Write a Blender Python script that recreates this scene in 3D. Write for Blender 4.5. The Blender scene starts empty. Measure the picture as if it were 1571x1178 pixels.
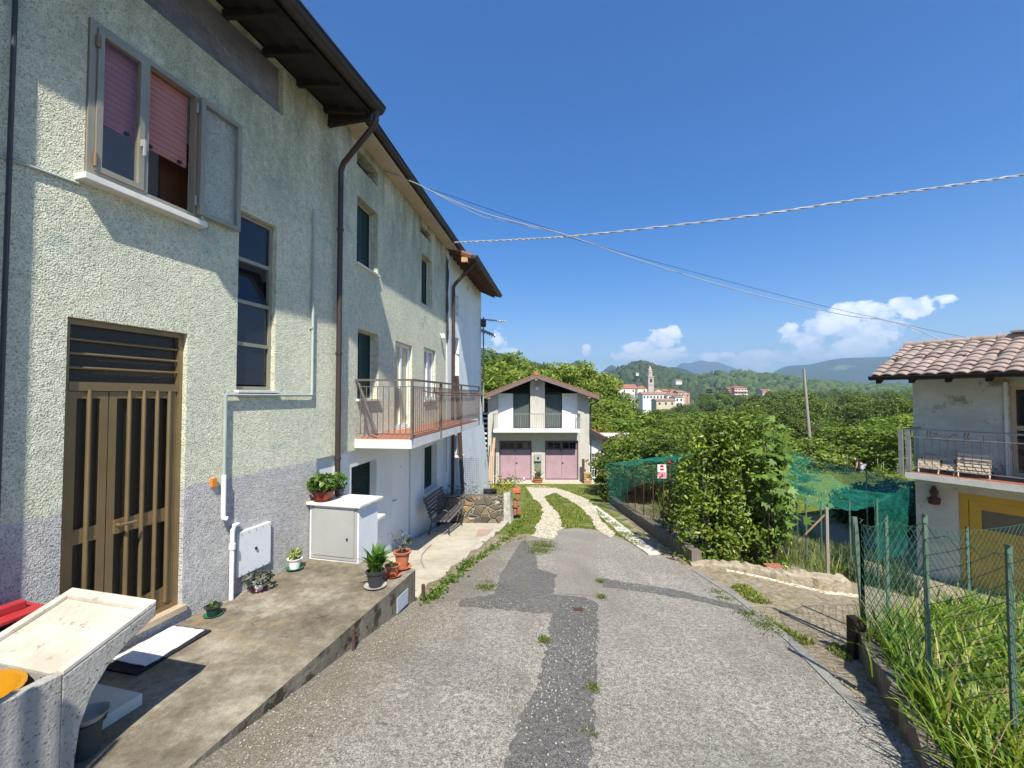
import bpy, bmesh, math, random
import numpy as np
from mathutils import Vector
R = math.radians
rng = np.random.default_rng(7)
random.seed(7)
scn = bpy.context.scene
col = scn.collection

# ------------------------------------------------------------------ camera
FPX, CX, CY = 660.0, 785.5, 589.0
PITCH = math.atan(19.0 / FPX)
SUN_AZ, SUN_EL, SUN, SKY, EXPO, HAZE, SKY_SAT, SKY_VAL = 8.5, 52.0, 5.0, .115, 0.92, 2.3e-4, 1.54, .78
cam_d = bpy.data.cameras.new("camera")
cam = bpy.data.objects.new("camera", cam_d)
col.objects.link(cam)
cam_d.sensor_width = 36.0
cam_d.sensor_fit = 'HORIZONTAL'
cam_d.lens = FPX / 1571.0 * 36.0
cam_d.clip_start = 0.05
cam_d.clip_end = 60000
cam.rotation_euler = (R(90) + PITCH, 0, 0)
scn.camera = cam
cP, sP = math.cos(PITCH), math.sin(PITCH)

def ray(px, py):
    u, v = (px - CX) / FPX, (CY - py) / FPX
    return Vector((u, cP - v * sP, sP + v * cP))

def atY(px, py, Y):
    d = ray(px, py)
    return d * (Y / d.y)

def atz(px, py, z):
    d = ray(px, py)
    return d * (z / d.z)

class Frame:
    """vertical wall plane: s along the wall, t out of it, z up"""
    def __init__(self, ox, oy, dx, dy, sign=1):
        l = math.hypot(dx, dy)
        self.o = (ox, oy); self.d = (dx / l, dy / l)
        self.n = (self.d[1] * sign, -self.d[0] * sign)
    def P(self, s, t, z):
        return Vector((self.o[0] + s * self.d[0] + t * self.n[0], self.o[1] + s * self.d[1] + t * self.n[1], z))
    def hit(self, px, py, t=0.0):
        r = ray(px, py)
        ox, oy = self.o[0] + t * self.n[0], self.o[1] + t * self.n[1]
        k = (ox * self.n[0] + oy * self.n[1]) / (r.x * self.n[0] + r.y * self.n[1])
        p = r * k
        return ((p.x - ox) * self.d[0] + (p.y - oy) * self.d[1], p.z)

# ------------------------------------------------------------------ mesh builder
class MB:
    def __init__(self):
        self.v = []; self.f = []
    def poly(self, pts):
        i = len(self.v); self.v += [tuple(p) for p in pts]; self.f.append(tuple(range(i, i + len(pts)))); return self
    def hexa(self, a):
        """8 corners: bottom 4 (ccw) then top 4"""
        i = len(self.v); self.v += [tuple(p) for p in a]
        for q in ((0, 3, 2, 1), (4, 5, 6, 7), (0, 1, 5, 4), (1, 2, 6, 5), (2, 3, 7, 6), (3, 0, 4, 7)):
            self.f.append(tuple(i + k for k in q))
        return self
    def fbox(self, F, s0, s1, t0, t1, z0, z1):
        return self.hexa([F.P(s0, t0, z0), F.P(s1, t0, z0), F.P(s1, t1, z0), F.P(s0, t1, z0),
                          F.P(s0, t0, z1), F.P(s1, t0, z1), F.P(s1, t1, z1), F.P(s0, t1, z1)])
    def box(self, x0, x1, y0, y1, z0, z1):
        return self.hexa([(x0, y0, z0), (x1, y0, z0), (x1, y1, z0), (x0, y1, z0), (x0, y0, z1), (x1, y0, z1), (x1, y1, z1), (x0, y1, z1)])
    def tube(self, p0, p1, r, n=8, r1=None, cap=True):
        p0, p1 = Vector(p0), Vector(p1); r1 = r if r1 is None else r1
        d = (p1 - p0).normalized()
        a = d.cross(Vector((0, 0, 1)) if abs(d.z) < .9 else Vector((1, 0, 0))).normalized(); b = d.cross(a)
        i = len(self.v)
        for p, rr in ((p0, r), (p1, r1)):
            for k in range(n):
                w = 2 * math.pi * k / n
                self.v.append(tuple(p + (a * math.cos(w) + b * math.sin(w)) * rr))
        for k in range(n):
            self.f.append((i + k, i + (k + 1) % n, i + n + (k + 1) % n, i + n + k))
        if cap:
            self.f.append(tuple(i + k for k in range(n))[::-1]); self.f.append(tuple(i + n + k for k in range(n)))
        return self
    def path(self, pts, r, n=8, radii=None):
        pts = [Vector(p) for p in pts]; m = len(pts); i = len(self.v); prev = None
        for j, p in enumerate(pts):
            d = (pts[min(j + 1, m - 1)] - pts[max(j - 1, 0)]).normalized()
            if prev is None:
                a = d.cross(Vector((0, 0, 1)) if abs(d.z) < .9 else Vector((1, 0, 0))).normalized()
            else:
                a = (prev - d * prev.dot(d)).normalized()
            prev = a; b = d.cross(a); rr = radii[j] if radii else r
            for k in range(n):
                w = 2 * math.pi * k / n
                self.v.append(tuple(p + (a * math.cos(w) + b * math.sin(w)) * rr))
        for j in range(m - 1):
            for k in range(n):
                self.f.append((i + j * n + k, i + j * n + (k + 1) % n, i + (j + 1) * n + (k + 1) % n, i + (j + 1) * n + k))
        self.f.append(tuple(i + k for k in range(n))[::-1]); self.f.append(tuple(i + (m - 1) * n + k for k in range(n)))
        return self
    def lathe(self, c, prof, n=20, sx=1.0, sy=1.0, rot=0.0):
        i = len(self.v); m = len(prof)
        for r, z in prof:
            for k in range(n):
                w = 2 * math.pi * k / n
                x, y = r * math.cos(w) * sx, r * math.sin(w) * sy
                self.v.append((c[0] + x * math.cos(rot) - y * math.sin(rot), c[1] + x * math.sin(rot) + y * math.cos(rot), c[2] + z))
        for j in range(m - 1):
            for k in range(n):
                self.f.append((i + j * n + k, i + j * n + (k + 1) % n, i + (j + 1) * n + (k + 1) % n, i + (j + 1) * n + k))
        self.f.append(tuple(i + k for k in range(n))[::-1]); self.f.append(tuple(i + (m - 1) * n + k for k in range(n)))
        return self
    def prism(self, pts, off):
        """closed polygon pts (3D) extruded by vector off"""
        off = Vector(off); n = len(pts); i = len(self.v)
        self.v += [tuple(p) for p in pts] + [tuple(Vector(p) + off) for p in pts]
        self.f.append(tuple(range(i, i + n))[::-1]); self.f.append(tuple(range(i + n, i + 2 * n)))
        for k in range(n):
            self.f.append((i + k, i + (k + 1) % n, i + n + (k + 1) % n, i + n + k))
        return self
    def wall(self, F, s0, s1, z0, z1, holes=(), depth=.25, t=0.0, top=None, reveal=True):
        ss = sorted({s0, s1} | {h[i] for h in holes for i in (0, 1) if s0 < h[i] < s1} | (set(x for x in top[0] if s0 < x < s1) if top else set()))
        zs = sorted({z0, z1} | {h[i] for h in holes for i in (2, 3) if z0 < h[i] < z1})
        tf = (lambda s: float(np.interp(s, top[0], top[1]))) if top else None
        for a, b in zip(ss[:-1], ss[1:]):
            for c, d in zip(zs[:-1], zs[1:]):
                ms, mz = (a + b) / 2, (c + d) / 2
                if any(h[0] < ms < h[1] and h[2] < mz < h[3] for h in holes): continue
                q = [(a, c), (b, c), (b, d), (a, d)]
                if tf:
                    q2 = []
                    ya, yb = tf(a + 1e-6), tf(b - 1e-6)
                    lim = lambda s: ya + (yb - ya) * (s - a) / (b - a)
                    for k in range(4):
                        p, r = q[k], q[(k + 1) % 4]
                        ip, ir = p[1] <= lim(p[0]) + 1e-9, r[1] <= lim(r[0]) + 1e-9
                        if ip: q2.append(p)
                        if ip != ir:
                            fp, fr = p[1] - lim(p[0]), r[1] - lim(r[0]); w = fp / (fp - fr)
                            q2.append((p[0] + (r[0] - p[0]) * w, p[1] + (r[1] - p[1]) * w))
                    q = q2
                    if len(q) < 3: continue
                self.poly([F.P(s, t, z) for s, z in q])
        if reveal:
            for a, b, c, d in [h[:4] for h in holes]:
                for (u, v) in (((a, c), (b, c)), ((b, c), (b, d)), ((b, d), (a, d)), ((a, d), (a, c))):
                    self.poly([F.P(u[0], t, u[1]), F.P(v[0], t, v[1]), F.P(v[0], t - depth, v[1]), F.P(u[0], t - depth, u[1])])
        return self

BASE = {}
def finish(name, me, m, parent, base=None, smooth=False):
    o = bpy.data.objects.new(name, me)
    col.objects.link(o)
    if m is not None: me.materials.append(m)
    if parent is not None:
        o.parent = parent; BASE[o.name] = BASE[parent.name]
    else:
        BASE[o.name] = base
        o.location = base
    if smooth:
        me.shade_smooth() if hasattr(me, 'shade_smooth') else None
    return o

def obj(name, mb, m, parent=None, smooth=False, base=None, bevel=0):
    v = np.array(mb.v, dtype=float).reshape(-1, 3)
    if parent is not None: b = BASE[parent.name]
    elif base is not None: b = base
    else: b = ((v[:, 0].min() + v[:, 0].max()) / 2, (v[:, 1].min() + v[:, 1].max()) / 2, v[:, 2].min())
    v = v - np.array(b)
    me = bpy.data.meshes.new(name)
    me.from_pydata(v.tolist(), [], mb.f); me.validate()
    if not smooth or True:
        bm = bmesh.new(); bm.from_mesh(me)
        bmesh.ops.recalc_face_normals(bm, faces=bm.faces) if len(mb.f) < 60000 else None
        bm.to_mesh(me); bm.free()
    if smooth:
        me.shade_smooth()
        o = finish(name, me, m, parent, b)
        try: me.set_sharp_from_angle(angle=R(40))
        except Exception: pass
    else:
        o = finish(name, me, m, parent, b)
    if bevel:
        md = o.modifiers.new('bevel', 'BEVEL'); md.width = bevel; md.segments = 2; md.limit_method = 'ANGLE'
    return o

def npmesh(name, V, Fc, m, parent=None, tint=None, base=None, smooth=False):
    """big uniform mesh from numpy: Fc is (M,k)"""
    V = np.asarray(V, dtype=np.float32).copy(); Fc = np.asarray(Fc, dtype=np.int32)
    if parent is not None: b = BASE[parent.name]
    elif base is not None: b = base
    else: b = (float((V[:, 0].min() + V[:, 0].max()) / 2), float((V[:, 1].min() + V[:, 1].max()) / 2), float(V[:, 2].min()))
    V -= np.array(b, dtype=np.float32)
    me = bpy.data.meshes.new(name)
    M, k = Fc.shape
    me.vertices.add(len(V)); me.vertices.foreach_set('co', V.ravel())
    me.loops.add(M * k); me.loops.foreach_set('vertex_index', Fc.ravel())
    me.polygons.add(M); me.polygons.foreach_set('loop_start', np.arange(0, M * k, k, dtype=np.int32))
    if smooth: me.polygons.foreach_set('use_smooth', np.ones(M, dtype=bool))
    me.update(calc_edges=True)
    if tint is not None:
        at = me.attributes.new('tint', 'FLOAT', 'FACE'); at.data.foreach_set('value', np.asarray(tint, dtype=np.float32))
    return finish(name, me, m, parent, b)

def tag(o, label=None, cat=None, group=None, kind=None):
    if label: o['label'] = label
    if cat: o['category'] = cat
    if group: o['group'] = group
    if kind: o['kind'] = kind
    return o

def thing(name, label, cat, loc=(0, 0, 0), group=None):
    o = bpy.data.objects.new(name, None); col.objects.link(o)
    o.location = loc; o.empty_display_size = .2
    BASE[o.name] = tuple(loc)
    return tag(o, label, cat, group)

def dup(root, loc, rz=0, sc=1.0, label=None, group=None):
    r = root.copy(); col.objects.link(r); r.location = loc; r.rotation_euler = (0, 0, rz)
    r.scale = (sc, sc, sc) if not isinstance(sc, tuple) else sc
    if label: r['label'] = label
    if group: r['group'] = group
    for ch in list(root.children):
        c = ch.copy(); col.objects.link(c); c.parent = r
        for g in list(ch.children):
            d = g.copy(); col.objects.link(d); d.parent = c
    return r

# ------------------------------------------------------------------ materials
def newmat(name):
    m = bpy.data.materials.new(name); m.use_nodes = True
    nt = m.node_tree; nt.nodes.clear()
    out = nt.nodes.new('ShaderNodeOutputMaterial'); b = nt.nodes.new('ShaderNodeBsdfPrincipled')
    nt.links.new(b.outputs[0], out.inputs['Surface'])
    return m, nt, b, out

class NG:
    """tiny node helper"""
    def __init__(self, nt): self.nt = nt
    def n(self, typ, **kw):
        x = self.nt.nodes.new(typ)
        for k, v in kw.items(): setattr(x, k, v)
        return x
    def l(self, a, b): self.nt.links.new(a, b)
    def pos(self):
        return self.n('ShaderNodeNewGeometry').outputs['Position']
    def noise(self, vec, scale, detail=4, rough=.6, dist=0):
        x = self.n('ShaderNodeTexNoise'); x.inputs['Scale'].default_value = scale; x.inputs['Detail'].default_value = detail
        x.inputs['Roughness'].default_value = rough; x.inputs['Distortion'].default_value = dist
        self.l(vec, x.inputs['Vector']); return x.outputs['Fac']
    def voro(self, vec, scale, feature='F1', out='Distance', rnd=1):
        x = self.n('ShaderNodeTexVoronoi'); x.feature = feature; x.inputs['Scale'].default_value = scale; x.inputs['Randomness'].default_value = rnd
        self.l(vec, x.inputs['Vector']); return x.outputs[out]
    def math(self, op, a, b=None, c=None, clamp=False):
        x = self.n('ShaderNodeMath', operation=op); x.use_clamp = clamp
        for i, w in enumerate((a, b, c)):
            if w is None: continue
            if hasattr(w, 'links') or hasattr(w, 'is_linked'): self.l(w, x.inputs[i])
            else: x.inputs[i].default_value = w
        return x.outputs[0]
    def ramp(self, fac, stops, interp='LINEAR'):
        x = self.n('ShaderNodeValToRGB'); cr = x.color_ramp; cr.interpolation = interp
        while len(cr.elements) < len(stops): cr.elements.new(.5)
        for e, (p, c) in zip(cr.elements, stops):
            e.position = p; e.color = (*c, 1) if len(c) == 3 else c
        self.l(fac, x.inputs[0]); return x.outputs[0]
    def mix(self, fac, a, b, mode='MIX'):
        x = self.n('ShaderNodeMix', data_type='RGBA', blend_type=mode)
        for i, w in ((0, fac), (6, a), (7, b)):
            if hasattr(w, 'is_linked'): self.l(w, x.inputs[i])
            else: x.inputs[i].default_value = w if i == 0 else ((*w, 1) if len(w) == 3 else w)
        return x.outputs[2]
    def maprange(self, v, a, b, c=0, d=1, smooth=False):
        x = self.n('ShaderNodeMapRange'); x.interpolation_type = 'SMOOTHSTEP' if smooth else 'LINEAR'
        self.l(v, x.inputs[0])
        for i, w in zip((1, 2, 3, 4), (a, b, c, d)): x.inputs[i].default_value = w
        return x.outputs[0]
    def sep(self, vec):
        x = self.n('ShaderNodeSeparateXYZ'); self.l(vec, x.inputs[0]); return x.outputs
    def scale(self, vec, s):
        x = self.n('ShaderNodeMapping'); x.inputs['Scale'].default_value = s; self.l(vec, x.inputs[0]); return x.outputs[0]
    def bump(self, h, strength, dist, normal=None):
        x = self.n('ShaderNodeBump'); x.inputs['Strength'].default_value = strength; x.inputs['Distance'].default_value = dist
        self.l(h, x.inputs['Height'])
        if normal is not None: self.l(normal, x.inputs['Normal'])
        return x.outputs[0]

def pm(name, c1, c2=None, scale=6, rough=.75, bump=.3, bscale=40, bdist=.01, metal=0, spots=None, spot_scale=20, spot_at=.62, spec=.4, stretch=(1, 1, 1), contrast=(.3, .7)):
    """two-tone noisy surface with fine bump and optional worn spots"""
    m, nt, b, out = newmat(name); g = NG(nt)
    tc = g.n('ShaderNodeTexCoord').outputs['Object']
    p = g.scale(tc, stretch) if stretch != (1, 1, 1) else tc
    c2 = c2 or tuple(x * .8 for x in c1)
    c = g.ramp(g.noise(p, scale, 6, .65), [(contrast[0], c1), (contrast[1], c2)])
    if spots:
        f = g.maprange(g.noise(tc, spot_scale, 5, .7), spot_at, spot_at + .08)
        c = g.mix(f, c, spots)
    g.l(c, b.inputs['Base Color'])
    b.inputs['Roughness'].default_value = rough; b.inputs['Metallic'].default_value = metal
    b.inputs['Specular IOR Level'].default_value = spec
    if bump:
        g.l(g.bump(g.noise(tc, bscale, 5, .6), bump, bdist), b.inputs['Normal'])
    return m

def leafmat(name, dark, light, trans=.35, rough=.5, yellow=None):
    m, nt, b, out = newmat(name); g = NG(nt)
    a = g.n('ShaderNodeAttribute'); a.attribute_name = 'tint'
    stops = [(0, dark), (.75, light)]
    if yellow: stops.append((1, yellow))
    c = g.ramp(a.outputs['Fac'], stops)
    oi = g.n('ShaderNodeObjectInfo')
    hs = g.n('ShaderNodeHueSaturation'); g.l(c, hs.inputs['Color'])
    g.l(g.maprange(g.math('FRACT', g.math('MULTIPLY', oi.outputs['Random'], 7.31)), 0, 1, .484, .510), hs.inputs['Hue'])
    g.l(g.maprange(oi.outputs['Random'], 0, 1, .72, 1.32), hs.inputs['Value'])
    c = hs.outputs[0]
    g.l(c, b.inputs['Base Color']); b.inputs['Roughness'].default_value = rough; b.inputs['Specular IOR Level'].default_value = .35
    t = g.n('ShaderNodeBsdfTranslucent')
    tcol = g.mix(1.0, c, (1.0, 1.05, .45), 'MULTIPLY'); g.l(tcol, t.inputs['Color'])
    mx = g.n('ShaderNodeMixShader'); mx.inputs[0].default_value = trans
    g.l(b.outputs[0], mx.inputs[1]); g.l(t.outputs[0], mx.inputs[2]); g.l(mx.outputs[0], out.inputs['Surface'])
    return m

def glassmat(name, tint=(.02, .022, .025), rough=.08):
    m, nt, b, out = newmat(name)
    b.inputs['Base Color'].default_value = (*tint, 1); b.inputs['Roughness'].default_value = rough
    b.inputs['Specular IOR Level'].default_value = .6
    return m

M = {}
# stucco with the lilac plinth band and weathering under the eaves
def stucco(name, green=True):
    m, nt, b, out = newmat(name); g = NG(nt); p = g.pos(); z = g.sep(p)[2]
    base = g.ramp(g.noise(p, 1.1, 5, .6), [(.3, (.66, .70, .55)), (.55, (.79, .795, .62)), (.75, (.84, .82, .65))])
    patch = g.maprange(g.noise(p, 1.7, 3, .6), .60, .70); base = g.mix(g.math('MULTIPLY', patch, .55), base, (.40, .55, .52))
    lil = g.ramp(g.noise(p, 2.0, 4), [(.3, (.56, .55, .545)), (.7, (.66, .645, .63))])
    zz = g.math('ADD', z, g.math('MULTIPLY', g.math('SUBTRACT', g.noise(p, 5, 3), .5), .05))
    f = g.maprange(zz, -.875, -.845); c = g.mix(f, lil, base)
    # streaky olive weathering that grows towards the eave
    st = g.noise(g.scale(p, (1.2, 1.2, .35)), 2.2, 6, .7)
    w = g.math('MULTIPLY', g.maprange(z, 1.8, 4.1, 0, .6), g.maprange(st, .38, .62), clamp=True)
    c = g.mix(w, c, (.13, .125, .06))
    dirt = g.math('MULTIPLY', g.maprange(g.noise(p, .8, 6, .7), .54, .70), .18); c = g.mix(dirt, c, (.17, .19, .15))
    # shadow of the relief painted into the hollows of the stucco
    h = g.noise(p, 118, 3, .55)
    v = g.voro(p, 96, 'SMOOTH_F1'); hh = g.math('ADD', g.math('MULTIPLY', h, 1.0), g.math('MULTIPLY', v, -.8))
    relief_shade = g.math('MULTIPLY', g.maprange(hh, -.10, .16, .60, 1.06), g.maprange(g.noise(p, 16, 3, .6), .35, .65, .86, 1.06)); c = g.mix(1.0, c, relief_shade, 'MULTIPLY')
    g.l(c, b.inputs['Base Color']); b.inputs['Roughness'].default_value = .95; b.inputs['Specular IOR Level'].default_value = .15
    hh = g.math('ADD', hh, g.math('MULTIPLY', g.noise(p, 30, 2, .5), .7)); g.l(g.bump(hh, 1.0, .020), b.inputs['Normal'])
    return m
M['stucco'] = stucco('rough_green_stucco')
M['plaster'] = pm('white_plaster', (.72, .74, .75), (.62, .64, .66), 1.3, .9, .25, 30, .008, spots=(.45, .46, .46), spot_scale=1.2, spot_at=.66)
M['plaster_old'] = pm('old_pale_plaster', (.82, .83, .83), (.66, .68, .70), .9, .9, .35, 22, .01, spots=(.36, .37, .37), spot_scale=1.5, spot_at=.62, stretch=(1, 1, .5))
M['garage_plaster'] = pm('weathered_garage_plaster', (.54, .51, .45), (.38, .365, .325), 1.4, .92, .3, 25, .01, spots=(.33, .32, .29), spot_scale=.9, spot_at=.6, stretch=(1, 1, .5))
M['cement'] = pm('grey_cement_render', (.66, .635, .58), (.40, .385, .35), .9, .92, .35, 20, .012, spots=(.26, .22, .15), spot_scale=1.1, spot_at=.56, stretch=(1, 1, 1.6))
M['slab'] = pm('white_slab_edge', (.70, .69, .66), (.55, .54, .5), 3, .85, .25, 30)
M['alum'] = pm('bronze_aluminium', (.34, .31, .24), (.28, .255, .2), 3, .45, .05, 20, metal=.35)
M['gold'] = pm('anodised_gold_aluminium', (.29, .205, .105), (.22, .158, .08), 3, .38, .05, 20, metal=.5)
M['glass'] = glassmat('dark_glass', (.012, .014, .02), .04)
M['ribglass'] = pm('ribbed_brown_glass', (.030, .022, .014), (.016, .012, .008), 8, .3, .5, 60, .01, spec=.5, stretch=(30, 30, 1))
M['pink'] = pm('pink_roller_slat', (.46, .20, .185), (.40, .17, .16), 9, .7, .1, 30)
M['pinkgap'] = pm('roller_slot', (.06, .02, .02), None, 9, .8, 0)
M['white'] = pm('white_paint', (.78, .78, .77), (.70, .70, .69), 3, .5, .06, 20)
M['sill'] = pm('pale_marble_sill', (.72, .70, .65), (.6, .58, .53), 7, .5, .1, 30)
M['darkwood'] = pm('dark_old_timber', (.030, .020, .014), (.012, .009, .007), 4, .85, .4, 30, stretch=(1, 1, 6))
M['brownwood'] = pm('brown_timber', (.13, .06, .04), (.07, .035, .025), 5, .8, .4, 30)
M['tanwood'] = pm('tan_timber', (.50, .33, .18), (.36, .22, .11), 5, .75, .3, 30, stretch=(4, 4, 1))
M['copper'] = pm('brown_gutter_metal', (.050, .040, .034), (.030, .025, .022), 5, .45, .05, 30, metal=.3)
M['pipe'] = pm('brown_downpipe', (.055, .035, .030), (.04, .027, .024), 4, .4, .05, 20)
M['soffit'] = pm('cream_soffit', (.55, .47, .36), (.44, .37, .28), 1.5, .85, .15, 30, spots=(.25, .2, .13), spot_scale=2, spot_at=.64)
M['tarp'] = pm('dark_plastic_sheet', (.26, .26, .30), (.11, .11, .13), 2.5, .38, .9, 5, .05, spec=.6, stretch=(.6, .6, 2.2))
M['greenshut'] = pm('dark_green_shutter', (.012, .045, .036), (.008, .03, .025), 4, .5, .1, 30)
M['conduit'] = pm('pale_conduit', (.36, .41, .39), (.30, .35, .33), 4, .6, .05, 20)
M['greypaint'] = pm('grey_painted_metal', (.37, .37, .355), (.31, .31, .30), 2, .5, .05, 30)
M['rail'] = pm('brown_railing_paint', (.155, .125, .105), (.10, .08, .068), 6, .5, .1, 60)
M['greyrail'] = pm('grey_railing_paint', (.25, .25, .24), (.17, .17, .165), 6, .5, .1, 60, spots=(.14, .08, .05), spot_scale=9, spot_at=.64)
M['terratile'] = pm('red_floor_tile', (.42, .16, .09), (.34, .13, .08), 5, .6, .1, 20)
M['terracotta'] = pm('terracotta_pot', (.46, .15, .065), (.38, .12, .055), 4, .7, .15, 40, spots=(.5, .3, .2), spot_scale=8, spot_at=.68)
M['redplastic'] = pm('red_brown_plastic', (.26, .05, .03), (.2, .04, .025), 4, .45, .05, 30)
M['red'] = pm('bright_red_plastic', (.44, .03, .035), (.34, .028, .03), 5, .5, .15, 30, spots=(.3, .12, .1), spot_scale=7, spot_at=.62)
M['yellow'] = pm('yellow_plastic', (.50, .235, .012), (.42, .19, .01), 3, .4, .04, 30)
M['black'] = pm('black_plastic', (.018, .018, .02), (.012, .012, .013), 3, .45, .05, 30)
M['charcoal'] = pm('charcoal_plastic', (.045, .047, .052), (.03, .032, .036), 3, .5, .05, 30)
M['greenplastic'] = pm('green_plastic', (.02, .16, .09), (.016, .12, .07), 3, .5, .05, 30)
M['potgreen'] = pm('dark_green_pot', (.018, .045, .035), (.014, .035, .028), 3, .5, .05, 30)
M['soil'] = pm('potting_soil', (.035, .025, .018), (.02, .015, .011), 20, .95, .8, 60, .02)
M['concrete'] = pm('trough_concrete', (.40, .385, .35), (.27, .26, .235), 3, .92, .7, 60, .01, spots=(.06, .056, .05), spot_scale=48, spot_at=.57)
M['concrete_smooth'] = pm('worn_trough_top', (.56, .52, .44), (.40, .36, .295), 2.6, .88, .6, 45, .008, spots=(.26, .23, .19), spot_scale=16, spot_at=.60, contrast=(.38, .62))
M['lilacdoor'] = pm('faded_lilac_door', (.40, .265, .30), (.32, .215, .25), 2, .7, .1, 30, spots=(.5, .36, .38), spot_scale=3, spot_at=.66)
M['plum'] = pm('dark_plum_frame', (.16, .085, .11), (.12, .07, .09), 3, .7, .1, 30)
M['curtain'] = pm('grey_green_curtain', (.10, .125, .115), (.07, .09, .085), 2, .6, .2, 10, stretch=(8, 8, .4))
M['yellowdoor'] = pm('ochre_garage_door', (.58, .36, .05), (.48, .30, .045), 2, .65, .1, 30)
M['orange_tile'] = pm('orange_roof_tile', (.52, .15, .06), (.40, .12, .05), 3, .8, .4, 8, .05)
M['red_tile'] = pm('weathered_red_tile', (.34, .12, .07), (.22, .10, .07), .6, .9, .4, 3, .1)
M['brown_tile'] = pm('faded_roof_tile', (.37, .285, .24), (.23, .175, .15), 2.2, .85, .3, 30, .01, spots=(.17, .15, .13), spot_scale=2.5, spot_at=.58)
M['galv'] = pm('galvanised_wire', (.30, .31, .30), (.22, .225, .22), 5, .5, 0, metal=.5)
M['greenwire'] = pm('green_coated_wire', (.03, .11, .08), (.02, .08, .06), 5, .5, 0)
M['greenpost'] = pm('green_fence_post', (.105, .165, .115), (.07, .12, .085), 3, .55, .2, 40, spots=(.2, .26, .2), spot_scale=12, spot_at=.64)
M['rust'] = pm('rusty_iron', (.10, .05, .03), (.05, .03, .02), 8, .85, .3, 60)
M['oldpole'] = pm('weathered_pole', (.33, .30, .26), (.24, .21, .18), 3, .85, .3, 30, stretch=(4, 4, .5))
M['cable'] = pm('pale_cable', (.42, .42, .43), (.3, .3, .31), 4, .5, 0)
M['darkcable'] = pm('dark_cable', (.035, .04, .05), None, 4, .5, 0)
M['cloth'] = pm('white_cloth', (.68, .68, .68), (.60, .60, .61), 6, .95, .4, 12, .01)
M['mat'] = pm('dark_doormat', (.022, .018, .022), (.014, .012, .015), 10, .95, .5, 80, .01)
M['beige'] = pm('beige_wood_trim', (.48, .38, .26), (.40, .31, .21), 4, .6, .1, 30)
M['orangebox'] = pm('orange_plastic_cap', (.65, .22, .02), None, 4, .5, 0)
M['skin'] = pm('skin', (.50, .27, .19), (.45, .24, .17), 5, .6, 0)
M['navy'] = pm('dark_tshirt', (.025, .028, .045), (.02, .02, .033), 9, .9, .2, 40)
M['trouser'] = pm('pale_trousers', (.42, .42, .46), (.34, .34, .38), 5, .9, .2, 40)
M['hair'] = pm('grey_brown_hair', (.06, .05, .04), None, 20, .9, .3, 80)
M['bark'] = pm('bark', (.12, .09, .065), (.07, .053, .04), 6, .95, .8, 20, .03, stretch=(3, 3, .6))
# ------------------------------------------------------------------ terrain
def plane(Y):
    Y = np.asarray(Y, dtype=float)
    return np.where(Y < 27, -1.8 - .132 * Y, -5.364 - 7.2 * (1 - np.exp(-(Y - 27) / 55.0)))
def road_pt(px, py, up=0.0):
    """point on the sloping road plane seen at a pixel"""
    d = ray(px, py); k = (-1.8 + up) / (d.z + .132 * d.y)
    return d * k
def sst(x, a, b):
    t = np.clip((x - a) / (b - a), 0, 1); return t * t * (3 - 2 * t)
def xl(Y):
    return np.interp(Y, [-6, 5.4, 5.73, 11.3, 12.0, 24, 30], [-3.74, -1.175, -1.22, -.10, -.12, -1.6, -3])
def xr(Y):
    return np.interp(Y, [-6, 2.4, 4, 6.9, 15, 24, 30], [2.2, 2.45, 3.2, 2.95, 3.35, 5.3, 6.5])
def vnoise(X, Y, f, seed=0):
    """smooth value noise"""
    x, y = X * f, Y * f; xi, yi = np.floor(x), np.floor(y); u, v = x - xi, y - yi
    u, v = u * u * (3 - 2 * u), v * v * (3 - 2 * v)
    h = lambda a, b: np.modf(np.abs(np.sin(a * 127.1 + b * 311.7 + seed * 17.3) * 43758.5453))[0]
    return (h(xi, yi) * (1 - u) + h(xi + 1, yi) * u) * (1 - v) + (h(xi, yi + 1) * (1 - u) + h(xi + 1, yi + 1) * u) * v
def H(X, Y):
    X = np.asarray(X, dtype=float); Y = np.asarray(Y, dtype=float)
    z = plane(Y)
    zr = np.where(Y < 9, plane(Y) - 1.26, -4.25 - .01 * (Y - 9))
    zr = np.where(Y > 32, -4.48 - 8.5 * (1 - np.exp(-(Y - 32) / 50.0)), zr)
    w = sst(X, xr(Y), xr(Y) + 7.0)
    z = z * (1 - w) + zr * w
    drop = sst(-(X - xl(Y)), .02, .22) * np.where(Y < 11.6, .5, 0)
    z = z - drop
    far = sst(Y, 20, 120)
    z = z + far * (vnoise(X, Y, .02, 1) - .5) * 3 + (vnoise(X, Y, .9, 2) - .5) * .05 * sst(X, xr(Y) + .1, xr(Y) + 1) * (1 - far)
    z = z + sst(-X, 6, 120) * sst(Y, 30, 120) * 26       # rises behind the garage on the left
    return z

def axis(lo, hi, knots):
    out = [lo]
    while out[-1] < hi:
        out.append(out[-1] + float(np.interp(out[-1], [k[0] for k in knots], [k[1] for k in knots])))
    return np.array(out)
gx = axis(-900, 1500, [(-900, 90), (-60, 6), (-8, .9), (-4, .2), (9, .2), (22, .9), (80, 6), (1500, 90)])
gy = axis(-8, 4200, [(-8, .8), (0, .22), (16, .22), (40, .9), (150, 7), (4200, 180)])
GX, GY = np.meshgrid(gx, gy)
GZ = H(GX, GY)
nx, ny = len(gx), len(gy)
V = np.stack([GX, GY, GZ], -1).reshape(-1, 3)
ii = (np.arange(ny - 1)[:, None] * nx + np.arange(nx - 1)[None, :]).ravel()
Fq = np.stack([ii, ii + 1, ii + 1 + nx, ii + nx], -1)

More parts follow.
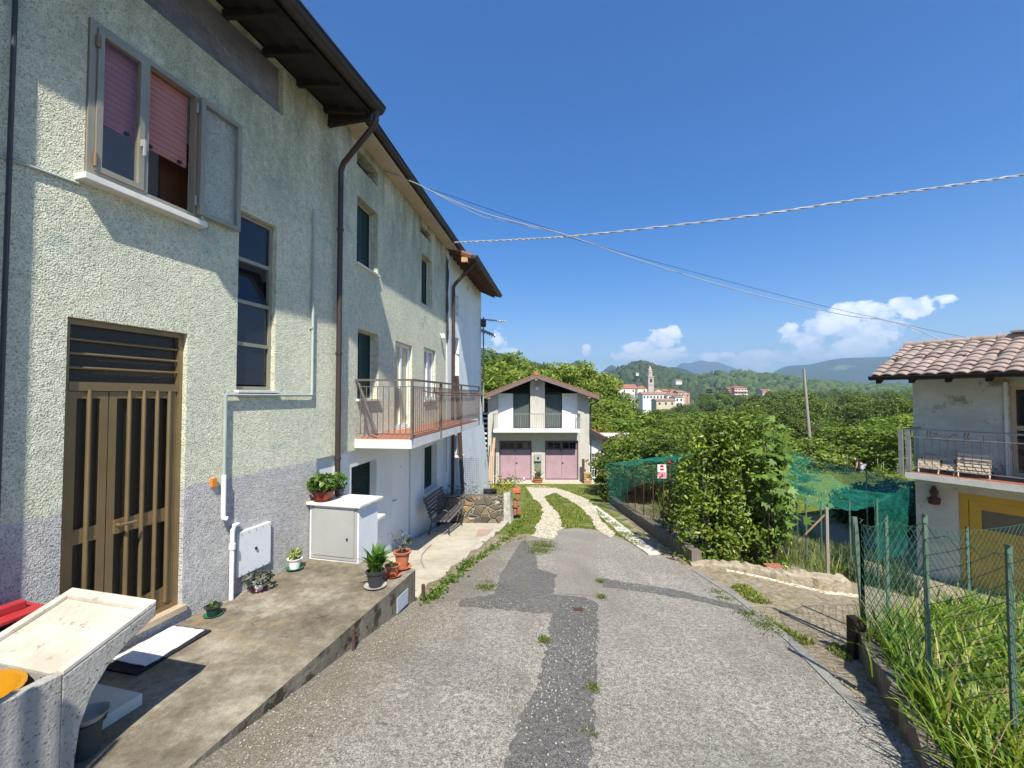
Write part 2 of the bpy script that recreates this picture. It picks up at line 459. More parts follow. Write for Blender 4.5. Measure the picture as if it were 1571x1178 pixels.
m, nt, b, out = newmat('earth_and_grass'); g = NG(nt); p = g.pos(); xyz = g.sep(p)
soil = g.ramp(g.noise(p, 14, 8, .75), [(.3, (.12, .095, .06)), (.5, (.29, .24, .165)), (.68, (.46, .40, .30))])
stones = g.maprange(g.voro(p, 34), .0, .28, 1, 0); soil = g.mix(g.math('MULTIPLY', stones, g.maprange(g.noise(p, 3, 3), .45, .6)), soil, (.40, .36, .29))
grass = g.ramp(g.noise(p, 5, 7, .7), [(.3, (.05, .075, .014)), (.5, (.12, .16, .026)), (.7, (.22, .225, .06))])
fields = g.ramp(g.noise(p, .012, 3, .5), [(.35, (.035, .062, .018)), (.5, (.075, .115, .03)), (.62, (.12, .15, .045)), (.7, (.2, .19, .08))], 'LINEAR')
a = g.n('ShaderNodeAttribute'); a.attribute_name = 'grassy'
f = g.math('ADD', a.outputs['Fac'], g.math('MULTIPLY', g.math('SUBTRACT', g.noise(p, 2.2, 6, .7), .5), 1.3))
c = g.mix(g.maprange(f, .42, .58), soil, grass)
c = g.mix(g.maprange(xyz[1], 60, 180), c, fields)
g.l(c, b.inputs['Base Color']); b.inputs['Roughness'].default_value = .95; b.inputs['Specular IOR Level'].default_value = .1
g.l(g.bump(g.noise(p, 30, 6, .7), .8, .03), b.inputs['Normal'])
M['earth'] = m
go = npmesh('ground', V, Fq, M['earth'], None, base=(0, 0, 0), smooth=True); tag(go, kind='structure')
gr = np.where(GY < 27, 0.62 * sst(GY, 8.6, 10), 1.0)
right = (GX > xr(GY) - .2)
gr = np.where(right & (GY < 7.6), .30, gr)
gr = np.where(right & (GY >= 7.6) & (GY < 16), .42, gr)
gr = np.where(right & (GY >= 16), .85, gr)
gr = np.where((GX > 7) & (GY < 14) , .1, gr)
at = go.data.attributes.new('grassy', 'FLOAT', 'POINT'); at.data.foreach_set('value', gr.ravel().astype(np.float32))

# ------------------------------------------------------------------ thin sheets on the road plane
def jitter(poly, step, amp, seed):
    rr = random.Random(seed); out = []
    n = len(poly)
    for k in range(n):
        a, b_ = Vector(poly[k]), Vector(poly[(k + 1) % n]); L = (b_ - a).length; m_ = max(1, int(L / step))
        for j in range(m_):
            q = a.lerp(b_, j / m_)
            out.append(Vector((q.x + rr.uniform(-amp, amp), q.y + rr.uniform(-amp, amp), 0)))
    return out
def sheet(name, pts, up, mt, step=.2, amp=.02, seed=1):
    step, amp = (step * .5, amp * 1.25) if 'patch' in name else (step, amp)
    P2 = jitter([(p[0], p[1], 0) for p in pts], step, amp, seed)
    mb = MB(); mb.poly([(q.x, q.y, -1.8 - .132 * q.y + up) for q in P2])
    o = obj(name, mb, mt); return tag(o, kind='structure')

def asphalt(name, c0, c1, c2, stone, speck, scale=70, moss=.3):
    m, nt, b, out = newmat(name); g = NG(nt); p = g.pos()
    big = g.noise(p, .9, 5, .6)
    n1 = g.noise(p, scale * 1.9, 4, .75); n2 = g.noise(p, scale * .55, 4, .7)
    mm = g.math('ADD', g.math('MULTIPLY', n1, .68), g.math('MULTIPLY', n2, .32))
    c = g.ramp(mm, [(.40, c0), (.495, c1), (.585, c2)])
    vs = g.voro(p, 70); ws = g.maprange(vs, .12, .22, 1, 0)
    c = g.mix(g.math('MULTIPLY', ws, g.maprange(g.noise(p, 23, 2), .58 - speck, .62 - speck, 0, 1)), c, stone)
    c = g.mix(g.maprange(big, .35, .7, 0, .45), c, tuple(x * .6 for x in c1))
    mo = g.math('MULTIPLY', g.maprange(g.noise(p, .75, 7, .72), .60, .72, 0, moss), g.maprange(n1, .35, .55))
    c = g.mix(mo, c, (.095, .08, .032))
    xy = g.sep(p); dl = g.math('SUBTRACT', xy[0], g.math('ADD', g.math('MULTIPLY', xy[1], .225), -2.39))
    ed = g.math('ADD', dl, g.math('MULTIPLY', g.math('SUBTRACT', g.noise(p, 2.4, 6, .7), .5), 1.7))
    c = g.mix(g.math('MULTIPLY', g.maprange(ed, .15, 1.0, .85, 0), g.maprange(n1, .36, .6, 1, .45)), c, (.135, .108, .062))
    st = g.noise(g.scale(p, (1.6, .28, 1)), 1.5, 5, .65); c = g.mix(g.maprange(st, .50, .68, 0, .38), c, (.17, .15, .12))
    # hairline cracks
    cr = g.voro(g.scale(p, (1, 1, 0)), .55, 'DISTANCE_TO_EDGE'); cr2 = g.math('ADD', cr, g.math('MULTIPLY', g.noise(p, 7, 4), .035))
    c = g.mix(g.maprange(cr2, .0125, .018, .45, 0), c, (.03, .028, .024))
    g.l(c, b.inputs['Base Color']); b.inputs['Roughness'].default_value = .93; b.inputs['Specular IOR Level'].default_value = .2
    hh = g.math('ADD', mm, g.math('MULTIPLY', ws, .25))
    g.l(g.bump(hh, .9, .012), b.inputs['Normal'])
    return m
M['asphalt'] = asphalt('coarse_worn_asphalt', (.088, .080, .068), (.262, .242, .208), (.53, .495, .435), (.74, .70, .63), .16, 46)
M['asphalt_dark'] = asphalt('dark_trench_asphalt', (.045, .043, .041), (.128, .122, .115), (.27, .26, .245), (.58, .57, .55), .08, 55, .12)
M['asphalt_smooth'] = asphalt('smooth_grey_asphalt', (.15, .135, .118), (.275, .25, .215), (.39, .36, .315), (.5, .48, .44), -.02, 60, .1)
rp = lambda px, py: tuple(road_pt(px, py))[:2]
Ys = np.linspace(-5, 5.3, 12)
left = [(float(xl(y)) - .03, float(y)) for y in Ys] + [rp(660, 925), rp(700, 888), rp(738, 862), rp(775, 834), rp(800, 823)]
end = [rp(x, y) for x, y in ((822, 820), (845, 824), (858, 813), (885, 810), (920, 814), (950, 824), (975, 838), (992, 850))]
rightp = [rp(x, y) for x, y in ((1015, 852), (1060, 872), (1130, 915), (1210, 980), (1300, 1068))] + [(2.40, 2.4), (1.75, 1.3), (1.5, 0), (1.4, -5)]
o = sheet('road', left + end + rightp, .006, M['asphalt'], .25, .02, 3)
P = lambda *a: [rp(x, y) for x, y in a]
sheet('road_patch_trench', P((705, 930), (825, 941), (846, 941), (839, 992), (825, 1054), (794, 1109), (777, 1178), (765, 1260), (903, 1260), (904, 1178), (915, 1013), (918, 927), (900, 918), (849, 913), (853, 882), (825, 874), (822, 851), (805, 828), (795, 838), (787, 851), (767, 882), (760, 913), (708, 920)), .010, M['asphalt_dark'], .12, .018, 4)
sheet('road_patch_crossing', P((921, 888), (1023, 903), (1141, 931), (1150, 940), (1135, 938), (1068, 922), (998, 910), (924, 901)), .010, M['asphalt_dark'], .12, .018, 5)
sheet('road_patch_smooth', P((855, 818), (885, 815), (914, 819), (918, 870), (917, 921), (905, 915), (852, 911), (856, 882), (848, 848)), .0105, M['asphalt_smooth'], .12, .012, 6)
M['asphalt_mid'] = asphalt('patched_grey_asphalt', (.068, .06, .052), (.225, .208, .182), (.46, .43, .385), (.62, .59, .54), .10, 52, .3)
sheet('road_patch_worn', P((588, 1010), (630, 992), (740, 1005), (812, 1040), (795, 1075), (700, 1056), (620, 1040)), .009, M['asphalt_mid'], .12, .02, 7)
sheet('road_patch_corner', P((668, 925), (715, 880), (765, 850), (775, 868), (750, 905), (720, 918)), .009, M['asphalt_mid'], .12, .02, 8)

m, nt, b, out = newmat('pale_gravel'); g = NG(nt); p = g.pos()
vv = g.voro(p, 22, 'F1', 'Color'); vd = g.voro(p, 22)
c = g.ramp(g.sep(vv)[0], [(0, (.62, .55, .41)), (.6, (.80, .73, .57)), (1, (.88, .84, .72))])
c = g.mix(g.maprange(vd, .35, .65), c, (.36, .30, .19))
c = g.mix(g.maprange(g.noise(p, 1.6, 6, .75), .60, .72, 0, .6), c, (.085, .11, .03))
g.l(c, b.inputs['Base Color']); b.inputs['Roughness'].default_value = .95
g.l(g.bump(g.math('MULTIPLY', vd, -1), 1, .03), b.inputs['Normal']); M['gravel'] = m
sheet('gravel_path', P((806, 746), (818, 764), (830, 774), (833, 787), (825, 807), (816, 823), (846, 828), (864, 811), (859, 793), (847, 778), (834, 763), (852, 756), (873, 767), (893, 780), (903, 792), (917, 814), (939, 826), (946, 821), (919, 794), (914, 778), (899, 765), (873, 755), (850, 748), (825, 744)), .012, M['gravel'], .25, .05, 9)

M['kerb'] = pm('white_worn_kerb', (.70, .67, .60), (.46, .43, .36), 5, .9, .6, 25, .03, spots=(.10, .09, .075), spot_scale=6, spot_at=.56)
mb = MB()
K = [rp(x, y) for x, y in ((914, 776), (940, 795), (975, 823), (1014, 851), (995, 852), (962, 829), (930, 801), (908, 781))]
mb.prism([(x, y, -1.8 - .132 * y - .1) for x, y in jitter([(a, c, 0) for a, c in K], .2, .02, 4) for x, y in [(x, y)]] if False else [(q.x, q.y, -1.8 - .132 * q.y - .1) for q in jitter([(a, c, 0) for a, c in K], .25, .015, 4)], (0, 0, .125))
tag(obj('kerb', mb, M['kerb']), kind='structure')
mb = MB()    # narrow drain strip along the right edge of the asphalt
line = [road_pt(x, y) for x, y in ((1064, 874), (1130, 916), (1210, 981), (1300, 1070), (1345, 1115))]
for a_, b_ in zip(line[:-1], line[1:]):
    d = (b_ - a_).normalized(); nrm = Vector((d.y, -d.x, 0)).normalized() * .045
    mb.hexa([a_ - nrm - Vector((0, 0, .03)), b_ - nrm - Vector((0, 0, .03)), b_ + nrm - Vector((0, 0, .03)), a_ + nrm - Vector((0, 0, .03)),
             a_ - nrm + Vector((0, 0, .014)), b_ - nrm + Vector((0, 0, .014)), b_ + nrm + Vector((0, 0, .014)), a_ + nrm + Vector((0, 0, .014))])
tag(obj('drain_channel', mb, pm('drain_concrete', (.30, .29, .26), (.18, .175, .155), 12, .9, .5, 60, .01)), kind='structure')

# ------------------------------------------------------------------ porch slab and patio
def concrete(name, c1, c2, c3, stain):
    m, nt, b, out = newmat(name); g = NG(nt); p = g.pos()
    n1 = g.noise(p, 1.4, 7, .68); n2 = g.noise(p, 9, 6, .75)
    c = g.ramp(g.math('ADD', g.math('MULTIPLY', n1, .65), g.math('MULTIPLY', n2, .35)), [(.36, c1), (.5, c2), (.62, c3)])
    c = g.mix(g.maprange(g.noise(p, 2.6, 6, .75), .56, .68, 0, .8), c, stain)
    c = g.mix(g.maprange(g.noise(p, 120, 3, .6), .55, .7, 0, .5), c, tuple(x * .45 for x in c1))
    cr = g.voro(g.scale(p, (1, 1, .2)), .75, 'DISTANCE_TO_EDGE'); cr2 = g.math('ADD', cr, g.math('MULTIPLY', g.noise(p, 6, 4), .04))
    c = g.mix(g.maprange(cr2, .0145, .020, .6, 0), c, (.04, .035, .028))
    g.l(c, b.inputs['Base Color']); b.inputs['Roughness'].default_value = .93; b.inputs['Specular IOR Level'].default_value = .2
    g.l(g.bump(g.noise(p, 70, 6, .7), .7, .01), b.inputs['Normal'])
    return m
M['porch'] = concrete('mossy_porch_concrete', (.085, .070, .048), (.195, .168, .125), (.36, .32, .25), (.30, .215, .11))
M['porchside'] = pm('dirty_slab_side', (.26, .23, .175), (.09, .075, .05), 3.5, .95, .7, 30, .02, spots=(.05, .04, .025), spot_scale=6, spot_at=.52, stretch=(1, 1, .4))
M['patio'] = concrete('pale_patio_concrete', (.36, .32, .24), (.46, .415, .325), (.54, .495, .40), (.33, .275, .18))
zp = lambda y: -2.105 - .012 * (y - 3)
pl = [(float(xl(y)) , float(y)) for y in np.linspace(-3, 5.35, 14)]
pl = [(x + random.Random(k).uniform(-.015, .015), y) for k, (x, y) in enumerate(pl)]
back = [(-4.12 + .25 * 6.45 - .3, 6.45), (-4.12 + .25 * -3 - .3, -3.0)]
mb = MB(); mb.poly([(x, y, zp(y)) for x, y in pl + [(-1.19, 5.36)] + [(-2.55, 6.3)] + back])
tag(obj('porch_floor', mb, M['porch']), kind='structure')
mb = MB(); e = pl + [(-1.19, 5.36), (-2.50, 6.36)]
for (x0, y0), (x1, y1) in zip(e[:-1], e[1:]):
    mb.poly([(x0, y0, zp(y0) - .9), (x1, y1, zp(y1) - .9), (x1, y1, zp(y1)), (x0, y0, zp(y0))])
tag(obj('porch_kerb', mb, M['porchside']), kind='structure')
zpa = lambda y: -1.975 - .118 * y
pe = [(-1.19, 5.45), (-1.20, 5.9), (-1.0, 6.87), (-.78, 7.9), (-.45, 9.4), (-.10, 11.3)]
mb = MB()
mb.prism([(x, y, zpa(y) - .35) for x, y in pe + [(-1.75, 11.5), (-2.7, 5.6)]], (0, 0, .35))
tag(obj('patio_floor', mb, M['patio']), kind='structure')
mb = MB()
for (x0, y0), (x1, y1) in zip(pe[3:-1], pe[4:]):
    mb.hexa([(x0 - .16, y0, zpa(y0) - .3), (x0 + .02, y0, zpa(y0) - .3), (x1 + .02, y1, zpa(y1) - .3), (x1 - .16, y1, zpa(y1) - .3),
             (x0 - .16, y0, zpa(y0) + .004), (x0 + .02, y0, zpa(y0) + .004), (x1 + .02, y1, zpa(y1) + .07), (x1 - .16, y1, zpa(y1) + .07)])
tag(obj('patio_kerb', mb, pm('worn_patio_kerb', (.52, .48, .40), (.34, .31, .25), 5, .92, .6, 25, .02, spots=(.16, .14, .1), spot_scale=6, spot_at=.6)), kind='structure')
mb = MB()
for w_, h_, up in ((.26, .22, .004), (.19, .15, .008)):
    c0 = atz(749, 816, zpa(9.9)); mb.poly([(c0.x - w_, c0.y - h_ * 2, zpa(c0.y - h_ * 2) + up), (c0.x + w_, c0.y - h_ * 2 + .1, zpa(c0.y - h_ * 2 + .1) + up), (c0.x + w_, c0.y + h_ * 2, zpa(c0.y + h_ * 2) + up), (c0.x - w_, c0.y + h_ * 2, zpa(c0.y + h_ * 2) + up)])
tag(obj('patio_drain_cover', mb, pm('reddish_cover', (.42, .30, .24), (.36, .25, .2), 8, .9, .3)), kind='structure')
# ------------------------------------------------------------------ house with green stucco (left)
F1 = Frame(-4.12, 0, 164.5 / 660, 1)
F2 = Frame(-3.327, 0, 81.5 / 660, 1)
h1 = lambda x, y, t=0: F1.hit(x, y, t)
h2 = lambda x, y, t=0: F2.hit(x, y, t)
S1 = lambda x, t=0: F1.hit(x, 610, t)[0]
S2 = lambda x, t=0: F2.hit(x, 610, t)[0]
def pbox(name, F, s0, s1, t0, t1, z0, z1, mt, parent, bevel=0):
    return obj(name, MB().fbox(F, s0, s1, t0, t1, z0, z1), mt, parent, bevel=bevel)
def frame4(mb, F, s0, s1, z0, z1, w, t0, t1):
    """rectangular frame of four bars butted end to end"""
    mb.fbox(F, s0, s0 + w, t0, t1, z0, z1); mb.fbox(F, s1 - w, s1, t0, t1, z0, z1)
    mb.fbox(F, s0 + w, s1 - w, t0, t1, z0, z0 + w); mb.fbox(F, s0 + w, s1 - w, t0, t1, z1 - w, z1)
    return mb

J1 = S1(519); ZT1 = 4.07; NEAR = 1.75
wa0, wa1, wz0, wz1 = S1(119), S1(296), 1.72, 2.965
nb0, nb1, nz0, nz1 = S1(362), S1(421), .07, 2.04
db0, db1 = S1(100), S1(286); dz0, dz1 = -1.985, h1(200, 499)[1]
pw0, pz1 = S1(487), -.85
tp1, tz0 = S1(428), 3.45
gh = thing('terraced_house', 'pale green rough stucco house with lilac plinth, gold barred door and pink roller shutters', 'house', tuple(F1.P(0, 0, -2.3)))
holes = [(wa0, wa1, wz0, wz1), (nb0, nb1, nz0, nz1), (db0, db1, dz0, dz1), (pw0, J1 + .01, -2.6, pz1), (NEAR + .1, tp1, tz0, ZT1 - .001)]
mb = MB().wall(F1, NEAR, J1, -2.6, ZT1, holes[:3] + holes[4:], .22)
mb = MB()
mb.wall(F1, NEAR, pw0, -2.6, ZT1, [h for h in holes if h[0] < pw0 and h is not holes[3]], .12)
mb.wall(F1, pw0, J1, pz1, ZT1, [], .1)
# returns of the thicker stucco at the smooth white part
mb.poly([F1.P(pw0, 0, -2.6), F1.P(pw0, -.05, -2.6), F1.P(pw0, -.05, pz1), F1.P(pw0, 0, pz1)])
mb.poly([F1.P(pw0, 0, pz1), F1.P(pw0, -.05, pz1), F1.P(J1, -.05, pz1), F1.P(J1, 0, pz1)])
obj('wall', mb, M['stucco'], gh)
# hidden sides of the body: ends, back, ceiling
mb = MB()
mb.poly([F1.P(NEAR, 0, -2.6), F1.P(NEAR, -8, -2.6), F1.P(NEAR, -8, ZT1), F1.P(NEAR, -4, 5.4), F1.P(NEAR, 0, ZT1)])
mb.poly([F1.P(J1, -.01, -2.6), F1.P(J1, -8, -2.6), F1.P(J1, -8, ZT1), F1.P(J1, -4, 5.4), F1.P(J1, -.01, ZT1)])
mb.poly([F1.P(NEAR, -8, -2.6), F1.P(J1, -8, -2.6), F1.P(J1, -8, ZT1), F1.P(NEAR, -8, ZT1)])
mb.poly([F1.P(NEAR, -.2, 1.4), F1.P(J1, -.2, 1.4), F1.P(J1, -8, 1.4), F1.P(NEAR, -8, 1.4)])
obj('rear_wall', mb, M['plaster_old'], gh)
pbox('plinth_wall', F1, pw0 + .002, J1 + .02, -.30, -.05, -2.6, pz1 - .002, M['plaster'], gh)
# projecting bay nearer the street corner (just outside the frame; it shades the wall)
obj('bay', MB().fbox(F1, -5.5, NEAR - .005, -6, .56, -2.6, 4.0), M['stucco'], gh)
# attic opening closed with plastic sheet
mb = MB(); n_ = 26
V_ = []; a0, a1 = NEAR + .1, tp1
for j in range(7):
    for i in range(n_ + 1):
        s = a0 + (a1 - a0) * i / n_; z = tz0 + (ZT1 - tz0) * j / 6
        V_.append(tuple(F1.P(s, -.075 + .022 * math.sin(i * 1.7 + j * .9) * math.sin(j * 1.1 + i * .3), z)))
mb.v = V_; mb.f = [(j * (n_ + 1) + i, j * (n_ + 1) + i + 1, (j + 1) * (n_ + 1) + i + 1, (j + 1) * (n_ + 1) + i) for j in range(6) for i in range(n_)]
obj('plastic_sheet', mb, M['tarp'], gh, smooth=True)
# roof: near run starts beyond the frame, slab from gutter line up to the ridge
EV, ZG = .73, 3.86
re0, re1 = 2.60, S1(571, EV)
def roofslab(F, s0, s1, t0, z0, t1, z1, th=.10):
    return MB().hexa([F.P(s0, t0, z0), F.P(s1, t0, z0), F.P(s1, t1, z1), F.P(s0, t1, z1), F.P(s0, t0, z0 + th), F.P(s1, t0, z0 + th), F.P(s1, t1, z1 + th), F.P(s0, t1, z1 + th)])
rf = obj('roof', roofslab(F1, re0, re1, EV - .03, ZG + .06, -4, 5.42), M['darkwood'], gh)
obj('roof_tiles', roofslab(F1, re0, re1 + .02, EV, ZG + .17, -4, 5.53, .06), M['red_tile'], gh)
obj('roof_slope', roofslab(F1, re0, re1, -4, 5.42, -8.3, 3.9, .16), M['red_tile'], gh)
obj('bay_roof', roofslab(F1, -5.6, re0 - .01, .51, 3.92, -4, 5.42, .16), M['red_tile'], gh)
for k in range(9):
    s = re1 - .10 - k * .52
    if s < re0: break
    mb = MB(); a, c = F1.P(s, EV - .06, ZG - .03), F1.P(s, -.02, 4.07)
    mb.hexa([F1.P(s - .03, EV - .09, ZG + .01), F1.P(s + .03, EV - .09, ZG + .01), F1.P(s + .03, -.03, ZT1 - .07), F1.P(s - .03, -.03, ZT1 - .07),
             F1.P(s - .03, EV - .09, ZG + .068), F1.P(s + .03, EV - .09, ZG + .068), F1.P(s + .03, -.03, ZT1 + .015), F1.P(s - .03, -.03, ZT1 + .015)])
    obj('rafter', mb, M['darkwood'], gh)
mb = MB()
for k in range(3):
    t = EV - .12 - k * .24; z = ZG + .045 + (EV - t) * .30
    mb.fbox(F1, re0 + .05, re1 - .05, t - .09, t + .09, z - .015, z + .012)
obj('eave_boards', mb, M['darkwood'], gh)
obj('end_board', MB().fbox(F1, re1 - .035, re1 + .012, -.01, EV - .07, ZG - .02, ZG + .10).fbox(F1, re1 - .03, re1 + .01, -.01, .35, ZG + .1, ZG + .22), M['darkwood'], gh)
def gutter(name, F, s0, s1, t, z, r, mt, parent):
    mb = MB(); n = 9; prof = [(t - r + 2 * r * k / n, z - math.sqrt(max(0, r * r - (-r + 2 * r * k / n) ** 2))) for k in range(n + 1)]
    prof = [(t - r, z + .02)] + prof + [(t + r, z + .025), (t + r + .012, z + .025), (t + r + .012, z)] 
    i = len(mb.v)
    for s in (s0, s1): mb.v += [tuple(F.P(s, a, c)) for a, c in prof]
    m_ = len(prof)
    for k in range(m_ - 1): mb.f.append((k, k + 1, m_ + k + 1, m_ + k))
    mb.poly([F.P(s0, a, c) for a, c in prof]); mb.poly([F.P(s1, a, c) for a, c in prof])
    return obj(name, mb, mt, parent)
gutter('gutter', F1, re0, re1 + .03, EV + .06, ZG + .13, .085, M['copper'], gh)
dps = S1(520, .10)
mb = MB(); gp = F1.P(re1 - .05, EV + .05, ZG + .06)
top = F1.P(dps, .09, 3.28)
mb.path([gp, gp + Vector((0, 0, -.14)), gp + (top - gp) * .12 + Vector((0, 0, -.14)), top + (gp - top) * .08 + Vector((0, 0, .05)), top, F1.P(dps, .09, 3.0), F1.P(dps, .09, 1.0), F1.P(dps, .09, -1.5)], .04, 10)
for z in (2.4, .6, -.9): mb.lathe(F1.P(dps, .09, z), [(.04, 0), (.05, 0), (.05, .03), (.04, .03)], 10)
obj('downpipe', mb, M['pipe'], gh, smooth=True)
obj('corner_pipe', MB().path([F1.P(S1(1, .05), .05, -2.1), F1.P(S1(3, .05), .05, 4.0)], .014, 8), M['charcoal'], gh, smooth=True)
cz = 1.585
obj('wall_cable', MB().path([F1.P(NEAR, .012, cz + .02), F1.P(2.55, .014, cz), F1.P(wa0 - .02, .012, cz + .035)], .011, 6), M['conduit'], gh, smooth=True)

# --- upper window
win = obj('window', frame4(MB(), F1, wa0 + .004, wa1 - .004, wz0 + .004, wz1 - .004, .045, -.05, .018), M['alum'], gh)
mid = S1(211)
obj('mullion', MB().fbox(F1, mid - .012, mid + .024, -.045, .022, wz0 + .05, wz1 - .05), M['alum'], win)
c0, c1 = wa0 + .052, mid - .016
obj('sash', frame4(MB(), F1, c0, c1, wz0 + .052, wz1 - .052, .042, -.02, .034), M['alum'], win)
obj('pane', MB().fbox(F1, c0 + .04, c1 - .04, .002, .008, wz0 + .09, wz1 - .09), M['glass'], win)
m, nt, b, out = newmat('window_glass'); g = NG(nt)
tr = g.n('ShaderNodeBsdfTransparent'); tr.inputs[0].default_value = (.95, .95, .95, 1); gl = g.n('ShaderNodeBsdfGlossy'); gl.inputs['Roughness'].default_value = .02; gl.inputs['Color'].default_value = (.9, .95, 1, 1)
fr = g.n('ShaderNodeLayerWeight'); fr.inputs[0].default_value = .35; mx = g.n('ShaderNodeMixShader')
g.l(g.math('ADD', g.math('MULTIPLY', g.math('POWER', fr.outputs['Facing'], 4.0), .7), .03), mx.inputs[0]); g.l(tr.outputs[0], mx.inputs[1]); g.l(gl.outputs[0], mx.inputs[2]); g.l(mx.outputs[0], out.inputs['Surface'])
M['clearglass'] = m
[o for o in win.children if o.name.startswith('pane')][0].data.materials[0] = m
# pink roller shutters with slot rows
for (a, c, zb) in ((c0 - .01, mid - .014, 2.225), (mid + .026, wa1 - .05, 2.225)):
    mb = MB(); mg = MB(); z = zb; k = 0
    while z < wz1 - .01:
        mb.fbox(F1, a, c, -.105, -.085 + .004 * (k % 2), z, z + .0235); z += .0265; k += 1
    sh = obj('roller_shutter', mb, M['pink'], win)
    [obj('shutter_stop', MB().fbox(F1, q_, q_ + .03, -.085, -.06, zb + .005, zb + .03), M['black'], sh) for q_ in (a + .06, c - .09)]
# open sash folded back flat on the wall
o0, o1 = S1(298, .05), S1(362, .05)
osh = obj('open_sash', frame4(MB(), F1, o0, o1, wz0 + .045, wz1 - .045, .045, .03, .07), M['alum'], gh)
obj('pane', MB().fbox(F1, o0 + .04, o1 - .04, .048, .054, wz0 + .08, wz1 - .08), M['clearglass'], osh)
[obj('hinge', MB().tube(F1.P(o0 - .02, .04, q_), F1.P(o0 - .02, .04, q_ + .1), .014), M['galv'], win) for q_ in (2.75, 1.84)]
[obj('hinge', MB().tube(F1.P(wa0 + .05, .035, q_), F1.P(wa0 + .05, .035, q_ + .1), .014), M['gold'], win) for q_ in (2.75, 1.8)]
obj('handle', MB().fbox(F1, c1 - .035, c1 - .012, .034, .06, 2.14, 2.2).fbox(F1, c1 - .03, c1 - .015, .055, .075, 2.06, 2.2), M['greypaint'], win)
obj('window_stay', MB().path([F1.P(o0 + .04, .05, wz0 + .04), F1.P(o0 + .06, .05, wz0 - .03), F1.P(o0 + .11, .05, wz0 - .04)], .012, 6), M['greypaint'], osh)
obj('window_sill', MB().fbox(F1, wa0 - .06, wa1 + .02, -.1, .115, 1.645, 1.695), M['sill'], gh, bevel=.004)
pbox('curtain_panel', F1, S1(238, -.3), S1(290, -.3), -.33, -.30, 1.5, 2.6, pm('brown_wood_panel', (.16, .065, .028), (.09, .035, .015), 3, .5, .2, 20, stretch=(20, 20, .5)), gh)

# --- tall narrow stair window: four lights, the second tipped open
nw = obj('stair_window', frame4(MB(), F1, nb0 + .003, nb1 - .003, nz0 + .003, nz1 - .003, .04, -.10, -.06), M['alum'], gh)
ph = (nz1 - nz0 - .086) / 4
for k in range(4):
    z0 = nz0 + .043 + k * ph
    if k: obj('transom', MB().fbox(F1, nb0 + .043, nb1 - .043, -.10, -.058, z0 - .02, z0 + .02), M['alum'], nw)
    a, c, d, e = nb0 + .045, nb1 - .045, z0 + .022, z0 + ph - .022
    if k == 2:
        q = MB().hexa([F1.P(a, -.085, d), F1.P(c, -.085, d), F1.P(c, -.079, d), F1.P(a, -.079, d), F1.P(a, -.20, e - .03), F1.P(c, -.20, e - .03), F1.P(c, -.194, e - .03), F1.P(a, -.194, e - .03)])
        obj('tilted_pane', q, M['glass'], nw)
    else:
        obj('pane', MB().fbox(F1, a - .004, c + .004, -.085, -.079, d - .004, e + .004), M['glass'], nw)
obj('window_sill', MB().fbox(F1, nb0 - .015, nb1 + .035, -.1, .05, nz0 - .03, nz0 - .001), M['sill'], nw, bevel=.003)

# --- barred front door
T0 = -.11
dr = obj('door_frame', frame4(MB(), F1, db0 + .002, db1 - .002, dz0 + .03, dz1 - .002, .045, T0, T0 + .06), M['gold'], gh)
zr = h1(200, 588, T0)[1]
obj('transom_rail', MB().fbox(F1, db0 + .047, db1 - .047, T0, T0 + .065, zr - .07, zr), M['gold'], dr)
obj('transom_pane', MB().fbox(F1, db0 + .047, db1 - .047, T0 + .012, T0 + .02, zr, dz1 - .047), M['ribglass'], dr)
for k in range(3):
    z = zr + (dz1 - zr - .05) * (k + 1) / 4
    obj('transom_bar', MB().tube(F1.P(db0 + .047, T0 + .045, z), F1.P(db1 - .047, T0 + .045, z), .011), M['gold'], dr)
sp = S1(160, T0)
zm = -1.08; zlo = dz0 + .08
for (a, c, bars) in ((db0 + .05, sp - .004, [S1(129, T0)]), (sp + .004, db1 - .05, [S1(x, T0) for x in (191, 213.5, 234, 252.5)])):
    lf = obj('door_leaf', frame4(MB(), F1, a, c, zlo, zr - .075, .055, T0 - .002, T0 + .052), M['gold'], dr)
    obj('mid_rail', MB().fbox(F1, a + .055, c - .055, T0, T0 + .05, zm - .06, zm + .055), M['gold'], lf)
    obj('kick_rail', MB().fbox(F1, a + .055, c - .055, T0, T0 + .05, zlo + .055, zlo + .16), M['gold'], lf)
    obj('pane', MB().fbox(F1, a + .05, c - .05, T0 + .012, T0 + .02, zlo + .05, zr - .13), M['ribglass'], lf)
    for x in bars:
        bb = MB().tube(F1.P(x, T0 + .058, zlo + .03), F1.P(x, T0 + .058, zr - .06), .016, 10)
        obj('bar', bb, M['gold'], lf, smooth=True)
obj('handle', MB().fbox(F1, sp + .05, sp + .085, T0 + .05, T0 + .075, zm - .05, zm + .06).tube(F1.P(sp + .068, T0 + .07, zm + .02), F1.P(sp + .068, T0 + .12, zm + .02), .013).tube(F1.P(sp + .07, T0 + .115, zm + .02), F1.P(sp + .19, T0 + .115, zm + .02), .011), M['gold'], dr, smooth=True)
obj('threshold', MB().fbox(F1, db0 - .02, db1 + .03, -.14, .03, dz0 - .03, dz0 + .028), M['beige'], gh, bevel=.004)
mb = MB()
for s in (db0, db1): pass
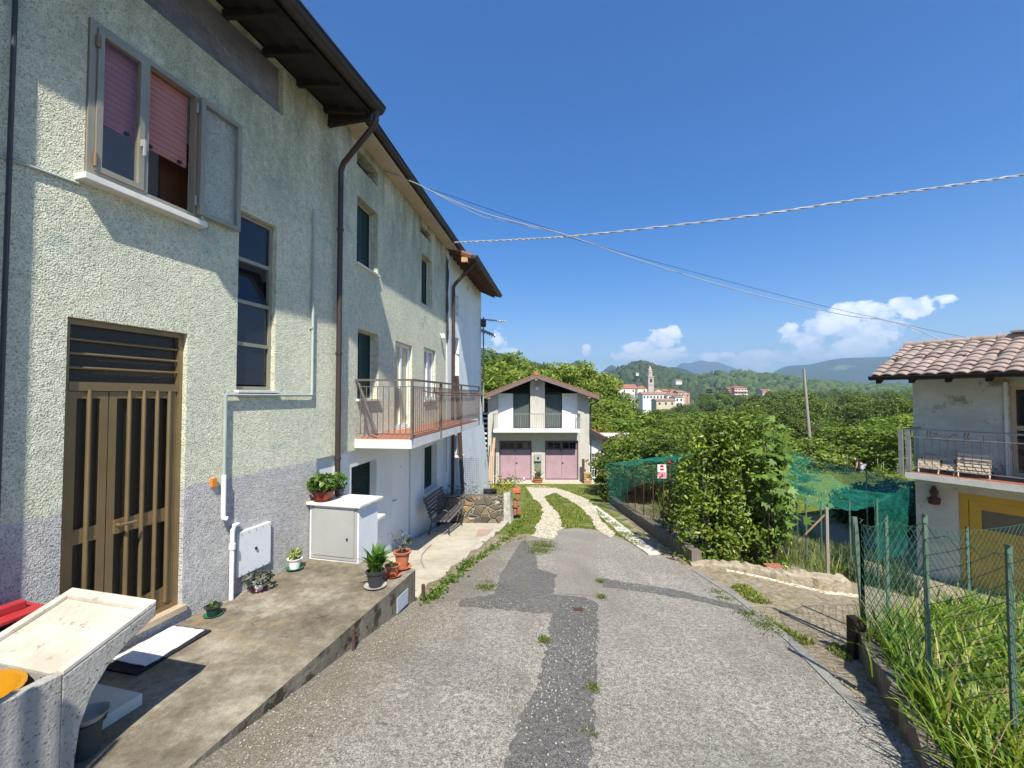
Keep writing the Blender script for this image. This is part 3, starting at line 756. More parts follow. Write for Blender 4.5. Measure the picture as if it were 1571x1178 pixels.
# --- conduit, vent pipe, meter hatch
zc = h1(410, 606)[1]; sA, sB, = S1(475), S1(342)
mb = MB().path([F1.P(sA, .035, h1(474, 318)[1]), F1.P(sA, .035, zc + .02), F1.P(sA - .01, .035, zc)], .017, 8)
mb.path([F1.P(sA, .035, zc), F1.P(sB, .035, zc)], .017, 8); mb.path([F1.P(sB, .035, zc), F1.P(sB, .035, h1(338, 730)[1])], .017, 8)
for z in (.9, 1.3): mb.fbox(F1, sA - .025, sA + .025, 0, .05, z, z + .02)
obj('conduit', mb, M['conduit'], gh, smooth=True)
z0, z1 = h1(338, 794)[1], h1(338, 729)[1]
obj('vent_pipe', MB().path([F1.P(sB - .01, .045, z1), F1.P(sB - .01, .045, z0 + .03), F1.P(sB - .01, .05, z0), F1.P(sB + .012, .075, z0 - .012)], .024, 10), M['white'], gh, smooth=True)
obj('pipe_cap', MB().fbox(F1, S1(325), S1(332), 0, .03, h1(328, 746)[1], h1(328, 733)[1]), M['orangebox'], gh)
ms0, mz1 = h1(367, 817, .03); ms1, mz0 = h1(414.5, 863, .03)
mh = obj('meter_hatch', MB().fbox(F1, ms0, ms1, -.01, .035, mz0, mz1), M['white'], gh, bevel=.004)
obj('hatch_rivets', (lambda q: [q.fbox(F1, ms0 + .02 + (ms1 - ms0 - .05) * i / 4, ms0 + .03 + (ms1 - ms0 - .05) * i / 4, .035, .04, z, z + .01) for i in range(5) for z in (mz0 + .02, mz1 - .03)] and q)(MB()), M['greypaint'], mh)
obj('hatch_lock', MB().fbox(F1, (ms0 + ms1) / 2 - .012, (ms0 + ms1) / 2 + .012, .034, .05, (mz0 + mz1) / 2 - .01, (mz0 + mz1) / 2 + .015), M['black'], mh)
gs = S1(360, .05)
obj('gas_pipe', MB().path([F1.P(gs + .10, .02, -1.37), F1.P(gs + .02, .05, -1.36), F1.P(gs, .055, -1.40), F1.P(gs, .055, -2.12)], .022, 10).lathe(F1.P(gs, .055, -1.6), [(.022, 0), (.032, .0), (.032, .06), (.022, .06)], 10), M['white'], gh, smooth=True)

# --- masonry meter cabinet standing on the porch
cab = thing('meter_cabinet', 'white rendered meter cabinet with grey metal door and stone top beside the downpipe', 'cabinet', tuple(F1.P(6.1, .4, -2.14)))
obj('body', MB().fbox(F1, 5.915, 6.36, .02, .75, -2.14, -1.425), M['plaster'], cab)
obj('cap_stone', MB().fbox(F1, 5.86, 6.42, .0, .80, -1.424, -1.388), pm('speckled_cap', (.70, .67, .62), (.56, .51, .45), 14, .7, .3, 60, .005, spots=(.42, .32, .28), spot_scale=25, spot_at=.6), cab, bevel=.005)
obj('door', MB().fbox(F1, 5.895, 5.914, .09, .69, -2.07, -1.47), M['greypaint'], cab, bevel=.003)
obj('door_frame', (lambda q: q.hexa([F1.P(5.903, .05, -2.11), F1.P(5.903, .05, -2.075), F1.P(5.914, .05, -2.075), F1.P(5.914, .05, -2.11), F1.P(5.903, .73, -2.11), F1.P(5.903, .73, -2.075), F1.P(5.914, .73, -2.075), F1.P(5.914, .73, -2.11)]).fbox(F1, 5.903, 5.914, .05, .085, -2.075, -1.43).fbox(F1, 5.903, 5.914, .695, .73, -2.075, -1.43))(MB()), M['greypaint'], cab)
obj('lock', MB().tube(F1.P(5.89, .60, -1.83), F1.P(5.875, .60, -1.83), .012), M['black'], cab)

# ================================================================== second house of the terrace
ZT2 = 4.17; B0 = S2(519); B1 = S2(684)
ZB = -.85
h2h = thing('balcony_house', 'green stucco house with white ground floor, dark green shutters and long tiled balcony', 'house', tuple(F2.P(B0, 0, -3)))
def rect(px0, px1, top, bot):
    """hole from pixel columns and rows measured at its left edge"""
    return (S2(px0), S2(px1), h2(px0, bot)[1], h2(px0, top)[1])
up_l = rect(545, 577.5, 295, 400.5); up_r = rect(645.5, 662.5, 385, 463)
v_l = rect(543.7, 577, 221, 247); v_r = rect(643.4, 660, 339.5, 353.5)
bl = rect(548, 580.5, 503, 612); bd = (S2(606), S2(632), -.665, h2(606, 522)[1]); bw = (S2(650), S2(668), h2(650, 614)[1], h2(650, 532)[1])
mb = MB().wall(F2, B0, B1, ZB, ZT2, [up_l, up_r, v_l, v_r, bl, bd, bw], .20)
mb.poly([F2.P(B0, 0, ZB), F2.P(B1, 0, ZB), F2.P(B1, -.06, ZB), F2.P(B0, -.06, ZB)])
obj('wall', mb, M['stucco'], h2h)
g1 = (S2(544.5), S2(582.5), h2(544.5, 812)[1], -1.12); g2 = (S2(653), S2(672), h2(653, 757)[1], h2(653, 687)[1]); gd = (S2(606), S2(634), -3.10, -1.02)
mb = MB().wall(F2, B0, B1, -3.6, ZB - .001, [g1, g2, gd], .16, t=-.045)
obj('ground_floor_wall', mb, M['plaster'], h2h)
mb = MB()
for s in (B0 + .005, B1 - .005): mb.poly([F2.P(s, -.07, -3.6), F2.P(s, -8, -3.6), F2.P(s, -8, ZT2), F2.P(s, -4, 5.5), F2.P(s, -.07, ZT2)])
mb.poly([F2.P(B0, -8, -3.6), F2.P(B1, -8, -3.6), F2.P(B1, -8, ZT2), F2.P(B0, -8, ZT2)])
for z in (-.86, 1.75): mb.poly([F2.P(B0, -.25, z), F2.P(B1, -.25, z), F2.P(B1, -8, z), F2.P(B0, -8, z)])
obj('rear_wall', mb, M['plaster_old'], h2h)
def shuttered(h, parent, name='shutter', t=-.17, leaves=2, slats=True, cover=1.0):
    s0, s1, z0, z1 = h; w = (s1 - s0) * cover / leaves; out = []
    for k in range(leaves):
        a, c = s0 + k * w + .004, s0 + (k + 1) * w - .004
        mb = frame4(MB(), F2, a, c, z0 + .01, z1 - .01, .045, t, t + .035)
        if slats:
            z = z0 + .06
            while z < z1 - .07:
                mb.hexa([F2.P(a + .045, t + .002, z + .022), F2.P(c - .045, t + .002, z + .022), F2.P(c - .045, t + .03, z), F2.P(a + .045, t + .03, z),
                         F2.P(a + .045, t + .006, z + .03), F2.P(c - .045, t + .006, z + .03), F2.P(c - .045, t + .034, z + .008), F2.P(a + .045, t + .034, z + .008)]); z += .042
        else:
            mb.fbox(F2, a + .045, c - .045, t + .008, t + .02, z0 + .055, z1 - .055)
            for q in np.linspace(a + .05, c - .05, 4)[1:-1]: mb.fbox(F2, q - .004, q + .004, t + .02, t + .026, z0 + .055, z1 - .055)
        out.append(obj(name, mb, M['greenshut'], parent))
    return out
def wframe(h, nm='window', mt=M['slab'], t=-.2, w=.03):
    return obj(nm, frame4(MB(), F2, h[0] + .001, h[1] - .001, h[2] + .001, h[3] - .001, w, t, t + .05), mt, h2h)
for h, sl in ((up_l, False), (up_r, False), (bl, False), (g1, True), (g2, True)):
    tt = -.2 if h not in (g1, g2) else -.21
    w_ = wframe(h, t=tt, w=.012)
    shuttered(h, w_, t=tt + .01, leaves=2 if sl is False else 1, slats=sl)
    obj('backing', MB().fbox(F2, h[0], h[1], tt - .03, tt - .001, h[2], h[3]), M['black'], w_)
for h in (up_l, bl, bw): obj('window_sill', MB().fbox(F2, h[0] - .03, h[1] + .03, -.1, .045, h[2] - .035, h[2] - .001), M['sill'], h2h)
obj('window_sill', MB().fbox(F2, g1[0] - .05, g1[1] + .10, -.15, .10, g1[2] - .05, g1[2] - .001), M['sill'], h2h, bevel=.004)
obj('window_sill', MB().fbox(F2, g2[0] - .06, g2[1] + .07, -.12, .05, g2[2] - .05, g2[2] - .001), M['sill'], h2h, bevel=.004)
obj('window_surround', (lambda q: q.fbox(F2, g2[0] - .10, g2[0] - .002, -.046, -.02, g2[2], g2[3] + .1).fbox(F2, g2[1] + .002, g2[1] + .10, -.046, -.02, g2[2], g2[3] + .1).fbox(F2, g2[0] - .002, g2[1] + .002, -.046, -.02, g2[3] + .002, g2[3] + .1))(MB()), M['sill'], h2h)
for h in (v_l, v_r): obj('attic_vent', MB().fbox(F2, h[0], h[1], -.24, -.2, h[2], h[3]), M['charcoal'], h2h)
for h, nm in ((bd, 'balcony_door'), (bw, 'window')):
    d_ = obj(nm, frame4(MB(), F2, h[0] + .002, h[1] - .002, h[2] + .01, h[3] - .002, .075, -.13, -.07), M['white'], h2h)
    obj('pane', MB().fbox(F2, h[0] + .07, h[1] - .07, -.105, -.098, h[2] + .08, h[3] - .07), pm('curtained_glass', (.46, .44, .22), (.38, .38, .24), 2, .25, 0, spec=.5) if nm == 'balcony_door' else pm('pale_glass', (.35, .37, .38), (.25, .28, .3), 3, .15, 0), d_)
    obj('stile', MB().fbox(F2, (h[0] + h[1]) / 2 - .04, (h[0] + h[1]) / 2 + .04, -.128, -.066, h[2] + .09, h[3] - .08), M['white'], d_)
# flush white front door
d_ = obj('front_door', MB().fbox(F2, gd[0] + .006, gd[1] - .035, -.115, -.075, gd[2] + .02, gd[3] - .006), M['white'], h2h)
obj('handle', MB().tube(F2.P(gd[0] + .10, -.075, -2.05), F2.P(gd[0] + .10, -.03, -2.05), .012).tube(F2.P(gd[0] + .10, -.035, -2.05), F2.P(gd[0] + .22, -.035, -2.05), .010), M['galv'], d_)
obj('spyhole', MB().tube(F2.P((gd[0] + gd[1]) / 2, -.076, -1.45), F2.P((gd[0] + gd[1]) / 2, -.068, -1.45), .015), M['galv'], d_)
obj('door_gap', MB().fbox(F2, gd[1] - .034, gd[1] - .002, -.16, -.12, gd[2] + .02, gd[3] - .006), M['black'], d_)
obj('door_step', MB().fbox(F2, gd[0] - .05, gd[1] + .08, -.15, .10, gd[2] - .08, gd[2]), M['patio'], h2h)
# porch lantern on the wall
ls, lz = h2(676, 516)
obj('wall_lamp', MB().lathe(F2.P(ls, .07, lz - .07), [(.0, 0), (.05, .02), (.055, .08), (.03, .13), (.02, .15)], 12).fbox(F2, ls - .02, ls + .02, 0, .06, lz + .03, lz + .07), M['white'], h2h, smooth=True)
# soffit, fascia, roof and gutter
E2 = .30; r2e = S2(709, E2)
obj('soffit', roofslab(F2, J1 - .6 if False else S2(505), r2e, E2 + .02, 4.10, -.02, 4.16, .03), M['soffit'], h2h)
obj('roof', roofslab(F2, S2(505) + .02, r2e + .02, E2 + .02, 4.135, -4, 5.6, .09), M['copper'], h2h)
obj('roof_tiles', roofslab(F2, S2(505) + .02, r2e + .03, E2 + .03, 4.23, -4, 5.7, .05), M['red_tile'], h2h)
obj('roof_slope', roofslab(F2, B0, B1, -4, 5.6, -8.3, 4.1, .14), M['red_tile'], h2h)
gutter('gutter', F2, S2(512), r2e + .02, E2 + .075, 4.20, .065, M['copper'], h2h)
# bundle of cables hanging at the corner
cb = MB()
for k, (dx, col_) in enumerate(((0, 0), (.05, 0), (-.04, 0), (.09, 0))):
    s = B1 - .08 + dx; pts = [F2.P(s + .03 * math.sin(j * 1.3 + k * 2), .03 + .03 * abs(math.sin(j * 2 + k)), 3.9 - j * .28 - k * .05) for j in range(9)]
    cb.path(pts, .014, 6)
obj('cable_bundle', cb, M['darkcable'], h2h, smooth=True)
cb = MB().path([F2.P(B1 - .02 + .015 * math.sin(j), .03, 2.4 - j * .5) for j in range(10)], .012, 6)
obj('wall_cable', cb, M['conduit'], h2h, smooth=True)
# --- balcony
BT = .93; bs0 = S2(545); bs1 = S2(735, BT)
bal = obj('balcony', MB().fbox(F2, bs0, bs1, -.02, BT, -.815, -.675), M['slab'], h2h)
obj('floor_tiles', MB().fbox(F2, bs0 + .02, bs1 - .02, .0, BT - .03, -.674, -.662), M['terratile'], bal)
zlow, zmid, ztop = -.585, .155, .262
def bar(mb, F, a, c, r): return mb.tube(F.P(*a), F.P(*c), r, 6)
rail_ = obj('top_rail', MB().fbox(F2, bs0 - .02, bs0 + .02, 0, BT - .02, ztop - .02, ztop + .012).fbox(F2, bs0 - .02, bs1, BT - .02, BT + .025, ztop - .02, ztop + .012), M['rail'], bal)
mb = MB()
for z in (zlow, zmid): mb.fbox(F2, bs0 - .006, bs0 + .006, .05, BT - .02, z - .006, z + .006); mb.fbox(F2, bs0 + .02, bs1 - .02, BT - .008, BT + .008, z - .006, z + .006)
obj('lower_rail', mb, M['rail'], bal)
for s in (bs0, S2(676, BT), S2(707.5, BT), bs1 - .02):
    obj('post', MB().fbox(F2, s - .018, s + .018, BT - .016, BT + .02, -.80 if s > bs0 else -.66, ztop - .021), M['rail'], bal)
obj('brace', MB().tube(F2.P(bs0 + .01, .04, ztop - .03), F2.P(bs0 + .02, .36, -.62), .022, 6), M['rail'], bal)
nE = 10
for k in range(1, nE):
    obj('baluster', MB().tube(F2.P(bs0, BT * k / nE, zlow + .007), F2.P(bs0, BT * k / nE, zmid - .007), .0075, 6, cap=False), M['rail'], bal)
k = bs0 + .093; cnt = 0
while k < bs1 - .05 and cnt < 80:
    obj('baluster', MB().tube(F2.P(k, BT, zlow + .007), F2.P(k, BT, zmid - .007), .0085, 6, cap=False), M['rail'], bal); k += .093; cnt += 1
# folding clothes airer hooked outside the rail
ai = thing('clothes_airer', 'dark wire clothes airer hooked over the far end of the balcony rail', 'clothes airer', tuple(F2.P(S2(690, BT), BT, -.2)))
a0, a1 = S2(664, BT + .1), S2(732, BT + .1)
mb = MB()
for t_ in (BT + .03, BT + .12, BT + .21, BT + .30): mb.tube(F2.P(a0, t_, .07 - .05 * (t_ > BT + .2)), F2.P(a1, t_, .07 - .05 * (t_ > BT + .2)), .008, 6)
for s in (a0, (a0 + a1) / 2, a1): mb.tube(F2.P(s, BT - .1, .1), F2.P(s, BT + .32, .02), .009, 6)
obj('rack', mb, M['rust'], ai)
mb = MB()
for k in range(4):
    s = a0 + .3 + k * .5; mb.tube(F2.P(s, BT + .03, .07), F2.P(s, BT + .03, .25), .008, 6)
obj('hook', mb, M['rust'], ai)

# ================================================================== third house, smooth and pale, with deep rafter eave
T3 = .04; C0, C1 = B1 + .005, F2.hit(738, 600, T3)[0]
h3 = thing('end_house', 'pale smooth plastered end house with brown raftered eave and TV aerial', 'house', tuple(F2.P(C0, 0, -3.6)))
ZT3 = 4.12
q3 = lambda x, y: F2.hit(x, y, T3)
def rect3(px0, px1, top, bot): return (q3(px0, 610)[0], q3(px1, 610)[0], q3(px0, bot)[1], q3(px0, top)[1])
wS = rect3(696, 703, 449, 481); wM = rect3(693.5, 704, 514, 592); wL = rect3(698, 706, 668, 702)
obj('wall', MB().wall(F2, C0, C1, -4.2, ZT3, [wS, wM, wL], .16, t=T3), M['plaster_old'], h3)
ee = q3(753, 750)[0]
mb = MB(); mb.prism([F2.P(C1, T3, -.15), F2.P(C1, T3, -4.4), F2.P(ee, T3 + .02, -4.4)], Vector((-F2.n[0], -F2.n[1], 0)) * 6)
obj('buttress', mb, M['plaster_old'], h3)
mb = MB(); mb.poly([F2.P(C0, T3, -4.2), F2.P(C0, -8, -4.2), F2.P(C0, -8, ZT3), F2.P(C0, -4, 5.3), F2.P(C0, T3, ZT3)])
mb.poly([F2.P(C1, T3, -4.2), F2.P(C1, -8, -4.2), F2.P(C1, -8, ZT3), F2.P(C1, -4, 5.3), F2.P(C1, T3, ZT3)])
mb.poly([F2.P(C0, -8, -4.2), F2.P(C1, -8, -4.2), F2.P(C1, -8, ZT3), F2.P(C0, -8, ZT3)])
obj('side_wall', mb, M['plaster_old'], h3)
for h in (wS, wM, wL):
    w_ = obj('window', frame4(MB(), F2, h[0] + .002, h[1] - .002, h[2] + .002, h[3] - .002, .06, -.10, -.05), M['slab'], h3)
    obj('pane', MB().fbox(F2, h[0] + .05, h[1] - .05, -.09, -.085, h[2] + .05, h[3] - .05), M['glass'], w_)
obj('window_sill', MB().fbox(F2, wL[0] - .1, wL[1] + .15, -.05, .16, wL[2] - .07, wL[2] - .002), M['sill'], h3)
E3 = .72; r3a, r3b = S2(684), S2(764, E3)
obj('roof', roofslab(F2, r3a + .02, r3b, E3, 3.86, -4, 5.5, .06), M['brownwood'], h3)
obj('roof_tiles', roofslab(F2, r3a + .02, r3b + .03, E3 + .03, 3.925, -4, 5.57, .07), M['red_tile'], h3)
obj('roof_slope', roofslab(F2, r3a, r3b, -4, 5.5, -8.3, 4.0, .14), M['red_tile'], h3)
s = r3a + .2
while s < r3b - .05:
    mb = MB().hexa([F2.P(s - .05, E3 - .08, 3.75), F2.P(s + .05, E3 - .08, 3.75), F2.P(s + .05, T3, 4.03), F2.P(s - .05, T3, 4.03), F2.P(s - .05, E3 - .08, 3.885), F2.P(s + .05, E3 - .08, 3.885), F2.P(s + .05, T3, 4.14), F2.P(s - .05, T3, 4.14)])
    obj('rafter', mb, M['brownwood'], h3); s += .42
obj('bare_board', MB().fbox(F2, r3a + .03, r3a + .12, .42, .60, 3.78, 3.92), M['tanwood'], h3)
gutter('gutter', F2, r3a, r3b + .03, E3 + .07, 3.93, .08, M['copper'], h3)
ds = q3(691, 600)[0]; gp = F2.P(r3a + .35, E3 + .05, 3.86); tp = F2.P(ds, .12, 3.15)
obj('downpipe', MB().path([gp, gp + (tp - gp) * .9 + Vector((0, 0, .04)), tp, F2.P(ds, .12, 2.9), F2.P(ds, .12, -3.2)], .05, 10), M['pipe'], h3, smooth=True)
obj('corner_post', MB().tube(F2.P(q3(694, 700)[0], .16, .6), F2.P(q3(703, 755)[0], .20, -3.3), .06, 8), M['rust'], h3)
# TV aerial
an = thing('tv_aerial', 'TV aerial with two arms on a mast at the corner of the end house', 'aerial', tuple(F2.P(C1 + .02, T3 + .08, 0)))
A = F2.P(C1 - .05, T3 + .10, 0)
obj('mast', MB().tube(A + Vector((0, 0, -.6)), A + Vector((0, 0, 3.1)), .03, 8), M['oldpole'], an)
def aY(px, py): return atY(px, py, A.y)
mb = MB().tube(aY(729, 489), aY(776, 493), .022, 6)
for k in range(8): q = aY(745 + k * 4, 490.5 + k * .3); mb.tube(q + Vector((0, -.25, 0)), q + Vector((0, .25, 0)), .012, 5)
obj('yagi', mb, M['galv'], an)
mb = MB().tube(aY(724, 500), aY(760, 515), .05, 8)
for k in range(9): q = aY(728 + k * 3.8, 502 + k * 1.55); mb.tube(q + Vector((0, -.22, -.05)), q + Vector((0, .22, -.05)), .018, 5)
obj('dipole_array', mb, M['galv'], an)
obj('aerial_box', MB().box(A.x - .12, A.x + .1, A.y - .08, A.y + .08, 2.72, 3.0), M['charcoal'], an)
# stone retaining wall at the end of the patio
m, nt, b, out = newmat('rubble_stone'); g = NG(nt); p = g.pos()
pp = g.n('ShaderNodeVectorMath', operation='ADD'); nv = g.n('ShaderNodeTexNoise'); nv.inputs['Scale'].default_value = 4; g.l(p, nv.inputs['Vector'])
sc_ = g.n('ShaderNodeVectorMath', operation='SCALE'); g.l(nv.outputs['Color'], sc_.inputs[0]); sc_.inputs['Scale'].default_value = .14; g.l(p, pp.inputs[0]); g.l(sc_.outputs[0], pp.inputs[1])
q = g.scale(pp.outputs[0], (1, 1, 1.25))
vc = g.voro(q, 4.6, 'F1', 'Color'); ve = g.voro(q, 4.6, 'DISTANCE_TO_EDGE')
c = g.ramp(g.sep(vc)[0], [(0, (.07, .06, .045)), (.4, (.16, .13, .09)), (.75, (.10, .095, .08)), (.9, (.30, .19, .09)), (1, (.2, .19, .16))])
c = g.mix(g.maprange(g.noise(p, 25, 5, .7), .35, .65, 0, .5), c, (.05, .045, .035))
c = g.mix(g.maprange(ve, .03, .07, 1, 0), c, (.36, .32, .25))
g.l(c, b.inputs['Base Color']); b.inputs['Roughness'].default_value = .95
g.l(g.bump(g.maprange(ve, 0, .12), 1, .06), b.inputs['Normal']); M['rubble'] = m
sw = thing('stone_wall', 'low rubble stone wall with whitewashed end closing the far side of the patio', 'wall', (-1.0, 11.4, -3.4))
obj('masonry', MB().hexa([(-2.1, 11.30, -3.6), (-.22, 11.40, -3.6), (-.22, 11.78, -3.6), (-2.1, 11.7, -3.6), (-2.1, 11.36, -2.62), (-.22, 11.46, -2.66), (-.22, 11.75, -2.66), (-2.1, 11.68, -2.62)]), M['rubble'], sw)
obj('end_pier', MB().hexa([(-.22, 11.42, -3.7), (.0, 11.40, -3.7), (.08, 11.9, -3.7), (-.22, 11.85, -3.7), (-.22, 11.47, -2.60), (-.06, 11.45, -2.56), (-.04, 11.85, -2.6), (-.22, 11.8, -2.62)]), pm('whitewashed_stone', (.62, .6, .55), (.24, .21, .17), 5, .95, .8, 14, .03), sw)
obj('soil', MB().hexa([(-2.2, 11.66, -3.6), (-.1, 11.74, -3.6), (-.2, 15.5, -4.2), (-1.9, 15.5, -4.2), (-2.2, 11.66, -2.72), (-.1, 11.74, -2.74), (-.25, 15.5, -3.6), (-1.9, 15.5, -3.6)]), M['soil'], sw)
# ------------------------------------------------------------------ garage house at the end of the drive
FG = Frame(0, 26.4, 1, 0)
G = lambda x, y, t=0: FG.hit(x, y, t)
gx0, gx1 = G(748.5, 660)[0], G(904, 660)[0]
pk, pz = G(821.6, 578)
zl = G(748.5, 607)[1]
zr_ = G(904, 606)[1]
ga = thing('garage_house', 'small gabled garage with two faded lilac doors below a balcony and glazed upper openings', 'garage', (1.6, 26.4, -5.3))
top = ([gx0, pk, gx1], [zl, pz, zr_])
oL = (G(764, 620)[0], G(813.5, 620)[0], G(790, 657)[1], 3); oR = (G(836, 620)[0], G(886.5, 620)[0], oL[2], 3)
dL = (G(765.8, 700)[0], G(815.5, 700)[0], G(790, 736.5)[1], G(790, 675.8)[1]); dR = (G(836.4, 700)[0], G(887.3, 700)[0], dL[2], dL[3])
def gl(s): return float(np.interp(s, *top))
# upper openings follow the gable: leave a 20 cm band below the roof
mb = MB()
zsplit = oL[2]
mb.wall(FG, gx0, gx1, -6.0, zsplit, [dL, dR], .25)
for a, c in ((gx0, oL[0]), (oL[1], oR[0]), (oR[1], gx1)):
    mb.wall(FG, a, c, zsplit, 3, [], .2, top=top)
    for s in (a, c):
        if s in (gx0, gx1): continue
        mb.poly([FG.P(s, 0, zsplit), FG.P(s, -.3, zsplit), FG.P(s, -.3, gl(s)), FG.P(s, 0, gl(s))])
mb.poly([FG.P(oL[0], 0, zsplit), FG.P(oL[1], 0, zsplit), FG.P(oL[1], -.5, zsplit), FG.P(oL[0], -.5, zsplit)])
mb.poly([FG.P(oR[0], 0, zsplit), FG.P(oR[1], 0, zsplit), FG.P(oR[1], -.5, zsplit), FG.P(oR[0], -.5, zsplit)])
for s in (gx0, gx1): mb.poly([FG.P(s, 0, -6), FG.P(s, -8, -6), FG.P(s, -8, gl(s)), FG.P(s, 0, gl(s))])
mb.poly([FG.P(gx0, -8, -6), FG.P(gx1, -8, -6), FG.P(gx1, -8, zr_), FG.P(pk, -8, pz), FG.P(gx0, -8, zl)])
mb.poly([FG.P(gx0, -.4, zsplit - .05), FG.P(gx1, -.4, zsplit - .05), FG.P(gx1, -8, zsplit - .05), FG.P(gx0, -8, zsplit - .05)])
obj('wall', mb, M['garage_plaster'], ga)
for h, white_left in ((oL, True), (oR, False)):
    a, c = h[0], h[1]; w = (c - a); sp_ = a + w * .47 if white_left else c - w * .47
    zt = G(790, 603.5)[1]
    wa, wb = (a, sp_) if white_left else (sp_, c)
    obj('white_panel', MB().fbox(FG, wa + .01, wb, -.28, -.22, zsplit + .01, zt), M['white'], ga)
    da, db_ = (sp_, c) if white_left else (a, sp_)
    gd_ = obj('glazed_door', frame4(MB(), FG, da + .01, db_ - .01, zsplit + .01, min(zt, gl(da) - .1, gl(db_) - .1), .05, -.30, -.24), M['darkwood'], ga)
    mbp = MB(); n = 16; i0 = len(mbp.v)
    for k in range(n + 1):
        s = da + .05 + (db_ - da - .1) * k / n
        for z in (zsplit + .05, min(zt, gl(da) - .1, gl(db_) - .1) - .05): mbp.v.append(tuple(FG.P(s, -.34 + .03 * math.sin(k * 2.1), z)))
    mbp.f = [(2 * k, 2 * k + 2, 2 * k + 3, 2 * k + 1) for k in range(n)]
    obj('curtain', mbp, M['curtain'], gd_, smooth=True)
    obj('lintel', MB().fbox(FG, a + .01, c - .01, -.31, -.2, zt + .002, zt + .06), M['darkwood'], ga)
obj('dark_loft', MB().fbox(FG, gx0 + .2, gx1 - .2, -1.4, -1.3, zsplit, min(zl, zr_) + .1), M['darkwood'], ga)
# roof
OH = .75; tl, tz = G(741, 603, OH); tr_, trz = G(919.5, 600, OH); rp_, rz_ = pk, pz + .16
zL = zl - (gx0 - tl) * (pz - zl) / (pk - gx0); zR = zr_ - (tr_ - gx1) * (pz - zr_) / (gx1 - pk)
def gslope(sa, za, sb, zb, t0, t1, th0, th1): return MB().hexa([FG.P(sa, t0, za + th0), FG.P(sb, t0, zb + th0), FG.P(sb, t1, zb + th0), FG.P(sa, t1, za + th0), FG.P(sa, t0, za + th1), FG.P(sb, t0, zb + th1), FG.P(sb, t1, zb + th1), FG.P(sa, t1, za + th1)])
rf = obj('roof', gslope(tl, zL, pk, pz, OH, -8.5, .005, .11), M['brownwood'], ga)
obj('roof', gslope(pk, pz, tr_, zR, OH, -8.5, .005, .11), M['brownwood'], ga)
obj('roof_tiles', gslope(tl - .03, zL - .01, pk, pz, OH + .04, -8.5, .112, .17), M['red_tile'], ga)
obj('roof_tiles', gslope(pk, pz, tr_ + .03, zR - .01, OH + .04, -8.5, .112, .17), M['red_tile'], ga)
obj('ridge_tile', MB().tube(FG.P(pk, OH + .06, pz + .17), FG.P(pk, -8.5, pz + .17), .12, 8), M['orange_tile'], ga)
obj('barge_board', gslope(tl, zL, pk, pz, OH + .001, OH + .035, -.12, .10).hexa([FG.P(pk, OH + .001, pz - .12), FG.P(tr_, OH + .001, zR - .12), FG.P(tr_, OH + .035, zR - .12), FG.P(pk, OH + .035, pz - .12), FG.P(pk, OH + .001, pz + .10), FG.P(tr_, OH + .001, zR + .10), FG.P(tr_, OH + .035, zR + .10), FG.P(pk, OH + .035, pz + .10)]), pm('grey_brown_barge', (.20, .15, .13), (.13, .095, .08), 4, .8, .3), ga)
for s, z in ((gx0 + .1, zl), (pk, pz - .05), (gx1 - .1, zr_)):
    obj('purlin', MB().fbox(FG, s - .08, s + .08, 0.002, OH - .002, z - .18, z - .005), M['tanwood'], ga)
obj('gutter', MB().path([FG.P(tr_ + .06, OH, zR + .02), FG.P(tr_ + .06, -8, zR + .02)], .08, 8).path([FG.P(tr_ + .05, OH - .1, zR), FG.P(tr_ - .1, .3, zR - .3), FG.P(gx1 + .08, .08, zR - .45), FG.P(gx1 + .07, .08, -5.4)], .045, 8), M['charcoal'], ga, smooth=True)
# balcony and railing
GB = 1.0; b0, b1 = G(756.5, 660, GB)[0], G(890.5, 660, GB)[0]; zb1 = G(820, 658.5, GB)[1]; zb0 = G(820, 663.5, GB)[1]
bl_ = obj('balcony', MB().fbox(FG, b0, b1, .002, GB, zb0, zb1), M['slab'], ga)
zt_ = G(820, 635, GB)[1]
obj('top_rail', MB().fbox(FG, b0, b1, GB - .05, GB - .01, zt_ - .02, zt_ + .02).fbox(FG, b0, b0 + .04, .003, GB - .05, zt_ - .02, zt_ + .02).fbox(FG, b1 - .04, b1, .003, GB - .05, zt_ - .02, zt_ + .02), M['greyrail'], bl_)
obj('lower_rail', MB().fbox(FG, b0 + .05, b1 - .05, GB - .04, GB - .02, zb1 + .06, zb1 + .08), M['greyrail'], bl_)
nb_ = 38
for k in range(nb_ + 1):
    s = b0 + .02 + (b1 - b0 - .04) * k / nb_
    obj('baluster', MB().tube(FG.P(s, GB - .03, zb1 + (.002 if k % 12 == 0 else .081)), FG.P(s, GB - .03, zt_ - .021), .018 if k % 12 == 0 else .009, 5, cap=False), M['greyrail'], bl_)
for k in range(1, 8):
    for s in (b0 + .02, b1 - .02): obj('baluster', MB().tube(FG.P(s, (GB - .03) * k / 8, zb1 + .002), FG.P(s, (GB - .03) * k / 8, zt_ - .021), .009, 5, cap=False), M['greyrail'], bl_)
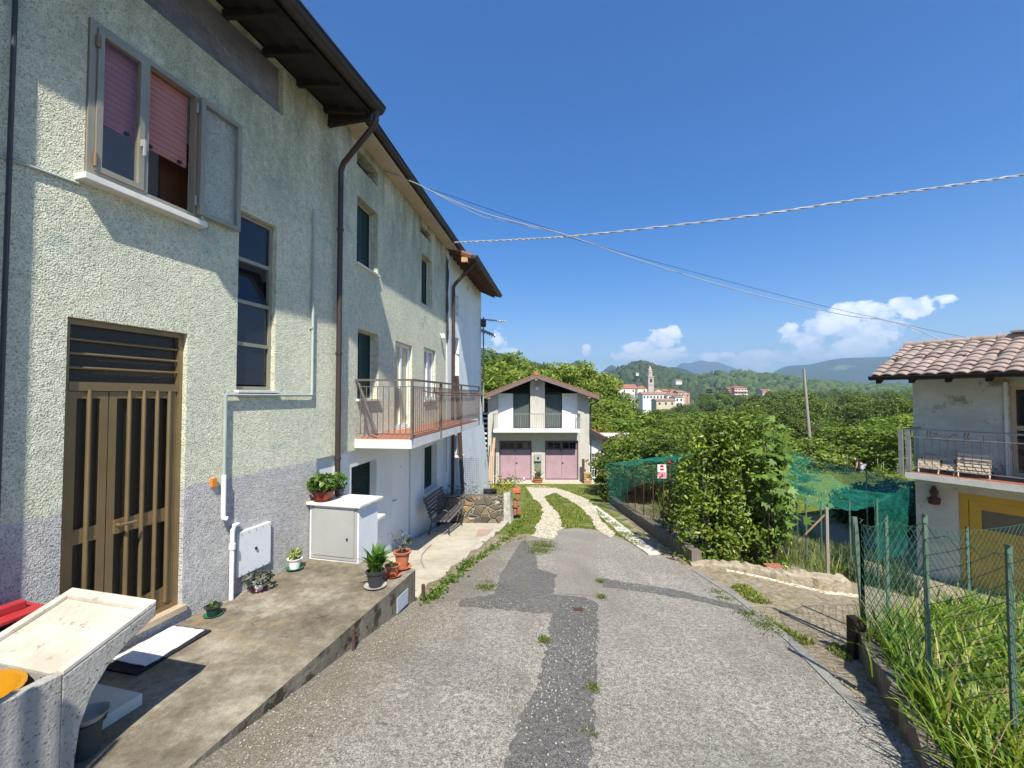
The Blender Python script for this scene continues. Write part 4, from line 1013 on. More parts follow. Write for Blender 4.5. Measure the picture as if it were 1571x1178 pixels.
# lilac garage doors with a row of small panes
for h in (dL, dR):
    fr_ = obj('garage_door', frame4(MB(), FG, h[0] + .003, h[1] - .003, h[2] + .01, h[3] - .003, .06, -.22, -.14), M['plum'], ga)
    mid_ = (h[0] + h[1]) / 2; zt2 = h[3] - .06; zp_ = h[3] - .58
    for a, c in ((h[0] + .065, mid_ - .006), (mid_ + .006, h[1] - .065)):
        lf = obj('door_leaf', MB().fbox(FG, a, c, -.20, -.15, h[2] + .02, zp_), M['lilacdoor'], fr_)
        up_ = obj('door_top', frame4(MB(), FG, a, c, zp_ + .002, zt2 - .002, .07, -.20, -.15), M['plum'], fr_)
        obj('muntin', MB().fbox(FG, (a + c) / 2 - .025, (a + c) / 2 + .025, -.198, -.152, zp_ + .073, zt2 - .073), M['plum'], up_)
        obj('pane', MB().fbox(FG, a + .06, c - .06, -.19, -.18, zp_ + .06, zt2 - .06), M['glass'], up_)
    obj('door_bolt', MB().fbox(FG, mid_ - .07, mid_ - .02, -.149, -.12, zp_ - .10, zp_ + .02).fbox(FG, mid_ + .03, mid_ + .12, -.149, -.11, h[2] + 1.0, h[2] + 1.06), M['black'], fr_)
obj('wall_lamp', MB().lathe(FG.P(G(823.5, 594)[0], .10, G(823, 598)[1]), [(.0, 0), (.11, .03), (.13, .12), (.09, .2), (.0, .22)], 12), M['white'], ga, smooth=True)
ms, mz = G(825, 702)
mbx = obj('meter_box', MB().fbox(FG, ms - .22, ms + .22, .002, .16, mz - .2, mz + .24), M['greypaint'], ga, bevel=.01)
obj('meter_glass', MB().fbox(FG, ms - .05, ms + .07, .161, .17, mz - .08, mz + .06), M['black'], mbx)
obj('wall_hatch', MB().fbox(FG, ms - .2, ms + .2, .002, .05, mz - .75, mz - .25), pm('olive_hatch', (.2, .2, .15)), ga)
obj('apron', MB().hexa([(gx0 - .3, 25.5, -5.6), (gx1 + 1.8, 25.5, -5.6), (gx1 + 1.8, 26.4, -5.6), (gx0 - .3, 26.4, -5.6), (gx0 - .3, 25.5, -5.19), (gx1 + 1.8, 25.5, -5.19), (gx1 + 1.8, 26.4, -5.16), (gx0 - .3, 26.4, -5.16)]), M['patio'], ga)
# annexe with the orange roof to its right
an_ = thing('shed', 'low white shed with bright orange tiled roof against the garage side', 'shed', (5.2, 26.8, -5.3))
s0, s1 = gx1 + .02, G(929, 670)[0] + 1.6; zh, zl2 = G(907, 656)[1], G(929, 668)[1]
sl = (zl2 - zh) / (G(929, 668)[0] - G(907, 656)[0])
obj('wall', MB().wall(FG, s0, s1, -5.6, zh - .35, [(s0 + .08, s0 + .50, -5.0, -3.55)], .15, t=-.4).poly([FG.P(s1, -.4, -5.6), FG.P(s1, -5, -5.6), FG.P(s1, -5, zh - .5), FG.P(s1, -.4, zh - .5)]), M['plaster'], an_)
gr_ = obj('grille', MB().fbox(FG, s0 + .08, s0 + .5, -.56, -.5, -5.0, -3.55), M['black'], an_)
mb = MB()
for z in (-4.8, -4.55, -4.3, -4.05, -3.8): mb.fbox(FG, s0 + .09, s0 + .49, -.46, -.43, z, z + .03)
for s in (s0 + .2, s0 + .34): mb.fbox(FG, s, s + .03, -.469, -.44, -4.98, -3.56)
mb.fbox(FG, s0 + .085, s0 + .495, -.47, -.40, -4.42, -4.28)
obj('grille_bars', mb, M['slab'], gr_)
obj('roof', MB().hexa([FG.P(s0, .1, zh - .12), FG.P(s1 + .1, .1, zh + sl * (s1 - s0) - .12), FG.P(s1 + .1, -5, zh + sl * (s1 - s0) - .12), FG.P(s0, -5, zh - .12), FG.P(s0, .1, zh), FG.P(s1 + .1, .1, zh + sl * (s1 - s0)), FG.P(s1 + .1, -5, zh + sl * (s1 - s0)), FG.P(s0, -5, zh)]), M['orange_tile'], an_)
obj('fascia', MB().hexa([FG.P(s0, .10, zh - .34), FG.P(s1, .10, zh + sl * (s1 - s0) - .34), FG.P(s1, .13, zh + sl * (s1 - s0) - .34), FG.P(s0, .13, zh - .34), FG.P(s0, .10, zh - .05), FG.P(s1, .10, zh + sl * (s1 - s0) - .05), FG.P(s1, .13, zh + sl * (s1 - s0) - .05), FG.P(s0, .13, zh - .05)]), M['charcoal'], an_)
# outside stair seen in the gap between the end house and the garage
st = thing('outside_stair', 'dark outside stair with pale treads in the gap beside the garage', 'stair', (-1.9, 27.5, -5))
for k in range(12):
    q = atY(744.5 - .2 * k, 718 - 7.6 * k, 27.2)
    obj('tread', MB().box(q.x - .55, q.x + .33, 27.0 + .02 * k, 27.35 + .02 * k, q.z - .05, q.z + .05), M['slab'], st)
obj('stair_side', MB().box(-2.6, -1.46, 27.6, 27.75, -5.6, -.4), M['darkwood'], st)

# ------------------------------------------------------------------ grey rendered house on the right
F3 = Frame(9.78, 10.5, -.504, .864, -1)
g3 = lambda x, y, t=0: F3.hit(x, y, t)
rh = thing('grey_house', 'grey rendered house with rippled tile roof, balcony and ochre garage door', 'house', (9.78, 10.5, -4.6))
ZE = .40
gd0, gdz1 = g3(1469, 755); gdz0 = -4.42
dw0 = g3(1549, 620)[0]; dwz0 = -1.71
obj('wall', MB().wall(F3, -7, 0, -5.0, ZE, [(-4.6, gd0, gdz0, gdz1), (-4.2, dw0, dwz0 + .03, .22)], .22), M['cement'], rh)
mb = MB().poly([F3.P(0, 0, -5), F3.P(0, -3.4, -5), F3.P(0, -3.4, ZE), F3.P(0, -1.0, 1.25), F3.P(0, 0, ZE + .3)])
mb.poly([F3.P(-7, 0, -5), F3.P(-7, -3.4, -5), F3.P(-7, -3.4, ZE), F3.P(-7, -1.0, 1.25), F3.P(-7, 0, ZE + .3)])
mb.poly([F3.P(-7, -3.4, -5), F3.P(0, -3.4, -5), F3.P(0, -3.4, ZE), F3.P(-7, -3.4, ZE)]); mb.poly([F3.P(-7, -.3, -1.8), F3.P(0, -.3, -1.8), F3.P(0, -3.4, -1.8), F3.P(-7, -3.4, -1.8)])
obj('side_wall', mb, M['cement'], rh)
# tile roof: courses of curved tiles, each lapping the one below
RT0, RZ0, RT1, RZ1 = 1.12, ZE + .06, -1.0, 1.30
rs1 = .42; rs0 = -6.5; NC = 10; per = .245
V_, F_ = [], []
ns = int((rs1 - rs0) / per * 10)
ss = np.linspace(rs1, rs0, ns + 1)
def rline(u): return RT0 + (RT1 - RT0) * u, RZ0 + (RZ1 - RZ0) * u
for k in range(NC):
    rowj = (k * 37 % 7) * .003
    for u, lift in ((k / NC - .012, .055), ((k + 1) / NC + .02, .015)):
        t, z = rline(u); base_i = len(V_)
        for s in ss:
            ph_ = (s / per) % 1.0
            hgt = .045 * abs(math.sin(math.pi * ph_)) ** .8 - .012 + .006 * math.sin(k * 5.3 + math.floor(s / per) * 2.7)
            V_.append(tuple(F3.P(s, t, z + lift + hgt + rowj)))
    b0_, b1_ = len(V_) - 2 * len(ss), len(V_) - len(ss)
    for i in range(len(ss) - 1): F_.append((b0_ + i, b0_ + i + 1, b1_ + i + 1, b1_ + i))
    # thickness lip of the course
    i0 = len(V_); t, z = rline(k / NC - .012)
    for s in ss:
        ph_ = (s / per) % 1.0; hgt = .045 * abs(math.sin(math.pi * ph_)) ** .8 - .012 + .006 * math.sin(k * 5.3 + math.floor(s / per) * 2.7)
        V_.append(tuple(F3.P(s, t, z + .037 + hgt * .8 + rowj)))
    for i in range(len(ss) - 1): F_.append((b0_ + i, b0_ + i + 1, i0 + i + 1, i0 + i))
mt_ = MB(); mt_.v = V_; mt_.f = F_
obj('roof_tiles', mt_, M['brown_tile'], rh, smooth=True)
obj('roof', MB().hexa([F3.P(rs1, RT0, RZ0 - .08), F3.P(rs0, RT0, RZ0 - .08), F3.P(rs0, RT1, RZ1 - .08), F3.P(rs1, RT1, RZ1 - .08), F3.P(rs1, RT0, RZ0 + .015), F3.P(rs0, RT0, RZ0 + .015), F3.P(rs0, RT1, RZ1 + .015), F3.P(rs1, RT1, RZ1 + .015)]), M['darkwood'], rh)
obj('roof_slope', MB().hexa([F3.P(rs1, RT1, RZ1 - .08), F3.P(rs0, RT1, RZ1 - .08), F3.P(rs0, -3.9, RZ0 + .05), F3.P(rs1, -3.9, RZ0 + .05), F3.P(rs1, RT1, RZ1 + .06), F3.P(rs0, RT1, RZ1 + .06), F3.P(rs0, -3.9, RZ0 + .2), F3.P(rs1, -3.9, RZ0 + .2)]), M['brown_tile'], rh)
mb = MB(); s = rs1 + .02
while s > rs0:
    e_ = s - .42; mb.path([F3.P(s, RT1, RZ1 + .055), F3.P(e_ - .03, RT1, RZ1 + .04)], .085, 10, radii=[.095, .08]); s = e_
obj('ridge_tile', mb, M['brown_tile'], rh, smooth=True)
obj('ridge_vent', MB().fbox(F3, -2.3, -1.45, RT1 - .2, RT1 + .15, RZ1 + .14, RZ1 + .18), M['brown_tile'], rh)
gutter('gutter', F3, rs0, rs1 + .01, RT0 + .06, RZ0 - .01, .07, M['darkwood'], rh)
s = rs1 - .12
while s > rs0:
    obj('rafter', MB().hexa([F3.P(s - .05, RT0 - .06, RZ0 - .16), F3.P(s + .05, RT0 - .06, RZ0 - .16), F3.P(s + .05, .003, RZ0 + .42), F3.P(s - .05, .003, RZ0 + .42), F3.P(s - .05, RT0 - .06, RZ0 - .06), F3.P(s + .05, RT0 - .06, RZ0 - .06), F3.P(s + .05, .003, RZ0 + .52), F3.P(s - .05, .003, RZ0 + .52)]), M['darkwood'], rh); s -= .6
# balcony
RB = .92; c0_ = -.10; c1_ = -6
bq = obj('balcony', MB().fbox(F3, c1_, c0_, -.01, RB, -1.87, -1.735), M['cement'], rh)
obj('floor_tiles', MB().fbox(F3, c1_, c0_ - .02, .0, RB - .02, -1.734, -1.722), M['terratile'], bq)
zrt = -.745
obj('top_rail', MB().fbox(F3, c1_, c0_, RB - .045, RB - .01, zrt - .02, zrt + .015).fbox(F3, c0_ - .035, c0_, .003, RB - .045, zrt - .02, zrt + .015), M['greyrail'], bq)
obj('mid_rail', MB().fbox(F3, c1_, c0_ - .05, RB - .035, RB - .02, zrt - .185, zrt - .17).fbox(F3, c1_, c0_ - .05, RB - .035, RB - .02, zrt - .86, zrt - .845), M['greyrail'], bq)
obj('post', MB().fbox(F3, c0_ - .10, c0_ - .02, RB - .09, RB - .01, -1.712, zrt - .021), M['greyrail'], bq)
obj('post', MB().fbox(F3, c0_ + .02, c0_ + .10, RB - .06, RB + .02, -1.80, zrt - .03), M['greyrail'], bq)
k = c0_ - .22
while k > -4.6:
    obj('baluster', MB().tube(F3.P(k, RB - .027, zrt - .845), F3.P(k, RB - .027, zrt - .186), .0045, 5, cap=False), M['rust'], bq); k -= .125
for k in range(1, 6): obj('baluster', MB().tube(F3.P(c0_ - .02, (RB - .05) * k / 6, zrt - .9), F3.P(c0_ - .02, (RB - .05) * k / 6, zrt - .021), .007, 5, cap=False), M['greyrail'], bq)
# wrought scrollwork in the band under the rail
sa, sb = g3(1418, 670, RB)[0], g3(1509, 670, RB)[0]
mb = MB(); nn = 40
pts = []
for side in (0, 1):
    q = []
    for j in range(26):
        w = j / 25; ang = 4.6 * (1 - w); rr_ = .02 + .028 * (1 - w)
        q.append((.15 + .33 * w + rr_ * math.cos(ang) * .0 - .0, -.10 + .0))
    curve = [(.20 + .05 * math.cos(a_) * (1 - a_ / 9), -.10 + .045 * math.sin(a_) * (1 - a_ / 9)) for a_ in np.linspace(7.5, 0, 18)] + [(.27 + .1 * j / 8, -.11 - .035 * math.sin(j / 8 * 2.6)) for j in range(1, 9)]
    f_ = (lambda u: sa + (sb - sa) * (u if side == 0 else .74 - u + .0))
    mb.path([F3.P(f_(u), RB - .027, zrt + v) for u, v in curve], .008, 5)
for u in (.06, .12, .70, .76):
    mb.path([F3.P(sa + (sb - sa) * u, RB - .027, zrt - .025), F3.P(sa + (sb - sa) * u + .015, RB - .027, zrt - .1), F3.P(sa + (sb - sa) * u, RB - .027, zrt - .17)], .012, 5)
mb.fbox(F3, sb, sa, RB - .032, RB - .022, zrt - .215, zrt - .205); mb.fbox(F3, sb, sb + .012, RB - .032, RB - .022, zrt - .204, zrt - .06)
obj('scrollwork', mb, M['rust'], bq)
# balcony door, pipe, and the ochre garage door
dd = obj('balcony_door', frame4(MB(), F3, -4.19, dw0 - .004, dwz0 + .035, .215, .07, -.15, -.07), M['beige'], rh)
obj('mid_rail', MB().fbox(F3, -4.12, dw0 - .074, -.14, -.075, -.72, -.62), M['beige'], dd)
obj('pane', MB().fbox(F3, -4.13, dw0 - .07, -.115, -.108, dwz0 + .1, .15), M['glass'], dd)
obj('door_post', MB().fbox(F3, dw0 + .02, dw0 + .075, .003, .04, dwz0, .3), M['sill'], rh)
gf = obj('garage_door', frame4(MB(), F3, -4.59, gd0 - .004, gdz0 + .01, gdz1 - .004, .14, -.16, -.08), M['yellowdoor'], rh)
bs_ = gd0 - .15
obj('door_leaf', MB().fbox(F3, -4.44, bs_ - .005, -.15, -.10, gdz0 + .16, gdz1 - .95), M['yellowdoor'], gf)
lv = obj('door_panel', frame4(MB(), F3, -4.44, bs_ - .005, gdz1 - .945, gdz1 - .15, .19, -.15, -.10), M['yellowdoor'], gf)
obj('pane', MB().fbox(F3, -4.26, bs_ - .19, -.13, -.12, gdz1 - .76, gdz1 - .33), pm('dusty_glass', (.16, .145, .11), (.12, .11, .085), 3, .35, 0), lv)
mb = MB()
for k in range(9): mb.fbox(F3, bs_ - .4 - k * .36, bs_ - .385 - k * .36, -.099, -.09, gdz0 + .17, gdz1 - .96)
obj('door_ribs', mb, M['yellowdoor'], gf)
# carved lantern bracket under the balcony
ln = thing('wall_lantern', 'dark ornate iron wall lantern under the corner of the grey house balcony', 'lantern', tuple(F3.P(-.45, .1, -2.4)))
lq = F3.P(g3(1436, 755)[0], .13, 0); lzb, lzt = g3(1436, 773)[1], g3(1436, 744)[1]
hh = lzt - lzb
obj('lamp_body', MB().lathe((lq.x, lq.y, lzb), [(.03, 0), (.10, .02), (.115, hh * .28), (.12, hh * .33), (.06, hh * .42), (.05, hh * .5), (.075, hh * .6), (.08, hh * .72), (.05, hh * .8), (.05, hh * .9), (.02, hh)], 8), M['rust'], ln)
obj('bracket', MB().fbox(F3, g3(1436, 755)[0] - .02, g3(1436, 755)[0] + .02, .002, .10, lzb + hh * .55, lzb + hh * .66), M['rust'], ln)
# two folded slatted chairs on the balcony
def folded_chair(label, s, t, w, hgt, lean, n, name='folding_chair'):
    c_ = thing(name, label, 'chair', tuple(F3.P(s, t, -1.71)), 'pale slatted chairs on the balcony')
    bk = obj('backrest', (lambda q: [q.hexa([F3.P(s - w / 2, t - lean * u, z), F3.P(s + w / 2, t - lean * u, z), F3.P(s + w / 2, t - lean * u + .02, z), F3.P(s - w / 2, t - lean * u + .02, z), F3.P(s - w / 2, t - lean * (u + .08), z + .045), F3.P(s + w / 2, t - lean * (u + .08), z + .045), F3.P(s + w / 2, t - lean * (u + .08) + .02, z + .045), F3.P(s - w / 2, t - lean * (u + .08) + .02, z + .045)]) for u, z in ((k / n, -1.70 + .08 + (hgt - .08) * k / n) for k in range(n))] and q)(MB()), M['chairwood'], c_)
    obj('seat', (lambda q: [q.fbox(F3, s - w / 2, s + w / 2, t - .17 - k * .07, t - .12 - k * .07, -1.71 + .30 + .01 * k, -1.71 + .325 + .01 * k) for k in range(4)] and q)(MB()), M['chairwood'], c_)
    for a in (-1, 1):
        obj('leg', MB().tube(F3.P(s + a * w * .46, t - lean, -1.71 + hgt), F3.P(s + a * w * .46, t + .03, -1.71), .014, 6), M['chairwood'], c_)
        obj('leg', MB().tube(F3.P(s + a * w * .40, t - .40, -1.71 + .02), F3.P(s + a * w * .40, t - .10, -1.71 + .32), .014, 6), M['rust'], c_)
    return c_
M['chairwood'] = pm('pale_bleached_slats', (.72, .60, .46), (.55, .42, .28), 6, .75, .2, 30, stretch=(6, 6, 1))
folded_chair('pale slatted chair with tall upright back beside the balcony door', g3(1493, 700, .80)[0], .80, .50, .50, .10, 6)
folded_chair('low collapsed slatted chair near the balcony corner post', g3(1424, 705, .80)[0], .80, .36, .30, .08, 4)
folded_chair('smaller low slatted chair squeezed between the other two balcony chairs', g3(1451, 708, .76)[0], .76, .28, .22, .12, 3)
# ------------------------------------------------------------------ leaves, blades, wires (numpy)
def rot_frames(N, up_bias=0.0, out=None, out_bias=0.0):
    """random unit direction (leaf axis) and normal per leaf"""
    a = rng.normal(size=(N, 3)); a /= np.linalg.norm(a, axis=1)[:, None]
    n = rng.normal(size=(N, 3)); n[:, 2] += up_bias * 2
    if out is not None: n += out * out_bias * 2
    n /= np.linalg.norm(n, axis=1)[:, None]
    a = a - (a * n).sum(1)[:, None] * n; a /= np.linalg.norm(a, axis=1)[:, None] + 1e-9
    return a, n
def leaf_geo(C, L, W, up=.4, out=None, outb=0.0, fold=.25, droop=0.0):
    """folded diamond leaves: 2 quads each. C (N,3), L/W arrays"""
    N = len(C); a, n = rot_frames(N, up, out, outb)
    a[:, 2] -= droop; a /= np.linalg.norm(a, axis=1)[:, None]
    b = np.cross(n, a); b /= np.linalg.norm(b, axis=1)[:, None] + 1e-9; n = np.cross(a, b)
    L = np.broadcast_to(L, (N,))[:, None] * rng.uniform(.7, 1.25, (N, 1)); W = np.broadcast_to(W, (N,))[:, None] * rng.uniform(.75, 1.2, (N, 1))
    p0 = C - a * L * .5; p3 = C + a * L * .5
    lift = n * W * fold
    l1 = C - a * L * .12 + b * W * .5 + lift; l2 = C + a * L * .22 + b * W * .38 + lift
    r1 = C - a * L * .12 - b * W * .5 + lift; r2 = C + a * L * .22 - b * W * .38 + lift
    V = np.stack([p0, l1, l2, p3, r2, r1], 1).reshape(-1, 3)
    i = np.arange(N)[:, None] * 6
    F = np.concatenate([i + np.array([[0, 3, 2, 1]]), i + np.array([[0, 5, 4, 3]])], 0)
    return V, F
def blade_geo(Pt, Hh, W, bend=.5, lean=None):
    """grass blades with four levels"""
    N = len(Pt); ang = rng.uniform(0, 2 * np.pi, N)
    d = np.stack([np.cos(ang), np.sin(ang), np.zeros(N)], 1)
    if lean is not None: d = d * .75 + np.array(lean) * .6
    side = np.stack([-np.sin(ang + .3), np.cos(ang + .3), np.zeros(N)], 1)
    Hh = np.broadcast_to(Hh, (N,)) * rng.uniform(.55, 1.2, N); W = np.broadcast_to(W, (N,)) * rng.uniform(.7, 1.3, N)
    bd = rng.uniform(.25, 1.0, N) * bend
    lv = []
    for u, w in ((0, .7), (.4, 1.0), (.75, .75), (1, .08)):
        c = Pt + d * (Hh * bd * u ** 2)[:, None] + np.array([0, 0, 1]) * (Hh * (u - .38 * bd * u ** 3))[:, None]
        lv += [c - side * (W * w * .5)[:, None], c + side * (W * w * .5)[:, None]]
    V = np.stack(lv, 1).reshape(-1, 3); i = np.arange(N)[:, None] * 8
    F = np.concatenate([i + np.array([[2 * k, 2 * k + 1, 2 * k + 3, 2 * k + 2]]) for k in range(3)], 0)
    return V, F
def wires(P0, P1, r):
    P0 = np.asarray(P0, float); P1 = np.asarray(P1, float); N = len(P0)
    d = P1 - P0; d /= np.linalg.norm(d, axis=1)[:, None] + 1e-9
    ref = np.where(np.abs(d[:, 2:3]) < .9, np.array([[0, 0, 1.0]]), np.array([[1.0, 0, 0]]))
    a = np.cross(d, ref); a /= np.linalg.norm(a, axis=1)[:, None]; b = np.cross(d, a)
    V = []
    for P_ in (P0, P1):
        for k in range(3):
            w = 2 * np.pi * k / 3; V.append(P_ + (a * np.cos(w) + b * np.sin(w)) * r)
    V = np.stack(V, 1).reshape(-1, 3); i = np.arange(N)[:, None] * 6
    F = np.concatenate([i + np.array([[k, (k + 1) % 3, 3 + (k + 1) % 3, 3 + k]]) for k in range(3)], 0)
    return V, F
def tints(n_leaves, rep, lo=0.0, hi=1.0): return np.tile(rng.uniform(lo, hi, n_leaves) , rep)

M['laurel'] = leafmat('laurel_leaf', (.034, .078, .012), (.13, .215, .024), .34, .34, (.26, .34, .05))
M['fig'] = leafmat('fig_leaf', (.07, .15, .022), (.18, .30, .055), .4, .42)
M['treeleaf'] = leafmat('tree_leaf', (.070, .112, .02), (.175, .24, .045), .45, .5, (.29, .33, .08))
M['brightleaf'] = leafmat('bright_tree_leaf', (.080, .13, .018), (.22, .29, .045), .46, .5, (.34, .38, .08))
M['darkleaf'] = leafmat('dark_tree_leaf', (.018, .036, .014), (.05, .08, .03), .25, .5)
M['needle'] = leafmat('blue_grey_needle', (.03, .05, .04), (.08, .11, .09), .1, .6)
M['blade'] = leafmat('tall_grass_blade', (.05, .125, .012), (.18, .30, .024), .46, .42, (.40, .43, .10))
M['shortgrass'] = leafmat('short_grass_blade', (.07, .11, .014), (.19, .24, .03), .38, .6, (.36, .34, .12))
M['weed'] = leafmat('weed_leaf', (.05, .11, .015), (.15, .25, .03), .38, .5)
M['potleaf'] = leafmat('pot_plant_leaf', (.045, .13, .02), (.14, .27, .045), .38, .38, (.25, .35, .08))
M['paleleaf'] = leafmat('pale_pot_leaf', (.16, .22, .06), (.34, .40, .12), .35, .5)
M['darkpotleaf'] = leafmat('dusky_pot_leaf', (.035, .045, .03), (.10, .10, .07), .2, .5)
M['greypotleaf'] = leafmat('grey_green_pot_leaf', (.10, .13, .08), (.22, .26, .17), .3, .6)

# ------------------------------------------------------------------ wash trough
tr_t = thing('wash_trough', 'speckled concrete wash trough with sloping ribless washboard at the porch corner', 'trough', tuple(F1.P(2.2, .7, -2.13)))
t0, t1 = .33, 1.083
prof = [(3.18, -1.35), (3.18, -1.415), (3.04, -1.485), (2.92, -1.57), (2.84, -1.68), (2.785, -1.83), (2.765, -2.0), (2.76, -2.13), (2.70, -2.13), (2.70, -1.512)]
mb = MB(); mb.prism([F1.P(s, t0, z) for s, z in prof], Vector((F1.n[0], F1.n[1], 0)) * (t1 - t0))
obj('washboard_base', mb, M['concrete'], tr_t, bevel=.006)
zt = lambda s: -1.35 - .3375 * (3.18 - s)
def slope(s0, s1, a, c, up0, up1): return MB().hexa([F1.P(s0, a, zt(s0) + up0), F1.P(s1, a, zt(s1) + up0), F1.P(s1, c, zt(s1) + up0), F1.P(s0, c, zt(s0) + up0), F1.P(s0, a, zt(s0) + up1), F1.P(s1, a, zt(s1) + up1), F1.P(s1, c, zt(s1) + up1), F1.P(s0, c, zt(s0) + up1)])
obj('washboard', slope(2.70, 3.176, t0 + .003, t1 - .003, .0005, .006), M['concrete_smooth'], tr_t)
rims = slope(2.70, 3.12, t1 - .055, t1, .007, .035); rims.v += []; 
for q in (slope(2.70, 3.12, t0, t0 + .055, .007, .035), slope(3.12, 3.18, t0, t1, .007, .035)):
    i = len(rims.v); rims.v += q.v; rims.f += [tuple(i + k for k in f) for f in q.f]
obj('rim', rims, M['concrete_smooth'], tr_t, bevel=.005)
mb = MB().fbox(F1, .9, 2.699, t1 - .065, t1, -2.13, -1.49).fbox(F1, .9, 2.699, t0, t0 + .065, -2.13, -1.49).fbox(F1, .9, .965, t0 + .066, t1 - .066, -2.13, -1.49).fbox(F1, .97, 2.699, t0 + .066, t1 - .066, -2.13, -1.80)
obj('tank', mb, M['concrete'], tr_t, bevel=.005)
yb = thing('basin', 'round yellow plastic basin sitting inside the wash trough', 'basin', tuple(F1.P(2.45, .80, -1.80)))
c = F1.P(2.445, .775, -1.795)
obj('bowl', MB().lathe(c, [(.0, .01), (.15, .0), (.17, .02), (.225, .265), (.245, .275), (.245, .285), (.222, .285), (.162, .03), (.0, .025)], 28), M['yellow'], yb, smooth=True)
bx = thing('storage_box', 'black storage box with bright red ridged lid against the house wall', 'box', tuple(F1.P(2.6, .15, -2.13)))
obj('box_body', MB().fbox(F1, 1.9, 3.06, .04, .27, -2.13, -1.425), M['black'], bx, bevel=.01)
obj('lid', MB().fbox(F1, 1.88, 3.085, .025, .29, -1.424, -1.395).fbox(F1, 1.9, 3.02, .12, .19, -1.3945, -1.345), M['red'], bx, bevel=.006)
zg = -2.112
def gq(*a): return [atz(x, y, zg) for x, y in a]
def clothsheet(name, pts, th, mt, label, cat, amp=.0, up=0.0, dens=9):
    """draped quad as a gently rumpled sheet with thickness"""
    A, B_, C_, D = [Vector(p) for p in pts]; mb = MB(); n = dens
    for lay in (0, 1):
        for j in range(n + 1):
            for i in range(n + 1):
                q = A.lerp(B_, i / n).lerp(D.lerp(C_, i / n), j / n)
                w = amp * (math.sin(i * 1.9 + j * .7) * math.sin(j * 1.3 + i * .4) + 1) * .5
                mb.v.append((q.x + amp * .9 * math.sin(j * 2.3) * (i in (0, n)), q.y + amp * .9 * math.sin(i * 2.1) * (j in (0, n)), q.z + up + w + th * lay))
    m_ = (n + 1) ** 2
    for j in range(n):
        for i in range(n):
            a = j * (n + 1) + i; mb.f.append((m_ + a, m_ + a + 1, m_ + a + n + 2, m_ + a + n + 1)); mb.f.append((a, a + n + 1, a + n + 2, a + 1))
    ring = [i for i in range(n)] + [n + j * (n + 1) for j in range(n)] + [m_ - 1 - i for i in range(n)] + [n * (n + 1) - j * (n + 1) for j in range(n)]
    for a, c2 in zip(ring, ring[1:] + ring[:1]): mb.f.append((a, c2, m_ + c2, m_ + a))
    o = obj(name, mb, mt, smooth=True); return tag(o, label, cat)
clothsheet('doormat', gq((156, 1028), (271, 962), (324, 969), (210, 1038)), .012, M['mat'], 'dark doormat lying on the porch below the gold door', 'doormat', 0, .004)
clothsheet('towel', gq((171, 1016), (265, 965), (314, 971), (224, 1027)), .006, M['cloth'], 'white towel spread over the dark doormat', 'towel', .008, .018, 10)
bl2 = MB().fbox(F1, 2.985, 3.30, .36, .82, -2.12, -2.03)
tag(obj('polystyrene_block', bl2, pm('cream_polystyrene', (.66, .64, .55), (.56, .54, .46), 4, .85, .2, 60), bevel=.006), 'cream slab of packing foam lying beside the wash trough', 'slab')
bk = thing('bucket', 'small dark grey bucket holding a chipped bowl behind the trough corner', 'bucket', tuple(F1.P(2.9, .93, -2.12)))
c = F1.P(2.90, .935, -2.12)
obj('pail', MB().lathe(c, [(.0, .0), (.065, .0), (.078, .20), (.083, .20), (.083, .21), (.074, .21), (.06, .02), (0, .015)], 18), pm('grey_green_bucket', (.06, .07, .06), (.04, .05, .045)), bk, smooth=True)
obj('bowl', MB().lathe((c.x + .01, c.y + .01, c.z + .20), [(.0, .012), (.05, .012), (.09, .05), (.095, .05), (.06, .0), (0, .0)], 18), M['greypaint'], bk, smooth=True)
tag(obj('black_pot', MB().lathe(F1.P(3.04, .80, -2.029), [(.0, .0), (.05, .0), (.06, .06), (.066, .06), (.066, .07), (.055, .07), (.045, .01), (0, .01)], 16), M['black'], smooth=True), 'small empty black pot standing on the cream foam slab', 'pot')

